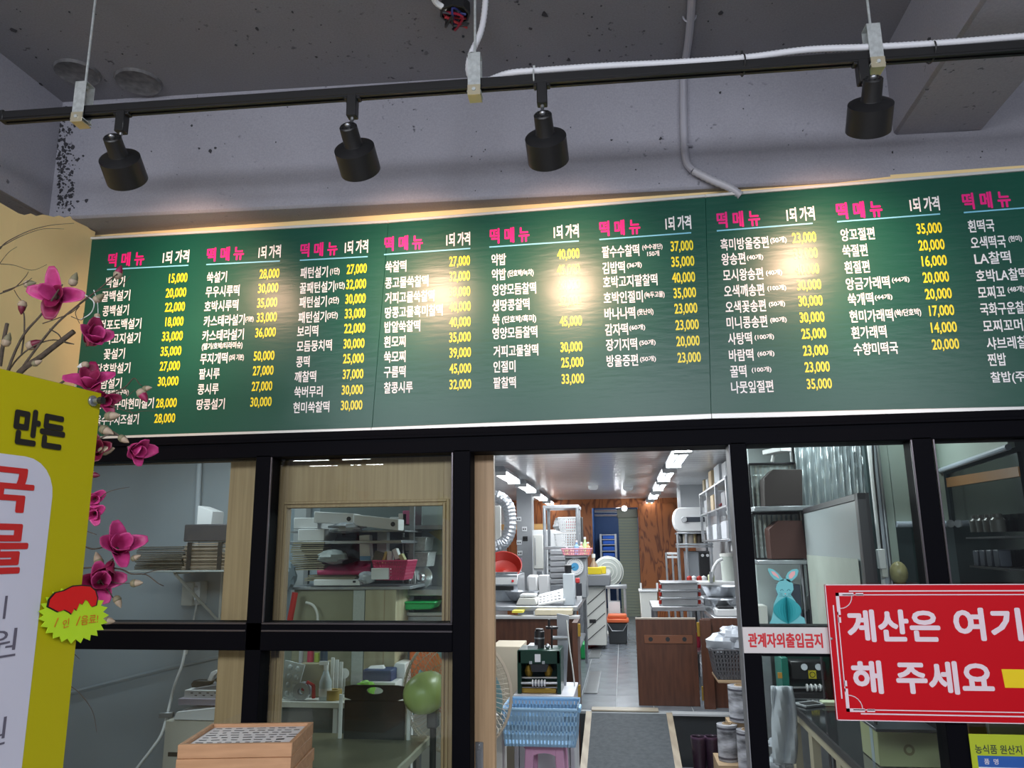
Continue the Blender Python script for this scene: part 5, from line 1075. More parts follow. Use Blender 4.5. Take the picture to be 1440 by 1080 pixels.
# tower of grey trays
tw = TH('tray_tower', 'stack of grey steamer trays left of the dial scale', 'tray tower', 784, 835, 8.6)
for k in range(6): PB('tray', tw, 773, 773+k*8.2, 796, 780.6+k*8.2, 8.6, .4, mat('tray_grey', (.32, .33, .35), .4), .01, label=None)
for k in range(6): part('black_knob', MB().cyl(at(773.5, 778+k*8.2, 8.62), at(771.5, 778+k*8.2, 8.62), .012, n=8), M_black, tw)
B('tray_stand', 773, 822, 796, 850, 8.6, .4, M_steeld, 'stand under the grey tray tower', 'stand', z0=wz+.001)
# big dial scale with pink basket
ds = TH('dial_scale', 'grey platform scale with a round blue centred dial', 'scale', 809, 850, 8.05)
PB('body', ds, 795, 784, 825, 846, 8.05, .35, mat('scale_grey', (.34, .36, .38), .4), .01, z0=wz+.001); PB('platform', ds, 794, 781, 826, 784.5, 8.0, .42, M_steel, .004)
dc = at(808.5, 797, 8.04); dl = part('dial', MB().cyl(dc, dc+V((0, -.012, 0)), .088, n=32), M_white, ds, bev=.002)
part('dial_centre', MB().cyl(dc+V((0, -.012, 0)), dc+V((0, -.014, 0)), .040, n=24), mat('dial_blue', (.08, .35, .62), .4), dl)
s = MB()
for k in range(24): a_ = k/24*2*pi; s.box((dc.x+.070*cos(a_), dc.y-.0128, dc.z+.070*sin(a_)), (.006, .001, .006))
part('dial_marks', s, C_bk, dl, smooth=0); part('needle', MB().cyl(dc+V((0, -.015, 0)), dc+V((-.065, -.015, -.03)), .003, n=4), C_bk, dl)
pk = TH('pink_basket', 'pink plastic basket of bottles on top of the dial scale', 'basket', 810, 781, 8.0)
zp = at(810, 780.8, 8.0).z
crate(pk, at(790, 775, 8).x, at(831, 775, 8).x, zp, at(810, 772, 8).z, 7.98, 8.3, mat('pink_basket_plastic', (.72, .30, .38), .4), 14, 2, .02, .005, .009)
for k, (px, h_, c_, nm, lab) in enumerate(((811, 17, (.25, .5, .8), 'plastic_bottle', 'light blue bottle in the pink basket'), (797, 9, (.5, .65, .3), 'green_packet', 'green packet at the left of the pink basket'), (804, 8, (.75, .6, .5), 'plastic_bottle', 'pale bottle in the middle of the pink basket'), (818, 15, (.75, .45, .4), 'plastic_bottle', 'pink bottle in the pink basket'), (823, 21, (.45, .7, .3), 'spray_bottle', 'green topped spray bottle in the pink basket'), (827, 15, (.85, .35, .15), 'plastic_bottle', 'orange bottle at the right of the pink basket'))):
    a = at(px, 776, 8.12); a.z = zp+.006; hh = h_/F_PX*8.1; r = thing(nm, lab, 'bottle', tuple(a), 'bottles in the pink basket')
    part('body', MB().lathe([(0, 0), (.022, 0), (.024, hh*.65), (.010, hh*.8), (.010, hh)], a, (0, 0, 1), 12), mat('bot%d' % k, c_, .35), r); part('cap', MB().lathe([(.013, hh*.97), (.013, hh*1.12), (0, hh*1.12)], a, (0, 0, 1), 10), M_white, r)
for k, (x0, y0, x1, y1, c_, nm, lab) in enumerate(((809, 813, 815, 820, (.6, .05, .05), 'red_cup', 'red cup in front of the dial scale'), (810, 820, 818, 838, (.03, .03, .04), 'black_holder', 'black utensil holder in front of the dial scale'), (811, 838, 818, 850, (.7, .7, .72), 'white_jug', 'white jug at the foot of the dial scale'))): B(nm, x0, y0, x1, y1, 7.75, .06, mat('sm%d' % k, c_, .4), lab, 'container', bev=.006)
T('rice_cooker_pot', MB().lathe([(0, 0), (.03, 0), (.035, .07), (.0, .08)], at(799, 806, 7.2), (0, 0, 1), 10), M_black, 'small black jar on top of the white foam box', 'jar')
# grey mixing machine with yellow box
gm = TH('grinder', 'grey grinding machine with slanted white hopper cabinet', 'machine', 838, 900, 10.3)
PB('head', gm, 822, 808, 858, 824, 10.0, .6, mat('machine_grey', (.22, .23, .25), .4), .01); PB('cabinet', gm, 825, 824, 852, 904, 10.1, .5, M_offw, .006, z0=KF+.05)
s = MB()
for k in range(4): s.tube([at(826, 850+k*17, 10.09), at(851, 828+k*17, 10.09)], .004, 4)
part('panel_line', s, M_black, gm); PB('label', gm, 829, 871, 838, 876, 10.09, .006, M_black, .0)
for px in (828, 849): part('caster', MB().cyl(V((at(px, 902, 10.2).x, 10.2, KF+.03)), V((at(px+1, 902, 10.2).x, 10.2, KF+.03)), .03, n=10), M_black, gm)
zy = at(838, 808, 10.0).z
yb = B('yellow_box', 825, 798, 846, 807.6, 10.03, .14, mat('yellow_card', (.75, .58, .02), .5), 'yellow box on the grey grinding machine', 'box', z0=zy+.001); B('yellow_box', 842, 797, 852, 805, 10.25, .15, MATS['yellow_card'], 'second smaller yellow box by the far fan', 'box', z0=zy+.001)
a = at(835, 797, 10.27); a.z = zy+.001
r = thing('glass_jar', 'glass bottle standing behind the yellow box', 'bottle', tuple(a)); part('body', MB().lathe([(0, 0), (.05, 0), (.055, .1), (.02, .16), (.02, .22)], a, (0, 0, 1), 14), mat('bottle_amber', (.35, .25, .18), .15), r); part('cap', MB().lathe([(.024, .2), (.024, .25), (0, .25)], a, (0, 0, 1), 12), M_white, r)
# far fan
c = at(855, 804, 11.8); rf_ = .225; ff = thing('kitchen_fan', 'cream pedestal fan at the back of the kitchen', 'fan', (c.x, 11.9, KF))
part('guard', MB().lathe([(0, -.07), (rf_*.5, -.07), (rf_*.9, -.045), (rf_, 0), (rf_*.9, .04), (0, .06)], c, (.1, -1, 0), 28), mat('fan_guard_pale', (.42, .45, .42), .5), ff, smooth=40)
for r_ in (.35, .6, .85, 1.0): part('guard_ring', MB().tube([c+V((rf_*r_*cos(k*pi/14), -.072+(r_ > .8)*.03+(r_ > .95)*.03, rf_*r_*sin(k*pi/14))) for k in range(29)], .005, 5), M_offw, ff)
part('hub', MB().cyl(c+V((0, -.07, 0)), c+V((0, -.09, 0)), .04, n=14), M_offw, ff); part('pole', MB().cyl((c.x, c.y+.1, KF), (c.x, c.y+.1, c.z), .02, n=10), M_offw, ff); part('base', MB().lathe([(0, .04), (.2, .02), (.2, 0), (0, 0)], (c.x, c.y+.1, KF), (0, 0, 1), 20), M_offw, ff)
# cart, bucket
wt2 = worktop('steel_cart', 'small steel cart behind the grinding machine', at(846, 840, 10.9).x, at(882, 840, 10.9).x, 10.95, 11.4, at(865, 824, 10.9).z)
B('cart_pan', 856, 846, 872, 852, 11.0, .2, M_white, 'white pan on the lower shelf of the small cart', 'pan', z0=KF+.321)
bz = TH('waste_bucket', 'dark grey bucket with an orange lid on the kitchen floor', 'bucket', 870, 898, 10.8)
q0, q1 = at(856, 898, 10.6), at(882, 898, 10.6); xm = (q0.x+q1.x)/2; zt2 = at(870, 876, 10.6).z
part('body', MB().prism([(xm-.115, 10.66, KF), (xm+.115, 10.66, KF), (xm+.13, 10.63, zt2), (xm-.13, 10.63, zt2)], (0, .24, 0)), mat('bucket_dark', (.04, .045, .05), .4), bz, bev=.01)
part('lid', MB().bb((xm-.15, 10.6, zt2), (xm+.15, 10.9, zt2+.05)).bb((xm-.125, 10.63, zt2+.05), (xm+.125, 10.87, zt2+.10)), mat('orange_lid', (.75, .15, .05), .4), bz, bev=.012)
part('handle', MB().tube([(xm-.135, 10.62, zt2), (xm-.07, 10.6, zt2-.1), (xm+.07, 10.6, zt2-.1), (xm+.135, 10.62, zt2)], .005, 5), M_steeld, bz)
T('green_bag', pbox(815, 904, 825, 920, 9.2, .2, KF+.005), mat('green_plastic', (.02, .45, .12), .4), 'green plastic basin beside the left half wall', 'basin', bev=.02)
T('red_dustpan', MB().prism([atz(827, 912, KF+.008), atz(840, 908, KF+.008), atz(842, 902, KF+.008), atz(828, 904, KF+.008)], (0, 0, .05)), mat('red_plastic', (.55, .03, .04), .4), 'red dustpan on the floor under the worktop', 'dustpan', bev=.01)
# ================================================================ kitchen, right side
bn2 = TH('waste_bin', 'light grey lidded bin in front of the plywood panel', 'bin', 912, 868, 10.5)
q0, q1 = at(901, 868, 10.5), at(926, 868, 10.5); zt3 = at(912, 829, 10.5).z
part('body', MB().prism([(q0.x+.02, 10.5, KF), (q1.x-.02, 10.5, KF), (q1.x, 10.5, zt3), (q0.x, 10.5, zt3)], (0, .25, 0)), M_offw, bn2, bev=.008)
part('rim', MB().bb((q0.x-.01, 10.48, zt3-.03), (q1.x+.01, 10.77, zt3)), M_white, bn2, bev=.006)
for px in (901, 924): part('clip', pbox(px-1, 820, px+1.5, 830, 10.5, .05), M_white, bn2)
lt = worktop('low_steel_table', 'low steel table carrying the stacked steamers', at(917, 850, 7.4).x, at(992, 850, 7.4).x, 7.4, 8.2, at(950, 853, 7.4).z)
zlt = at(950, 853, 7.4).z
M_stm = mat('steamer_steel', (.48, .50, .52), .3, metal=.7, noise=.1, nscale=10)
for k, (y0, y1) in enumerate(((819, 830), (830, 840.5), (840.5, 852))):
    r = TH('square_steamer', ('top', 'middle', 'bottom')[k]+' square aluminium steamer of the stack on the low table', 'steamer', 955, y1, 7.45, 'stacked steamers')
    PB('body', r, 931, y0+1.5, 981, y1, 7.45, .4, M_stm, .004); PB('rim', r, 929.5, y0, 982.5, y0+1.8, 7.43, .44, M_steel, .002)
    for s_, px in ((-1, 928.5), (1, 983.5)): part('red_handle', MB().cyl(at(px, (y0+y1)/2-2.5, 7.5), at(px, (y0+y1)/2+3, 7.5), .014, n=8), mat('steamer_red', (.42, .03, .02), .4), r); part('white_clip', MB().ball(at(px, (y0+y1)/2+4, 7.5), .011, 8, 6), M_white, r)
for k, (px, c_) in enumerate(((948, (.6, .6, .62)), (962, (.5, .04, .08)), (976, (.5, .04, .08)), (969, (.65, .65, .67)))): T('small_jar', MB().lathe([(0, 0), (.05, 0), (.05, .1), (.03, .13), (0, .13)], (at(px, 866, 7.8).x, 7.8, KF+.321+(.0)), (0, 0, 1), 12), mat('jar%d' % k, c_, .4), ('grey', 'left red', 'right red', 'white')[k]+' jar on the shelf of the low steel table', 'jar')
# side worktop on the right with bowls, scale, bucket and faucet
rw = worktop('side_worktop', 'right side worktop with bowls and sink tap', at(1003, 850, 7.0).x, KR-.01, 7.0, 9.6, at(1020, 868, 7.0).z)
zrw = at(1020, 868, 7.0).z
r = TH('digital_scale', 'white digital scale at the right end behind the half wall', 'scale', 1025, 866, 7.05); PB('body', r, 1008, 857, 1040, 866, 7.05, .25, M_white, .005, z0=zrw+.001); PB('pan', r, 1010, 853.5, 1032, 856, 7.08, .2, M_black, .002)
bowl('steel_bowl', 1014, 843, 32, 12, 7.35, M_steel, 'smaller steel bowl on the right worktop above the white scale', at(1014, 857, 7.35).z)
T('bowl_stand', pbox(1003, 857, 1030, 866, 7.25, .25), M_steeld, 'steel pan under the smaller right bowl', 'pan', bev=.004)
bowl('steel_bowl', 1014, 824, 52, 20, 7.9, M_steel, 'large steel bowl on the right worktop', at(1014, 843, 7.9).z); T('bowl_stand', pbox(990, 841, 1036, 852, 7.7, .4), M_steeld, 'steel basin under the large right bowl', 'basin', bev=.01)
T('white_board_top', pbox(982, 818.5, 1040, 823, 8.3, .4).bb((at(1010, 820, 8.3).x, 8.35, zrw), (at(1020, 820, 8.3).x, 8.6, at(1010, 823, 8.3).z)), M_white, 'white board behind the large steel bowl', 'board', bev=.004)
bu = TH('pale_bucket', 'pale grey green bucket at the right edge of the doorway', 'bucket', 1026, 818, 8.4)
q0, q1 = at(1016, 800, 8.4), at(1038, 800, 8.4); xm = (q0.x+q1.x)/2; rr_ = (q1.x-q0.x)/2; z0_, z1_ = at(1026, 818, 8.4).z, at(1026, 780, 8.4).z
part('body', MB().lathe([(0, z0_), (rr_*.9, z0_), (rr_, z1_)], (xm, 8.55, 0), (0, 0, 1), 24), mat('bucket_pale', (.50, .54, .50), .5), bu); part('lid', MB().lathe([(rr_*1.06, z1_-.02), (rr_*1.06, z1_+.01), (0, z1_+.015)], (xm, 8.55, 0), (0, 0, 1), 24), M_offw, bu)
tp = TH('sink_tap', 'curved white tap left of the pale bucket', 'tap', 1000, 818, 8.3); part('spout', MB().tube(smoothp([at(1001, 812, 8.3), at(1003, 800, 8.3), at(1009, 790, 8.3), at(1016, 786, 8.3)], 5), .016, 8), M_white, tp); part('body', MB().cyl(at(1000, 819, 8.3), at(1000, 804, 8.3), .018, n=10), M_steel, tp); part('soap', pbox(996, 808, 1005, 819, 8.32, .06), mat('soap_green', (.55, .6, .35), .3), tp, bev=.01)
# shelving on right wall
sh = TH('wall_shelf', 'steel wall shelf crammed with boxes along the right kitchen wall', 'shelf', 1005, 765, 8.5)
xs0 = 1.0
for k, z_ in enumerate((1.70, 2.02, 2.28)):
    part('shelf_board', MB().bb((xs0, 7.6, z_-.02), (KR-.01, 10.2, z_)), M_steel, sh, bev=.003)
for y_ in (7.62, 8.5, 9.35, 10.18): part('upright', MB().bb((xs0, y_-.02, 1.70), (xs0+.03, y_+.02, 2.29)), M_steel, sh)
bx = [(9.9, 2.28, .2, .16, (.50, .40, .24), 'tan box farthest along the top of the wall shelf'), (9.5, 2.28, .2, .14, (.62, .64, .66), 'white box between the tan ones on top of the wall shelf'), (9.15, 2.28, .26, .2, (.55, .42, .26), 'tan box in the middle on top of the wall shelf'), (8.5, 2.28, .45, .2, (.58, .62, .66), 'large pale box on top of the wall shelf'), (7.9, 2.28, .3, .17, (.66, .68, .70), 'white carton nearest on top of the wall shelf'),
      (9.8, 2.02, .25, .16, (.45, .47, .5), 'grey pack at the far end of the middle shelf'), (9.1, 2.02, .25, .18, (.52, .40, .25), 'tan box on the middle shelf'), (8.7, 2.02, .2, .2, (.66, .68, .72), 'white pack beside the tan box on the middle shelf'), (8.1, 2.02, .3, .15, (.3, .3, .32), 'dark pack on the middle shelf'),
      (9.7, 1.70, .3, .16, (.55, .57, .6), 'pale pack far on the lowest shelf'), (9.0, 1.70, .35, .17, (.64, .67, .72), 'white bundle in the middle of the lowest shelf'), (8.2, 1.70, .4, .18, (.60, .62, .66), 'white bundle near on the lowest shelf')]
for k, (y_, z_, l_, h_, c_, lab) in enumerate(bx): T('shelf_box', MB().bb((xs0+.03, y_-l_/2, z_+.001), (KR-.06, y_+l_/2, z_+h_)), mat('sbox%d' % k, c_, .6), lab, 'box', 'boxes on the wall shelf', bev=.006)
T('red_cloth', MB().prism([at(1012, 709, 8.2), at(1022, 703, 8.2), at(1026, 706, 8.2), at(1016, 712, 8.2)], (0, .15, 0)), mat('maroon', (.20, .02, .03), .7), 'dark red cloth hanging from the wall shelf', 'cloth', bev=.004)
# boiler and its stand
bo = TH('water_boiler', 'white boiler with rounded left side and dark control strip', 'boiler', 968, 748, 10.6)
a = at(948, 748, 10.6); b = at(993, 713, 10.6); h_ = b.z-a.z; pts = []
for k in range(9): t = pi/2+pi*k/8; pts.append(V((a.x+.09+.09*cos(t), 10.6, a.z+h_/2+h_/2*sin(t))))
part('body', MB().prism(pts+[V((b.x, 10.6, a.z)), V((b.x, 10.6, b.z))], (0, .35, 0)), M_white, bo, bev=.012)
PB('control_strip', bo, 959, 727, 991, 734, 10.59, .012, mat('strip_dark', (.05, .06, .08), .3), .002); part('dial', MB().cyl(at(962, 730.5, 10.59), at(962, 730.5, 10.56), .038, n=20), M_steel, bo, bev=.004); part('small_dial', MB().cyl(at(987, 730.5, 10.59), at(987, 730.5, 10.57), .022, n=16), M_steeld, bo)
stn = TH('steel_stand', 'tall steel stand beneath the white boiler', 'stand', 975, 860, 10.5)
for py, t_ in ((748.5, .02), (764, .03), (768, .02)): z_ = at(970, py, 10.5).z; part('shelf', MB().bb((at(953, 760, 10.5).x, 10.45, z_-t_), (at(1002, 760, 10.5).x, 10.98, z_)), M_steel, stn, bev=.003)
for px, y_ in ((954, 10.47), (958, 10.95), (966, 10.47), (1000, 10.47), (1000, 10.95)): x_ = at(px, 780, 10.5).x; part('post', MB().cyl((x_, y_, KF), (x_, y_, at(970, 749, 10.5).z-.02), .018, n=8), M_steel, stn)
zst = at(970, 764, 10.5).z
for k, (px, w_, h_, c_) in enumerate(((958, .04, .12, (.03, .03, .03)), (964, .05, .13, (.5, .46, .4)), (971, .05, .13, (.55, .5, .45)), (977, .03, .13, (.5, .4, .2)), (984, .05, .12, (.06, .05, .04)))): T('canister', MB().lathe([(0, 0), (w_, 0), (w_, h_*.85), (w_*.7, h_), (0, h_)], (at(px, 760, 10.6).x, 10.62, zst+.001), (0, 0, 1), 14), mat('can%d' % k, c_, .3, metal=.3), ('black', 'first pale', 'second pale', 'narrow golden', 'dark')[k]+' canister under the boiler', 'canister', 'canisters under the boiler')
wi = TH('oven', 'grey cabinet with dark door inside the steel stand', 'oven', 975, 825, 10.55); PB('body', wi, 965, 775, 999, 822, 10.6, .3, mat('oven_grey', (.20, .21, .23), .4), .006, z0=KF+.3); PB('door', wi, 984, 777, 998, 818, 10.59, .02, M_black, .002); PB('pale_panel', wi, 966, 776, 983, 819, 10.59, .015, mat('panel_grey', (.33, .35, .38), .4), .002)
for k, px in enumerate((988, 995)): part('knob', MB().cyl(at(px, 781, 10.58), at(px, 781, 10.56), .02, n=10), M_white, wi)
for k, px in enumerate((970, 976, 984, 990)): T('red_capped_jar', MB().lathe([(0, 0), (.035, 0), (.035, .06), (0, .08)], (at(px, 818, 9.5).x, 9.5, at(px, 819, 9.5).z), (0, 0, 1), 10), MATS['steamer_red'] if k % 2 == 0 else M_white, ('first', 'second', 'third', 'fourth')[k]+' small jar from the left on the board before the oven', 'jar', 'small jars before the oven')
T('jar_shelf', pbox(964, 819, 1000, 822, 9.4, .25).bb((at(998, 820, 9.4).x-.02, 9.42, KF), (at(998, 820, 9.4).x, 9.44, at(998, 822, 9.4).z)), M_steel, 'thin steel shelf carrying the small jars', 'shelf')
sr = TH('side_rack', 'narrow steel rack left of the boiler stand', 'rack', 946, 820, 12)
for px in (941, 950): part('post', MB().cyl(V((at(px, 866, 12).x, 12.02, KF)), V((at(px, 866, 12).x, 12.02, at(px, 777, 12).z)), .015, n=8), M_steel, sr)
for py in (777, 782): PB('tray', sr, 939, py, 953, py+3, 12, .3, M_white)
struct('trim_duct', MB().bb((at(957, 700, 11.5).x, 11.5, 2.1), (KR, 12.2, KC)), mat('duct_grey', (.36, .38, .40), .5))
T('wall_cabinet_edge', MB().bb((KR-.12, 7.0, 1.25), (KR-.002, 7.5, 2.2)), M_steeld, 'steel panel on the right kitchen wall near the doorway', 'panel', bev=.004)
pt = TH('tap_pipe', 'white bent pipe on the right kitchen wall', 'pipe', 1030, 760, 7.6); part('pipe', MB().tube(smoothp([at(1022, 718, 8), at(1026, 728, 8), at(1029, 745, 8), at(1030, 775, 8)], 4), .014, 8), M_white, pt); part('arm', MB().tube([at(1023, 757, 8), at(1026, 760, 8), at(1031, 759, 8)], .012, 6), M_white, pt)
# ================================================================ store room behind the left panes
BW = 5.2
struct('wall_store_back', MB().bb((-5, BW, 0), (-1.04, BW+.08, KC)), M_kblue)
struct('wall_store_left', MB().bb((-4.2, D+.06, 0), (-4.1, BW, KC)), M_kblue)
tag(part('wall_conduit', MB().cyl(at(281, 640, BW-.03), at(274, 800, BW-.03), .018, n=12), mat('pale_blue_paint', (.48, .54, .60), .5)), 'pale vertical conduit on the blue grey wall behind the left pane', 'conduit')
tag(part('wall_ledge', MB().tube([at(60, 985, BW-.03), at(123, 968, BW-.03), at(230, 941, BW-.03), at(330, 918, BW-.03)], .014, 6), M_kblue), 'slanting ridge on the wall low behind the left pane', 'ridge')
M_sheet = mat('brown_card_sheet', (.40, .32, .25), .8, noise=.3, nscale=14); M_sheetd = mat('unlit_card_sheet', (.13, .12, .10), .8, noise=.4, nscale=14)  # darker copy puts the unlit parts of the stack into its colour
SYY = 4.55
zs0 = at(290, 802, SYY).z
sf = TH('glass_shelf', 'thin shelf on white brackets behind the left pane', 'shelf', 270, 803, SYY)
part('board', MB().bb((at(180, 802, SYY).x, SYY-.02, zs0-.010), (at(352, 802, SYY).x, BW, zs0)), mat('shelf_board_grey', (.42, .46, .46), .3), sf, bev=.002)
for px in (247, 330):
    a = at(px, 803, SYY+.05); part('bracket', MB().tube([(a.x, BW-.015, zs0-.012), (a.x, SYY+.04, zs0-.016), (a.x, SYY+.06, zs0-.03), (a.x, BW-.02, zs0-.36), (a.x, BW-.015, zs0-.012)], .010, 6), M_offw, sf)
def bundle(name, lab, x0, x1, y0, y1, Y, m, n, dep=.45, bands=()):
    r = TH(name, lab, 'bundle', (x0+x1)/2, y1, Y); za = at((x0+x1)/2, y1, Y).z; zb_ = at((x0+x1)/2, y0, Y).z; rn = random.Random(int(x0)); a = at(x0, y1, Y).x; b = at(x1, y1, Y).x
    for k in range(n):
        z = za+(zb_-za)*k/n; h = (zb_-za)/n; j = rn.uniform(-.012, .012); part('sheet', MB().bb((a+j, Y+rn.uniform(-.012, .012), z+.0008), (b+j*.5, Y+dep, z+h*rn.uniform(.55, .85))), m, r)
    for px in bands: xx = at(px, y1, Y).x; part('strap', MB().bb((xx-.014, Y-.016, za), (xx+.014, Y-.012, zb_+.003)).bb((xx-.014, Y-.016, zb_), (xx+.014, Y+dep, zb_+.003)), M_black, r)
    return r
bundle('card_bundle', 'bundle of pale brown cardboard sheets tied with black straps', 257, 322, 763, 801, SYY, M_sheet, 15, .45, (266, 309))
bundle('card_bundle', 'bundle darkened as the unlit sheets left of the pale brown bundle', 190, 256, 768, 801, SYY+.02, M_sheetd, 13, .42)
bundle('card_bundle', 'small dark bundle at the right end of the shelf', 323, 350, 768, 801, SYY+.01, M_sheetd, 11, .40)
zb2 = at(290, 762, SYY).z
T('dark_container', MB().bb((at(262, 750, SYY+.15).x, SYY+.12, zb2+.004), (at(345, 750, SYY+.15).x, SYY+.42, at(300, 737, SYY+.12).z)), mat('dark_container', (.05, .05, .06), .3), 'dark lidded container on top of the card bundles', 'container', bev=.006)
zb3 = at(300, 737, SYY+.12).z
T('white_slanted_box', MB().prism([(at(277, 730, SYY+.2).x, SYY+.2, zb3+.001), (at(298, 730, SYY+.2).x, SYY+.2, zb3+.001), (at(298, 730, SYY+.2).x, SYY+.2, at(298, 719, SYY+.2).z), (at(277, 730, SYY+.2).x, SYY+.2, at(277, 711, SYY+.2).z)], (0, .15, 0)), M_paper, 'white box with a slanted top standing on the dark container', 'box', bev=.002)
ob = TH('outlet_box', 'grey wall box with two sockets below the card bundles', 'outlet', 268, 852, BW-.1)
PB('box', ob, 255, 819, 271, 852, BW-.12, .119, M_offw, .004); PB('socket_face', ob, 271, 818, 281, 850, BW-.10, .099, M_white, .003)
for py in (827, 841): part('socket', MB().cyl(at(276, py, BW-.101), at(276, py, BW-.105), .016, n=14), M_steeld, ob)
part('plug_cable', MB().tube(smoothp([at(277, 841, BW-.11), at(276, 852, BW-.13), at(272, 873, BW-.1), at(268, 900, BW-.1), at(262, 920, BW-.15)], 5), .006, 6), M_white, ob)
tag(part('white_cable', MB().tube(smoothp([at(262, 905, 4.6), at(256, 935, 4.6), at(246, 962, 4.6), at(240, 985, 4.6), at(234, 1010, 4.55), at(226, 1035, 4.5), at(210, 1058, 4.45), at(190, 1085, 4.4), at(180, 1110, 4.4)], 6), .009, 8), M_white), 'white cable hanging down behind the lower left pane', 'cable')
T('cable_clip', MB().box(tuple(at(234, 1005, 4.55)), (.08, .04, .03), .3), M_steeld, 'metal clip on the white hanging cable', 'clip', bev=.004)
# paper pile on carton
LY = 4.3
pc = TH('carton', 'cream paper carton with printed label under the paper pile', 'carton', 275, 1080, LY); PB('body', pc, 229, 1014, 298, 1105, LY, .3, mat('cream_carton', (.52, .50, .44), .7), .004, z0=.3); PB('side', pc, 298, 1010, 318, 1105, LY+.02, .28, mat('cream_carton2', (.48, .48, .46), .7), .003, z0=.3); PB('label', pc, 236, 1058, 256, 1064, LY-.003, .003, M_black, 0)
T('carton_stand', MB().bb((at(215, 1080, LY).x, LY-.05, 0), (at(330, 1080, LY).x, LY+.36, .299)), M_card, 'low cardboard box under the cream carton', 'box')
zc0 = at(270, 1013, LY).z
def sheetstack(name, lab, x0, x1, y0, y1, Y, m, tilt=0, z=None, dep=.25):
    a = at(x0, y1, Y).x; b = at(x1, y1, Y).x; z0 = at((x0+x1)/2, y1, Y).z if z is None else z; h = at((x0+x1)/2, y0, Y).z-at((x0+x1)/2, y1, Y).z
    return T(name, MB().prism([(a, Y, z0), (b, Y, z0), (b, Y, z0+h), (a+tilt, Y, z0+h*(.55 if tilt else 1))], (0, dep, 0)), m, lab, 'paper pile', bev=.002)
sheetstack('paper_pile', 'wedge of white papers directly on the cream carton', 243, 318, 992, 1012, LY+.0, M_paper, .02, zc0+.001)
sheetstack('paper_pile', 'flat mauve papers in the pile beneath the printed box', 250, 318, 983, 992, LY+.02, mat('mauve_paper', (.36, .32, .40), .7), 0)
pbx = TH('printed_box', 'white box printed with small black and red marks on the paper pile', 'box', 290, 990, LY+.04); PB('body', pbx, 259, 971, 330, 983, LY+.04, .2, M_paper, .002)
s = MB()
for k in range(9): s.add(pbox(268+k*5.6, 974+(k % 2)*3.5, 271.5+k*5.6, 975.2+(k % 2)*3.5, LY+.039, .0005).v, pbox(0, 0, 1, 1, 1, 1).f)
part('print_marks', s, C_bk, pbx, smooth=0)
sheetstack('paper_pile', 'grey folded sheet on top of the printed box', 268, 325, 960, 970, LY+.06, mat('grey_sheet', (.22, .22, .24), .7), .12)
T('stapler', MB().prism([at(291, 957, LY+.1), at(297, 945, LY+.1), at(304, 942, LY+.1), at(306, 946, LY+.1), at(300, 951, LY+.1), at(297, 958, LY+.1)], (0, .03, 0)), M_white, 'white curved clip standing on the paper pile', 'clip', bev=.002)
T('black_pouch', MB().prism([at(301, 955, LY+.12), at(318, 945, LY+.12), at(335, 942, LY+.12), at(335, 962, LY+.12), at(303, 960, LY+.12)], (0, .1, 0)), M_black, 'black pouch at the right of the paper pile', 'pouch', bev=.006)
T('dark_tool', MB().prism([at(268, 962, LY+.12), at(272, 957, LY+.12), at(296, 958, LY+.12), at(290, 967, LY+.12), at(270, 968, LY+.12)], (0, .06, 0)), M_black, 'small dark tool at the left of the paper pile', 'tool', bev=.003)
# ---------------------------------------------------------------- cluttered shelves seen through the door glass
CY = 4.5
M_teal = mat('pale_teal_wall', (.50, .60, .60), .5)
struct('wall_store_panel', MB().bb((at(560, 700, BW).x, BW-.02, 0), (-1.04, BW-.001, KC)), M_teal)
st = TH('storage_shelf', 'steel storage shelf crammed with boxes behind the door glass', 'shelf', 510, 870, CY)
for (x0, x1, py) in ((404, 566, 760.5), (404, 578, 824.5)): z_ = at((x0+x1)/2, py, CY).z; part('board', MB().bb((at(x0, py, CY).x, CY-.02, z_-.018), (at(x1, py, CY).x, CY+.5, z_)), M_steeld, st, bev=.002)
for px in (403, 559):
    x_ = at(px, 780, CY).x; part('post', MB().bb((x_-.015, CY+.3, 0), (x_+.015, CY+.33, 1.95)), M_steeld, st)
part('back_sheet', MB().bb((at(403, 780, CY).x, CY+.5, .5), (at(562, 780, CY).x, CY+.51, 1.98)), mat('dim_grey_sheet', (.16, .20, .20), .7), st)
zA = at(485, 760.5, CY).z; zBs = at(490, 824.5, CY).z
part('inner_board', MB().bb((at(404, 744, CY).x, CY+.05, at(480, 746, CY).z-.01), (at(566, 744, CY).x, CY+.5, at(480, 746, CY).z)), M_steeld, st)
B('white_box', 413, 728, 447, 743, CY+.0, .3, M_paper, 'upper of two white boxes at the top left behind the door glass', 'box', bev=.003, z0=at(430, 743.4, CY).z); B('white_box', 419, 744, 456, 759.5, CY-.02, .3, M_paper, 'lower of two white boxes at the top left behind the door glass', 'box', bev=.003, z0=zA+.001)
def longbox(x0, y0, x1, y1, h, lab, Y):
    r = TH('long_carton', lab, 'carton', x0, y1, Y); a = at(x0, y0, Y); b = at(x1, y1, Y); hh = h/F_PX*Y
    part('body', MB().prism([a, b, b+V((0, 0, hh)), a+V((0, 0, hh))], (0, .12, 0)), M_paper, r, bev=.003); m_ = a.lerp(b, .88); part('round_hole', MB().cyl(m_+V((0, -.001, hh/2)), m_+V((0, .002, hh/2)), .014, n=12), M_black, r)
longbox(441, 735, 497, 738, 16, 'left long white carton lying over the shelf', CY-.05); longbox(497, 739, 560, 746, 16, 'right long white carton tilted down to the right', CY-.06)
lump('clear_wrap', at(487, 742, CY-.02), (.11, .08, .03), M_bag, 'crumpled clear wrap beneath the long white cartons', 'wrap', seed=5)
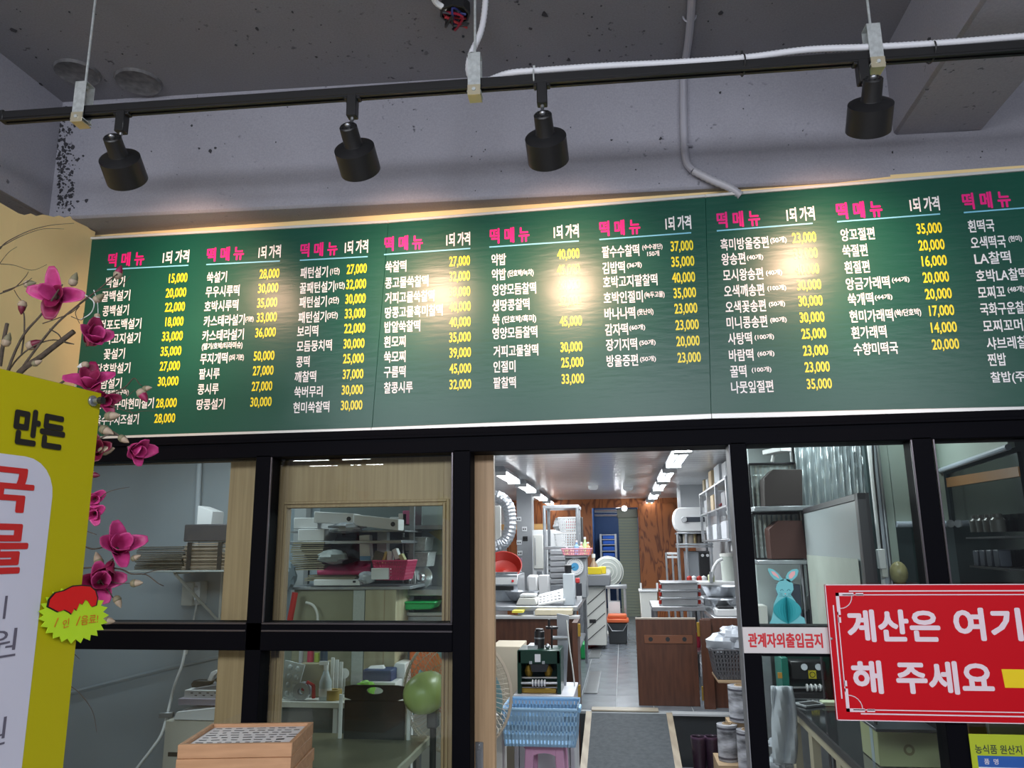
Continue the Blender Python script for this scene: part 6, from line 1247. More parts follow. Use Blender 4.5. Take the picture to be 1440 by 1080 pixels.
lump('dark_sacks', at(480, 772, CY+.25), (.24, .15, .09), mat('dark_sack', (.07, .09, .10), .6), 'heap of dark wrapped sacks on the shelf', 'sacks', seed=6)
lump('dark_sacks', at(520, 765, CY+.3), (.2, .15, .09), MATS['dark_sack'], 'second heap of dark sacks behind the pink basket', 'sacks', seed=9)
bundle('flat_box_stack', 'tall stack of folded flat boxes at the left of the clutter', 409, 454, 762, 802, CY-.02, mat('flat_box_card', (.38, .34, .24), .7), 13, .3)
lump('grey_bag', at(468, 783, CY-.02), (.085, .08, .04), mat('grey_bag', (.34, .38, .38), .5), 'grey bag lying on the pink cloth', 'bag', seed=2)
T('white_roll', MB().prism([at(506, 789, CY), at(521, 789, CY), at(519, 752, CY), at(505, 753, CY)], (0, .06, 0)), M_paper, 'tall white carton standing left of the pink basket', 'carton', bev=.003); PB('blue_band', bpy.data.objects['white_roll'], 506, 782, 521, 788, CY-.003, .003, mat('blue_band', (.15, .35, .6), .5), 0)
T('white_carton', pbox(530, 747, 544, 790, CY+.12, .06), M_paper, 'white carton standing behind the pink basket', 'carton', bev=.003)
M_mag = mat('magenta_cloth', (.50, .03, .13), .6, noise=.3, nscale=12)
s = MB().grid(lambda u, v: at(446+75*u, 806-14*v-3*sin(u*9)*v, CY-.04+.2*v), 16, 6); T('pink_cloth', s, M_mag, 'magenta cloth bundle draped on the shelf', 'cloth', solid=.02)
bundle('folded_stack', 'low stack of brown folded boxes under the pink cloth', 430, 500, 808, 817, CY-.02, MATS['flat_box_card'], 4, .3)
lbx = TH('long_white_box', 'long white box with one square window at the shelf front', 'box', 475, 823, CY-.05); PB('body', lbx, 441, 815, 506, 823.5, CY-.06, .08, M_paper, .003); PB('label', lbx, 496, 816.5, 500, 819.5, CY-.063, .003, M_black, 0)
T('white_box', pbox(522, 799, 546, 815, CY-.12, .06), M_paper, 'small white box leaning in front of the pink wire basket', 'box', bev=.002)
lump('crumpled_net', at(516, 812, CY-.08), (.05, .04, .035), M_bag, 'crumpled pale net beside the long white box', 'net', seed=3)
pb2 = TH('magenta_basket', 'magenta lattice basket filled with packs and bottles', 'basket', 550, 816, CY-.1)
xq0, xq1 = at(524, 790, CY-.1).x, at(572, 790, CY-.1).x
crate(pb2, xq0, xq1, at(548, 816, CY-.1).z, at(548, 789, CY-.1).z, CY-.1, CY+.12, mat('magenta_plastic', (.60, .03, .13), .4), 12, 6, .025, .005, .006, .3, .25)
for k, (px, py, w_, h_, c_, rz, lab) in enumerate(((533, 784, 14, 16, (.12, .12, .08), .3, 'dark green pack leaning in the magenta basket'), (542, 784, 4, 17, (.6, .5, .15), .3, 'yellow edged pack in the magenta basket'), (549, 782, 7, 14, (.7, .75, .75), 0, 'clear bottle in the magenta basket'), (558, 779, 7, 15, (.75, .78, .78), -.35, 'white tube leaning in the magenta basket'), (566, 784, 6, 10, (.5, .5, .25), -.5, 'olive pack at the right of the magenta basket'))):
    q = at(px, py, CY); ww, hh = w_/F_PX*CY, h_/F_PX*CY; M_ = Matrix.Translation(q) @ Matrix.Rotation(rz, 4, 'Y'); T('pack', MB().box((0, 0, 0), (ww, .05, hh), M=M_), mat('pack%d' % k, c_, .4), lab, 'pack', 'packs in the magenta basket', bev=.003)
# cupboards below
cpb = TH('wood_cupboard', 'pale wooden cupboard behind the door glass', 'cupboard', 534, 960, CY); PB('body', cpb, 512, 826, 556, 963, CY+.0, .4, wood('cupboard_wood', (.50, .45, .30), (.42, .37, .24), 'z', 7, .5, .8, .04), .003, z0=0); PB('seam', cpb, 539, 826, 540, 963, CY-.002, .003, M_card, 0)
T('big_carton', pbox(412, 827, 496, 905, CY+.02, .38, .86), mat('olive_card', (.30, .29, .19), .75), 'large olive brown carton behind the door glass', 'carton', bev=.004)
T('white_panel_strip', pbox(496, 827, 512, 912, CY+.01, .05, .8), mat('speckled_white', (.58, .62, .60), .5, noise=.1, nscale=80), 'speckled white upright panel between carton and cupboard', 'panel')

B('low_cabinet', 398, 905, 512, 1000, CY+.03, .4, mat('grey_green_cab', (.22, .24, .20), .6), 'grey green cabinet beneath the large carton', 'cabinet', z0=0)
T('red_pole', MB().tube(smoothp([at(415, 833, CY-.1), at(412, 850, CY-.1), at(408, 872, CY-.1), at(406, 900, CY-.1)], 4), .018, 8), mat('red_handle', (.62, .03, .02), .4), 'red pole leaning at the left behind the door glass', 'handle')
tag(part('grey_cable', MB().tube(smoothp([at(430, 847, CY-.05), at(440, 851, CY-.05), at(446, 862, CY-.05), at(447, 880, CY-.05), at(447, 906, CY-.05)], 5), .008, 6), M_offw), 'pale cable hanging before the large carton', 'cable')
lump('blue_bag', at(402, 810, CY-.1), (.06, .06, .08), mat('bluegrey_bag', (.25, .32, .38), .4), 'blue grey bag at the left edge behind the door glass', 'bag', seed=11)
# sink area at right of it
SYk = 4.75
sk = TH('sink_unit', 'steel sink unit with dish drainer behind the door glass', 'sink', 595, 870, SYk)
part('basin_ledge', MB().bb((at(555, 830, SYk).x, SYk, at(590, 838, SYk).z), (at(650, 830, SYk).x, BW-.02, at(590, 829, SYk).z)), M_steel, sk, bev=.003); part('back_splash', MB().bb((at(556, 830, SYk).x, BW-.035, at(590, 829, BW).z), (at(650, 830, SYk).x, BW-.021, at(590, 780, BW).z)), M_steeld, sk)
part('cabinet', MB().bb((at(557, 850, SYk).x, SYk+.02, 0), (at(650, 850, SYk).x, BW-.02, at(590, 862, SYk).z)), M_steeld, sk); part('front_edge', MB().bb((at(556, 850, SYk).x, SYk-.01, at(590, 866, SYk).z), (at(650, 850, SYk).x, SYk+.03, at(590, 861, SYk).z)), M_steel, sk, bev=.002)
part('overshelf', MB().bb((at(561, 740, SYk).x, SYk+.1, at(590, 744, SYk).z), (at(650, 740, SYk).x, BW-.02, at(590, 738, SYk).z)), M_steeld, sk, bev=.002)
part('post', MB().cyl(at(567, 745, SYk+.15), at(567, 830, SYk+.15), .008, n=8), M_steel, sk)
for k, (y0, y1, x0, x1) in enumerate(((755, 775, 568, 600), (776, 797, 572, 603))): T('steel_tub', MB().prism([at(x0+2, y1, SYk+.1), at(x1-3, y1, SYk+.1), at(x1, y0, SYk+.1), at(x0, y0, SYk+.1)], (0, .2, 0)).bb((at(x0-1, y0, SYk+.1).x, SYk+.09, at(585, y0, SYk+.1).z-.006), (at(x1+1, y0, SYk+.1).x, SYk+.31, at(585, y0, SYk+.1).z)), M_galv, ('upper', 'lower')[k]+' steel tub drying above the sink', 'tub', bev=.004)
T('pot_lid', MB().lathe([(0, -.03), (.02, -.03), (.03, -.012), (.065, -.006), (.075, 0), (.07, .006), (0, .004)], at(592, 812, SYk+.1), (.1, 1, -.15), 28), mat('lid_steel', (.55, .60, .62), .25, metal=.7), 'round steel pot lid standing in the drainer', 'lid', smooth=40)
for k in range(4): T('plate', MB().lathe([(0, 0), (.05, 0), (.07, -.006), (.07, -.002), (.05, .004), (0, .004)], at(574+k*2.5, 814, SYk+.1), (1, .5, 0), 20), M_white, ('leftmost', 'second', 'third', 'rightmost')[k]+' white plate standing in the drainer', 'plate', 'plates in the drainer')
tp = TH('faucet', 'chrome faucet over the green basin behind the door glass', 'faucet', 560, 842, SYk-.05); part('spout', MB().tube(smoothp([at(555, 825, SYk+.1), at(560, 832, SYk), at(567, 839, SYk-.05)], 5), .013, 8).cyl(at(567, 839, SYk-.05), at(568, 844, SYk-.05), .012, n=8), M_steel, tp); part('handle', MB().tube([at(561, 812, SYk+.1), at(570, 813, SYk+.05), at(577, 815, SYk+.02)], .008, 6), M_steel, tp)
gb = TH('green_basin', 'bright green plastic basin on the sink edge', 'basin', 585, 860, SYk-.1)
part('body', MB().prism([at(560, 858, SYk-.05), at(606, 857, SYk-.05), at(612, 847, SYk-.05), at(556, 848, SYk-.05)], (0, .2, 0)), mat('bright_green', (.01, .42, .10), .4), gb, bev=.006); part('rim', MB().bb((at(555, 848, SYk-.05).x, SYk-.07, at(585, 848.5, SYk-.05).z), (at(613, 848, SYk-.05).x, SYk+.17, at(585, 846, SYk-.05).z)), MATS['bright_green'], gb, bev=.004)
T('yellow_cloth', MB().prism([at(602, 748, SYk+.3), at(622, 744, SYk+.3), at(640, 756, SYk+.3), at(640, 775, SYk+.3)], (0, .03, 0)), mat('straw_cloth', (.50, .45, .28), .7), 'straw coloured cloth hanging at the right of the sink shelf', 'cloth')
for k, (x0, x1, y0, c_, lab) in enumerate(((548, 562, 727, (.62, .64, .66), 'pale bottle lying on the sink shelf'), (560, 572, 722, (.6, .55, .5), 'tan jar on the sink shelf'), (566, 578, 718, (.55, .12, .25), 'pink edged book standing on the sink shelf'))): B('shelf_item', x0, y0, x1, 737, SYk+.15, .15, mat('si%d' % k, c_, .5), lab, 'box', z0=at(585, 738, SYk+.15).z+.002)
# ---------------------------------------------------------------- desk seen in the lower pane
DYk = 4.15
zd = at(440, 985, DYk).z
dk = TH('white_desk', 'white desk with clutter behind the lower left pane', 'desk', 440, 1079, DYk)
part('top', MB().bb((at(392, 990, DYk).x, DYk-.04, zd-.03), (at(580, 990, DYk).x, DYk+.34, zd)), M_offw, dk, bev=.003)
part('drawer', MB().bb((at(396, 1010, DYk).x, DYk, zd-.32), (at(470, 1010, DYk).x, DYk+.3, zd-.03)), mat('desk_drawer', (.07, .08, .08), .4), dk, bev=.003)
for px in (472, 576): part('leg', MB().bb((at(px-3, 1010, DYk).x, DYk-.01, 0), (at(px+3, 1010, DYk).x, DYk+.03, zd-.03)), M_white, dk)
part('leg', MB().bb((at(396, 1010, DYk).x, DYk, 0), (at(402, 1010, DYk).x, DYk+.03, zd-.32)), M_white, dk)
ct = TH('clear_tray', 'clear compartment tray leaning at the left of the desk', 'tray', 412, 983, DYk-.02)
q = [at(397, 983, DYk), at(415, 984, DYk), at(429, 935, DYk), at(401, 928, DYk)]; part('sheet', MB().prism(q, (0, .01, 0)), mat('clear_sheet', (.55, .60, .62), .12), ct, bev=.002)
for j in range(4):
    for i in range(2): a = q[0].lerp(q[1], .3+i*.4).lerp(q[3].lerp(q[2], .3+i*.4), .15+j*.23); part('cup', MB().ball(a, (.014, .012, .016), 8, 6), mat('clear_cup', (.62, .68, .70), .08), ct)
bxp = B('brown_holder', 421, 933, 456, 983, DYk+.08, .14, mat('brown_holder', (.36, .33, .22), .7), 'brown card holder of tools on the desk', 'holder', z0=zd+.001)
for k, (px, y0, y1, w_, c_, nm, lab) in enumerate(((424, 905, 935, .014, (.5, .52, .55), 'grey_tool', 'grey tool standing at the left of the brown holder'), (437, 912, 935, .022, (.60, .05, .10), 'red_brush', 'red brush head standing in the brown holder'), (446, 918, 935, .018, (.45, .55, .08), 'yellow_tube', 'yellow green tube in the brown holder'), (456, 905, 930, .024, (.03, .05, .08), 'navy_case', 'navy case at the right of the brown holder'))):
    a = at(px, y1, DYk+.14); b = at(px, y0, DYk+.14); T(nm, MB().cyl(V((a.x, a.y, zd+.003)), b, w_, w_*.8, n=10), mat('tl%d' % k, c_, .4), lab, 'tool')
sp = TH('spray_bottle', 'clear spray bottle on the white desk', 'bottle', 457, 983, DYk+.02); a = at(457, 983, DYk+.02); a.z = zd+.001; hb = .14
part('body', MB().lathe([(0, 0), (.032, 0), (.033, .09), (.018, .13), (.012, .15)], a, (0, 0, 1), 16), mat('bottle_clear', (.52, .60, .64), .12), sp, smooth=50); part('nozzle', MB().cyl(a+V((0, 0, .15)), a+V((0, 0, .175)), .013, n=10).box(tuple(a+V((-.012, 0, .185))), (.05, .015, .018)), M_white, sp); part('label', MB().lathe([(.0335, .02), (.0335, .06)], a, (0, 0, 1), 16), M_paper, sp)
for k, px in enumerate((466, 472, 478)): T('white_ruler', pbox(px-1.5, 925+k*3, px+3, 983, DYk+.15+k*.03, .01, zd+.001), M_white, ('left', 'middle', 'right')[k]+' white strip standing behind the spray bottle', 'strip')
T('white_disc', MB().cyl(at(484, 947, DYk+.25), at(484, 947, DYk+.26), .028, n=20).bb((at(484, 947, DYk+.25).x-.006, DYk+.25, zd), (at(484, 947, DYk+.25).x+.006, DYk+.256, at(484, 947, DYk+.25).z)), M_white, 'white round disc behind the desk strips', 'disc')
T('tape_roll', MB().lathe([(.022, 0), (.044, 0), (.044, .05), (.022, .05), (.022, 0)], (at(468, 985, DYk+.02).x, DYk+.03, zd+.001), (0, 0, 1), 24), mat('tape_amber', (.45, .32, .10), .25), 'amber tape roll lying on the white desk', 'tape roll', smooth=30)
td = TH('tape_dispenser', 'red handled tape dispenser on the white desk', 'tape dispenser', 434, 995, DYk-.02); a = V((at(432, 990, DYk).x, DYk, zd+.001)); part('roll', MB().lathe([(.02, -.02), (.045, -.02), (.045, .02), (.02, .02), (.02, -.02)], a+V((-.03, 0, .046)), (0, 1, 0), 20), M_bag, td, smooth=30); part('red_frame', MB().tube([a+V((-.03, 0, .05)), a+V((.0, 0, .09)), a+V((.03, 0, .075)), a+V((.035, 0, .01))], .010, 6), MATS['red_handle'], td)
bkc = TH('black_chair', 'black chair back with an oval grip hole behind the lower pane', 'chair', 525, 1079, DYk-.2)
yc_ = DYk-.28; cr = [at(481, 1078, yc_), at(568, 1078, yc_), at(570, 968, yc_), at(567, 965, yc_), at(485, 963, yc_), at(483, 967, yc_)]
ring = []; cc_ = at(527, 971.5, yc_); s = MB()
nO = 20; outer = []; inner = []
W0, W1 = cr[0].x, cr[1].x; zt_, zb_ = cr[4].z, cc_.z-.045
part('back_panel', MB().bb((cr[0].x, yc_, .3), (cr[1].x, yc_+.012, zb_)), mat('gloss_black', (.012, .013, .015), .2), bkc, bev=.003)
for k in range(nO+1):
    t = 2*pi*k/nO; ex, ez = cc_.x+.042*cos(t), cc_.z+.017*sin(t); 
    u, v = cos(t), sin(t); mxx = max(abs(u), abs(v)); sx_ = (W1-cc_.x if u > 0 else cc_.x-W0)*u/mxx; sz_ = (zt_-cc_.z if v > 0 else cc_.z-zb_)*v/mxx; outer.append(V((cc_.x+sx_, yc_, cc_.z+sz_))); inner.append(V((ex, yc_, ez)))
for k in range(nO): s.prism([outer[k], outer[k+1], inner[k+1], inner[k]], (0, .012, 0))
part('top_grip', s, MATS['gloss_black'], bkc, smooth=0)
for px in (478, 574): part('leg', MB().cyl(V((at(px, 1000, yc_).x, yc_+.01, 0)), V((at(px, 1000, yc_).x, yc_+.01, cc_.z-.02)), .010, n=8), M_white, bkc)
B('blue_box', 510, 942, 550, 959, DYk+.22, .12, mat('blue_box_card', (.02, .045, .14), .5), 'dark blue tissue box behind the black chair', 'box', z0=zd+.05)
T('box_riser', pbox(505, 959, 556, 984, DYk+.2, .14, zd+.001), M_paper, 'white case under the dark blue box', 'case', bev=.004)
part('tissue', MB().prism([at(516, 941, DYk+.26), at(540, 941, DYk+.26), at(538, 936, DYk+.28), at(520, 937, DYk+.28)], (0, .03, 0)), M_paper, bpy.data.objects['blue_box'])
lump('green_bag', V((at(514, 960, DYk+.1).x, DYk+.1, zd+.045)), (.055, .04, .04), mat('fresh_green', (.25, .60, .08), .4), 'small green and white bag on the desk', 'bag', seed=12)
T('white_sloped_case', MB().prism([at(540, 966, DYk+.33), at(570, 966, DYk+.33), at(570, 933, DYk+.33), at(556, 932, DYk+.33)], (0, .15, 0)), M_white, 'white case with a sloping side beside the blue box', 'case', bev=.004)
# worktable directly behind the glass
tz0 = .74; A = atz(455, 1034, tz0); Bq = atz(605, 1034, tz0)
tb = thing('work_table', 'olive topped table close behind the lower pane', 'table', (Bq.x-.5, 3.7, 0))
part('top', MB().bb((-1.75, 3.37, tz0-.03), (Bq.x, Bq.y, tz0)), mat('olive_tabletop', (.15, .14, .085), .35, noise=.25, nscale=5), tb, bev=.003); part('edge_band', MB().bb((Bq.x, 3.37, tz0-.03), (Bq.x+.012, Bq.y, tz0+.001)), mat('edge_light', (.42, .42, .33), .4), tb)
for x_ in (-1.70, Bq.x-.05):
    for y_ in (3.42, Bq.y-.05): part('leg', MB().cyl((x_, y_, 0), (x_, y_, tz0-.03), .02, n=8), M_steeld, tb)
# ================================================================ right side room
RB = 5.75
struct('wall_side_back', MB().bb((.93, RB, 0), (4.2, RB+.08, KC)), mat('side_wall_grey', (.40, .45, .45), .5, noise=.08, nscale=2))
struct('wall_side_right', MB().bb((4.1, D+.06, 0), (4.2, RB, KC)), M_kwall)
# crinkled foil curtain
FY = 5.2
def foil(u, v):
    px = 1118+104*u; q = at(px, 640, FY); return V((q.x, FY+.012*sin(u*70)+.008*sin(u*131+v*9)+.002*sin(v*40+u*20), KC-.02-(KC-.02-at(1170, 745, FY).z)*v))
T('foil_curtain', MB().grid(foil, 130, 24), mat('crinkled_foil', (.50, .56, .58), .22, metal=.6), 'crinkled silver foil curtain behind the right pane', 'curtain', smooth=60, solid=.002)
# glazed cabinet with two brown boxes
gc = TH('glazed_cabinet', 'wire framed cabinet with glass sides holding two brown boxes', 'cabinet', 1090, 800, 5.3)
GY = 5.3; gx0, gx1 = at(1056, 700, GY).x, at(1122, 700, GY).x; zz = [at(1090, y_, GY).z for y_ in (652, 714, 722, 786)]
for (z0_, z1_) in ((zz[1], zz[0]), (zz[3], zz[2])):
    s = MB()
    for a, b in (((gx0, z0_), (gx1, z0_)), ((gx1, z0_), (gx1, z1_)), ((gx1, z1_), (gx0, z1_)), ((gx0, z1_), (gx0, z0_))): s.cyl((a[0], GY, a[1]), (b[0], GY, b[1]), .009, n=6)
    part('door_frame', s, M_black, gc)
    part('ribbed_glass', MB().grid(lambda u, v: V((gx0+(gx1-gx0)*u, GY+.02+.004*sin(u*60)+.003*sin(v*50), z0_+(z1_-z0_)*v)), 60, 20), mat('ribbed_glass', (.42, .48, .48), .12, metal=.3), gc, smooth=60)
part('shelf', MB().bb((gx0-.02, GY-.22, zz[1]-.03), (gx1+.06, GY+.3, zz[1])), M_steeld, gc, bev=.003); part('shelf', MB().bb((gx0-.02, GY-.22, zz[3]-.03), (gx1+.06, GY+.3, zz[3]-.004)), M_steeld, gc, bev=.003)
for x_ in (gx0, gx1+.04): part('post', MB().cyl((x_, GY+.25, 0), (x_, GY+.25, 2.35), .014, n=8), M_steel, gc)
M_bbox = mat('dark_brown_box', (.022, .014, .012), .6); M_bbox2 = mat('red_brown_box', (.055, .016, .010), .6)
for (pts, m, z0_, lab) in (([(1076, 712), (1074, 673), (1087, 660), (1128, 660), (1129, 712)], M_bbox, zz[1], 'dark brown box with a cut corner on the upper shelf'), ([(1085, 783), (1081, 744), (1094, 732), (1128, 732), (1136, 783)], M_bbox2, zz[3], 'reddish brown box with a cut corner on the lower shelf')):
    P_ = [at(a, b, GY-.18) for a, b in pts]; P_[0].z = z0_+.002; P_[-1].z = z0_+.002
    T('brown_box', MB().prism(P_, (0, .16, 0)), m, lab, 'box', 'brown boxes in the glazed cabinet', bev=.003)
T('hanging_lamp', MB().box(tuple(at(1092, 634, GY-.2)), (.08, .2, .03), .4).cyl(at(1088, 640, GY-.2), at(1086, 650, GY-.2), .012, n=8), M_white, 'white lamp arm at the top left behind the right pane', 'lamp', bev=.003)
# whiteboard door swung towards the viewer
wa = at(1128, 716, 5.15); wb = atz(1207, 693, wa.z); wd = (wb-wa); wd.z = 0; wn = wd.normalized(); nn = V((wn.y, -wn.x, 0)); zb0 = at(1150, 884, 4.9).z
wdn = thing('whiteboard', 'tall white board with a dark frame standing open behind the right pane', 'whiteboard', (wa.x, wa.y, zb0))
def wp(t, z, o=0): q = wa+wd*t+nn*o; return V((q.x, q.y, z))
part('panel', MB().prism([wp(.02, zb0, .0), wp(.97, zb0, .0), wp(.97, wa.z-.02, .0), wp(.02, wa.z-.02, .0)], -nn*.02), mat('whiteboard_face', (.50, .55, .57), .25), wdn)
M_fr = mat('dark_frame', (.045, .04, .045), .4)
part('frame', MB().prism([wp(0, wa.z-.03, .006), wp(1, wa.z-.03, .006), wp(1, wa.z, .006), wp(0, wa.z, .006)], -nn*.035), M_fr, wdn, bev=.002); part('frame', MB().prism([wp(0, zb0, .006), wp(.012, zb0, .006), wp(.012, wa.z, .006), wp(0, wa.z, .006)], -nn*.035), M_fr, wdn)
part('frame', MB().prism([wp(.965, zb0, .006), wp(1.0, zb0, .006), wp(1.0, wa.z, .006), wp(.965, wa.z, .006)], -nn*.035), M_fr, wdn); part('edge_face', MB().prism([wp(1.0, zb0, .006), wp(1.0, wa.z, .006), wp(1.0, wa.z, .006)+V((.05, 0, 0)), wp(1.0, zb0, .006)+V((.05, 0, 0))], (0, .02, 0)), M_fr, wdn, bev=.002)
part('paper_sheet', MB().prism([wp(.05, zb0+.01, .008), wp(.94, zb0+.01, .008), wp(.94, at(1180, 782, 4.5).z, .008), wp(.05, at(1180, 782, 4.5).z, .008)], nn*.001), mat('old_paper', (.46, .50, .45), .6, noise=.15, nscale=5), wdn, smooth=0)
for x_ in (.1, .9): part('foot', MB().cyl(wp(x_, 0, -.01), wp(x_, zb0, -.01), .007, n=8), M_fr, wdn)
# pipes, switch box, pale green panels
PY = 4.35
for k, (x0, x1, r_, lab) in enumerate(((1222, 1234, .013, 'left white pipe of the vertical bundle'), (1226, 1239, .016, 'middle white pipe of the vertical bundle'), (1233, 1246, .010, 'right grey pipe of the vertical bundle'))):
    a = at(x0, 622, PY); a.z = KC; T('vertical_pipe', MB().cyl(a, V((at(x1, 850, PY).x*0+a.x+.0, PY, 0)), r_, n=10), (M_white, mat('bluish_pipe', (.48, .52, .60), .4), M_steeld)[k], lab, 'pipe', 'vertical pipes behind the right pane')
tag(part('black_wire', MB().tube(smoothp([at(1227, 622, PY-.03), at(1229, 660, PY-.03), at(1233, 700, PY-.03), at(1240, 770, PY-.03), at(1244, 800, PY-.03)], 5), .005, 5), M_black), 'black wire running down the white pipes', 'wire')
sw = TH('switch_box', 'white switch box on the pipes behind the right pane', 'switch box', 1242, 806, PY-.03); PB('box', sw, 1236, 772, 1246, 800, PY-.07, .04, M_white, .003); PB('lower_box', sw, 1240, 795, 1249, 812, PY-.06, .03, M_offw, .003)
M_pg = mat('pale_green_panel', (.42, .50, .45), .4); M_trim = mat('pale_blue_trim', (.50, .56, .66), .35)
GP = 4.42
zg = at(1300, 737, GP).z
pgx = [at(1244, 700, GP).x, at(1256, 700, GP).x, at(1316, 700, GP).x]
pg = thing('wall_cladding', 'pale green wall panels over the dark opening at right', 'wall panel', (pgx[1], GP, zg))
part('panel', MB().bb((pgx[0], GP, 0), (pgx[1]-.003, GP+.03, KC)), M_pg, pg, bev=.001); part('panel', MB().bb((pgx[1], GP, zg), (pgx[2]-.003, GP+.03, KC)), M_pg, pg, bev=.001); part('panel', MB().bb((pgx[2], GP, zg), (at(1331, 700, GP).x, GP+.03, KC)), M_pg, pg, bev=.001)
part('bottom_trim', MB().cyl((pgx[1], GP-.005, zg), (at(1333, 730, GP).x, GP-.005, zg), .016, n=10), M_trim, pg)
part('trim_end', MB().cyl((at(1333, 730, GP).x, GP-.03, zg), (at(1333, 730, GP).x, GP+.02, zg), .02, n=14), M_steel, pg)
struct('wall_side_dark', MB().bb((pgx[1], GP+.4, 0), (4.1, GP+.45, KC)), mat('unlit_opening', (.022, .038, .040), .4))  # near-black colour stands in for the unlit space behind the opening
# pale soffit panel and its trim running towards the viewer at the upper right
s0 = at(1322, 662, GP); zs_ = s0.z; s1 = atz(1440, 621, zs_)
sp_ = thing('soffit', 'pale green panel above the dark glass at the upper right', 'wall panel', tuple(s0)); dd = (s1-s0)*((GP-3.36)/(GP-s1.y))
part('panel', MB().prism([s0, s0+dd, s0+dd+V((0, 0, min(.4, KC-zs_))), s0+V((0, 0, min(.4, KC-zs_)))], V((.03, .01, 0))), M_pg, sp_); part('trim', MB().tube([s0, s0+dd], .013, 10), M_trim, sp_)
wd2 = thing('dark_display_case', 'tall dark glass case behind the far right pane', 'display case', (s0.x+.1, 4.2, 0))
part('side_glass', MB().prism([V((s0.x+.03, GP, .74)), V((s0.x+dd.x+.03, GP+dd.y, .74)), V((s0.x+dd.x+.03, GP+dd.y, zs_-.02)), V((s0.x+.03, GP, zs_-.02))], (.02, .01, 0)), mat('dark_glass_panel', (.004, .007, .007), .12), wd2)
part('wood_reflection', MB().prism([V((s0.x+.02, GP-.01, zs_-.09)), V((s0.x+dd.x+.02, GP+dd.y-.01, zs_-.12)), V((s0.x+dd.x+.02, GP+dd.y-.01, zs_-.08)), V((s0.x+.02, GP-.01, zs_-.04))], (.01, .01, 0)), mat('reflected_wood', (.26, .12, .04), .4), wd2)  # reflection of a wooden strip, painted as a band on the dark glass
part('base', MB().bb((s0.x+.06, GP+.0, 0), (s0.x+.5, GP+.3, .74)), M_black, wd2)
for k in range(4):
    q = V((s0.x, GP, 0)).lerp(V((s0.x+dd.x, GP+dd.y, 0)), .55+k*.09); T('jar', MB().lathe([(0, 0), (.03, 0), (.03, .05), (.02, .06), (.02, .075), (0, .075)], (q.x-.02, q.y, at(1400, 748, q.y).z), (0, 0, 1), 12), mat('reflected_jar', (.06, .06, .055), .2), ('leftmost', 'second', 'third', 'rightmost')[k]+' dim jar copied from a reflection in the dark case', 'jar', 'jars reflected in the dark case')  # reflections in the dark glass, built as solid jars
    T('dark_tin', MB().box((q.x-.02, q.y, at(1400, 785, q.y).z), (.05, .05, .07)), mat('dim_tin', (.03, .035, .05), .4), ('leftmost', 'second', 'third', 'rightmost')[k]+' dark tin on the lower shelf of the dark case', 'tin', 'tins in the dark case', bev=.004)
for py in (755, 795): q = V((s0.x, GP, 0)).lerp(V((s0.x+dd.x, GP+dd.y, 0)), .5); q2 = V((s0.x+dd.x, GP+dd.y, 0)); zq = at(1400, py, q.y).z; part('shelf', MB().prism([V((q.x-.06, q.y, zq)), V((q2.x-.06, q2.y, zq)), V((q2.x+.02, q2.y, zq)), V((q.x+.02, q.y, zq))], (0, 0, -.008)), M_black, wd2)
T('gold_package', MB().ball(at(1264, 806, GP-.1), (.045, .04, .06), 12, 8), mat('gold_pack', (.50, .45, .22), .35, noise=.3, nscale=30), 'round golden package beside the pale green panel', 'package')
T('package_shelf', MB().bb((at(1252, 830, GP-.1).x, GP-.16, at(1264, 822, GP-.1).z-.02), (at(1300, 830, GP-.1).x, GP-.001, at(1264, 821, GP-.1).z)), M_black, 'small black shelf under the golden package', 'shelf')
# counter with black glass top
cz0 = .74; ca = atz(1108, 983, cz0); cbn = atz(1215, 1080, cz0)
ctr_ = thing('side_counter', 'counter with a black glass top behind the lower right pane', 'counter', (1.2, 4, 0))
xk0, xk1 = min(ca.x, cbn.x), 1.58
part('top', MB().bb((xk0, 3.36, cz0-.02), (xk1, ca.y, cz0)), mat('black_glass_top', (.012, .016, .018), .08), ctr_, bev=.002); part('edge_band', MB().bb((xk0-.012, 3.36, cz0-.03), (xk0, ca.y, cz0+.002)), M_black, ctr_)
for y_ in (3.4, 3.95, 4.5, ca.y-.1): part('leg', MB().bb((xk0, y_, 0), (xk0+.04, y_+.08, cz0-.05)), mat('beige_wood_leg', (.42, .37, .26), .6), ctr_)
part('apron', MB().bb((xk0-.004, 3.37, cz0-.075), (xk0+.02, ca.y, cz0-.03)), MATS['beige_wood_leg'], ctr_); part('leg', MB().bb((xk1-.05, 3.4, 0), (xk1-.01, 3.45, cz0-.02)), M_black, ctr_); part('leg', MB().bb((xk1-.05, ca.y-.1, 0), (xk1-.01, ca.y-.05, cz0-.02)), M_black, ctr_)
q = at(1135, 984, 4.85); cl = T('calculator', MB().box((0, 0, .012), (.15, .11, .012)), mat('calculator_grey', (.32, .34, .36), .4), 'grey calculator at the far corner of the black counter', 'calculator', bev=.002); place(cl, (q.x+.02, 4.88, cz0+.008), .5)
kx_ = part('keypad', MB().box((0, 0, 0), (.10, .06, .003)), M_black); kx_.parent = cl; kx_.location = (-.012, -.012, .008)
T('note_pad', MB().box((atz(1158, 986, cz0).x, 4.9, cz0+.012), (.08, .08, .02)), mat('pale_green_note', (.52, .60, .42), .6), 'pale green note pad beside the calculator', 'note pad')
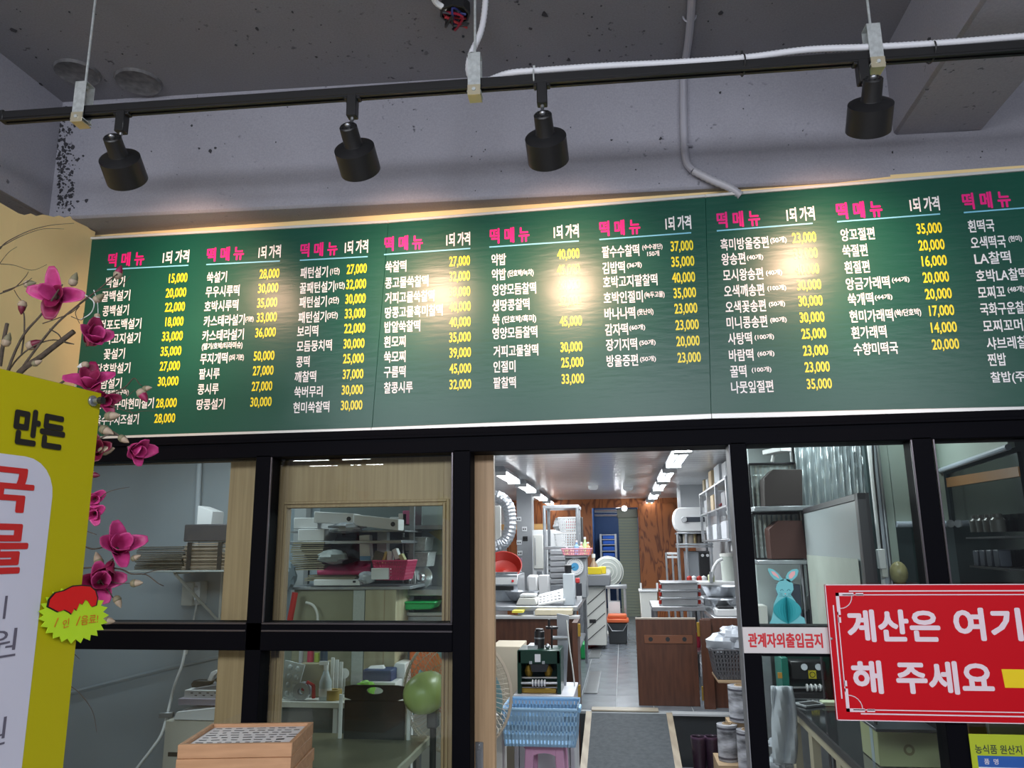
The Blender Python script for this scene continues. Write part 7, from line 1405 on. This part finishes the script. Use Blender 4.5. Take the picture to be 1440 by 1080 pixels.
# second rice cake machine
m2y = 5.25; z2 = at(1130, 982, m2y).z
m2 = TH('rice_cake_machine', 'dark machine with yellow warning sticker behind the lower right pane', 'machine', 1135, 982, m2y)
PB('back_plate', m2, 1094, 915, 1168, 982, m2y+.2, .03, mat('deep_green', (.010, .045, .035), .3), .004); PB('side_plate', m2, 1100, 925, 1110, 980, m2y, .22, mat('teal_plate', (.01, .16, .12), .3), .003); PB('hood', m2, 1112, 930, 1162, 956, m2y+.05, .12, M_black, .006)
ws = PB('warning_sticker', m2, 1137, 943, 1148, 954.5, m2y+.044, .005, mat('warning_yellow', (.75, .62, .02), .5), 0); part('sticker_ring', MB().tube([at(1142.5, 948.7, m2y+.042)+V((.016*cos(k*pi/8), 0, .016*sin(k*pi/8))) for k in range(17)], .002, 4), M_black, ws)
for px in (1131, 1151): part('cap', MB().cyl(at(px, 938, m2y+.04), at(px, 938, m2y+.02), .02, n=12), M_steeld, m2)
part('roller_bar', MB().cyl(at(1114, 967, m2y+.02), at(1160, 967, m2y+.02), .008, n=8), M_steel, m2)
for k in range(8): part('roller', MB().cyl(at(1134+k*3, 967, m2y+.02), at(1136+k*3, 967, m2y+.02), .022 if k % 2 == 0 else .016, n=12), M_white if k % 2 == 0 else M_steeld, m2)
PB('base', m2, 1098, 974, 1164, 982, m2y, .24, M_black, .004); part('stand', MB().bb((at(1100, 980, m2y).x, m2y, 0), (at(1164, 980, m2y).x, m2y+.24, z2-.0)), M_steeld, m2)
PB('orange_tag', m2, 1094, 946, 1100, 954, m2y-.0, .01, mat('orange_tag', (.5, .25, .03), .5), 0)
# white cloth bag hanging at the counter's left
def bagf(u, v): px = 1086+ (26+ -4*v+10*sin(v*2.5))*u+ (0 if v < .3 else 4*(v-.3)); return at(px, 965+108*v, 4.75+.03*sin(u*9+v*4))
T('white_bag', MB().grid(bagf, 10, 14), mat('white_bag_cloth', (.46, .50, .55), .6), 'crumpled white bag hanging from the corner of the black counter', 'bag', solid=.02, smooth=50)
for k, (px, py, r_) in enumerate(((1092, 1045, .05), (1098, 1068, .06), (1090, 1075, .05))): lump('paper_scrap', at(px, py, 4.9), (r_, .05, r_*.7), M_bag, ('upper', 'middle', 'lower')[k]+' crumpled pale scrap below the white bag', 'scrap', seed=20+k)
# gift box on the counter and two things behind the origin notice
gx = atz(1272, 1066, cz0); by_ = 3.62
gbx = thing('gift_box', 'pale green gift box with a round emblem on the black counter', 'box', (gx.x, by_, cz0))
x0_, x1_ = at(1234, 1040, by_).x, at(1320, 1040, by_).x; zt_ = at(1275, 1030, by_).z; zb_ = cz0+.001
part('body', MB().bb((x0_, by_, zb_), (x1_, by_+.24, zt_)), mat('gift_green', (.38, .42, .22), .5), gbx, bev=.003); part('lid', MB().bb((x0_-.003, by_-.002, zt_), (x1_+.003, by_+.243, zt_+.012)), mat('gift_lid_dark', (.03, .04, .05), .3), gbx, bev=.002)
part('emblem', MB().lathe([(.012, 0), (.022, 0), (.022, .001), (.012, .001)], ((x0_+x1_)/2, by_-.0005, (zt_+zb_)/2), (0, -1, 0), 20), mat('emblem_brown', (.20, .18, .08), .5), gbx, smooth=0)
part('ribbon', MB().bb((x0_-.001, by_+.06, zb_), (x0_+.002, by_+.1, zt_)), mat('ribbon_blue', (.35, .45, .5), .5), gbx)
B('brown_carton', 1362, 1016, 1388, 1040, 3.6, .3, mat('carton_brown', (.28, .15, .09), .7), 'brown carton behind the origin notice', 'carton', z0=.4); B('white_carton', 1390, 1014, 1450, 1040, 3.62, .3, M_paper, 'white carton behind the origin notice', 'carton', z0=.4)
T('black_cabinet', MB().bb((at(1350, 1040, 3.6).x+.05, 3.55, 0), (at(1460, 1040, 3.6).x, 3.95, .399)), M_black, 'black cabinet carrying the two cartons at lower right', 'cabinet', bev=.004)
# small things on the sill area left of the counter
B('white_device', 1056, 852, 1080, 878, 5.55, .18, M_offw, 'white device seen left of the paper bunny', 'device'); T('device_stand', MB().bb((at(1056, 878, 5.55).x, 5.55, 0), (at(1080, 878, 5.55).x, 5.73, at(1068, 878.5, 5.55).z)), M_steeld, 'steel stand under the white device', 'stand')
B('plastic_dispenser', 1100, 822, 1128, 890, 5.5, .18, mat('blue_grey_clear', (.16, .19, .25), .2), 'blue grey dispenser behind the paper bunny', 'dispenser', z0=None)
B('dispenser_base', 1096, 890.5, 1132, 940, 5.49, .2, M_steeld, 'base cabinet under the blue grey dispenser', 'cabinet', z0=0)
B('small_printer', 1143, 840, 1160, 860, 5.5, .16, M_offw, 'small white printer beside the red sign', 'printer'); B('printer_stand', 1138, 860.3, 1166, 930, 5.49, .2, M_black, 'black stand under the small white printer', 'stand', z0=0)
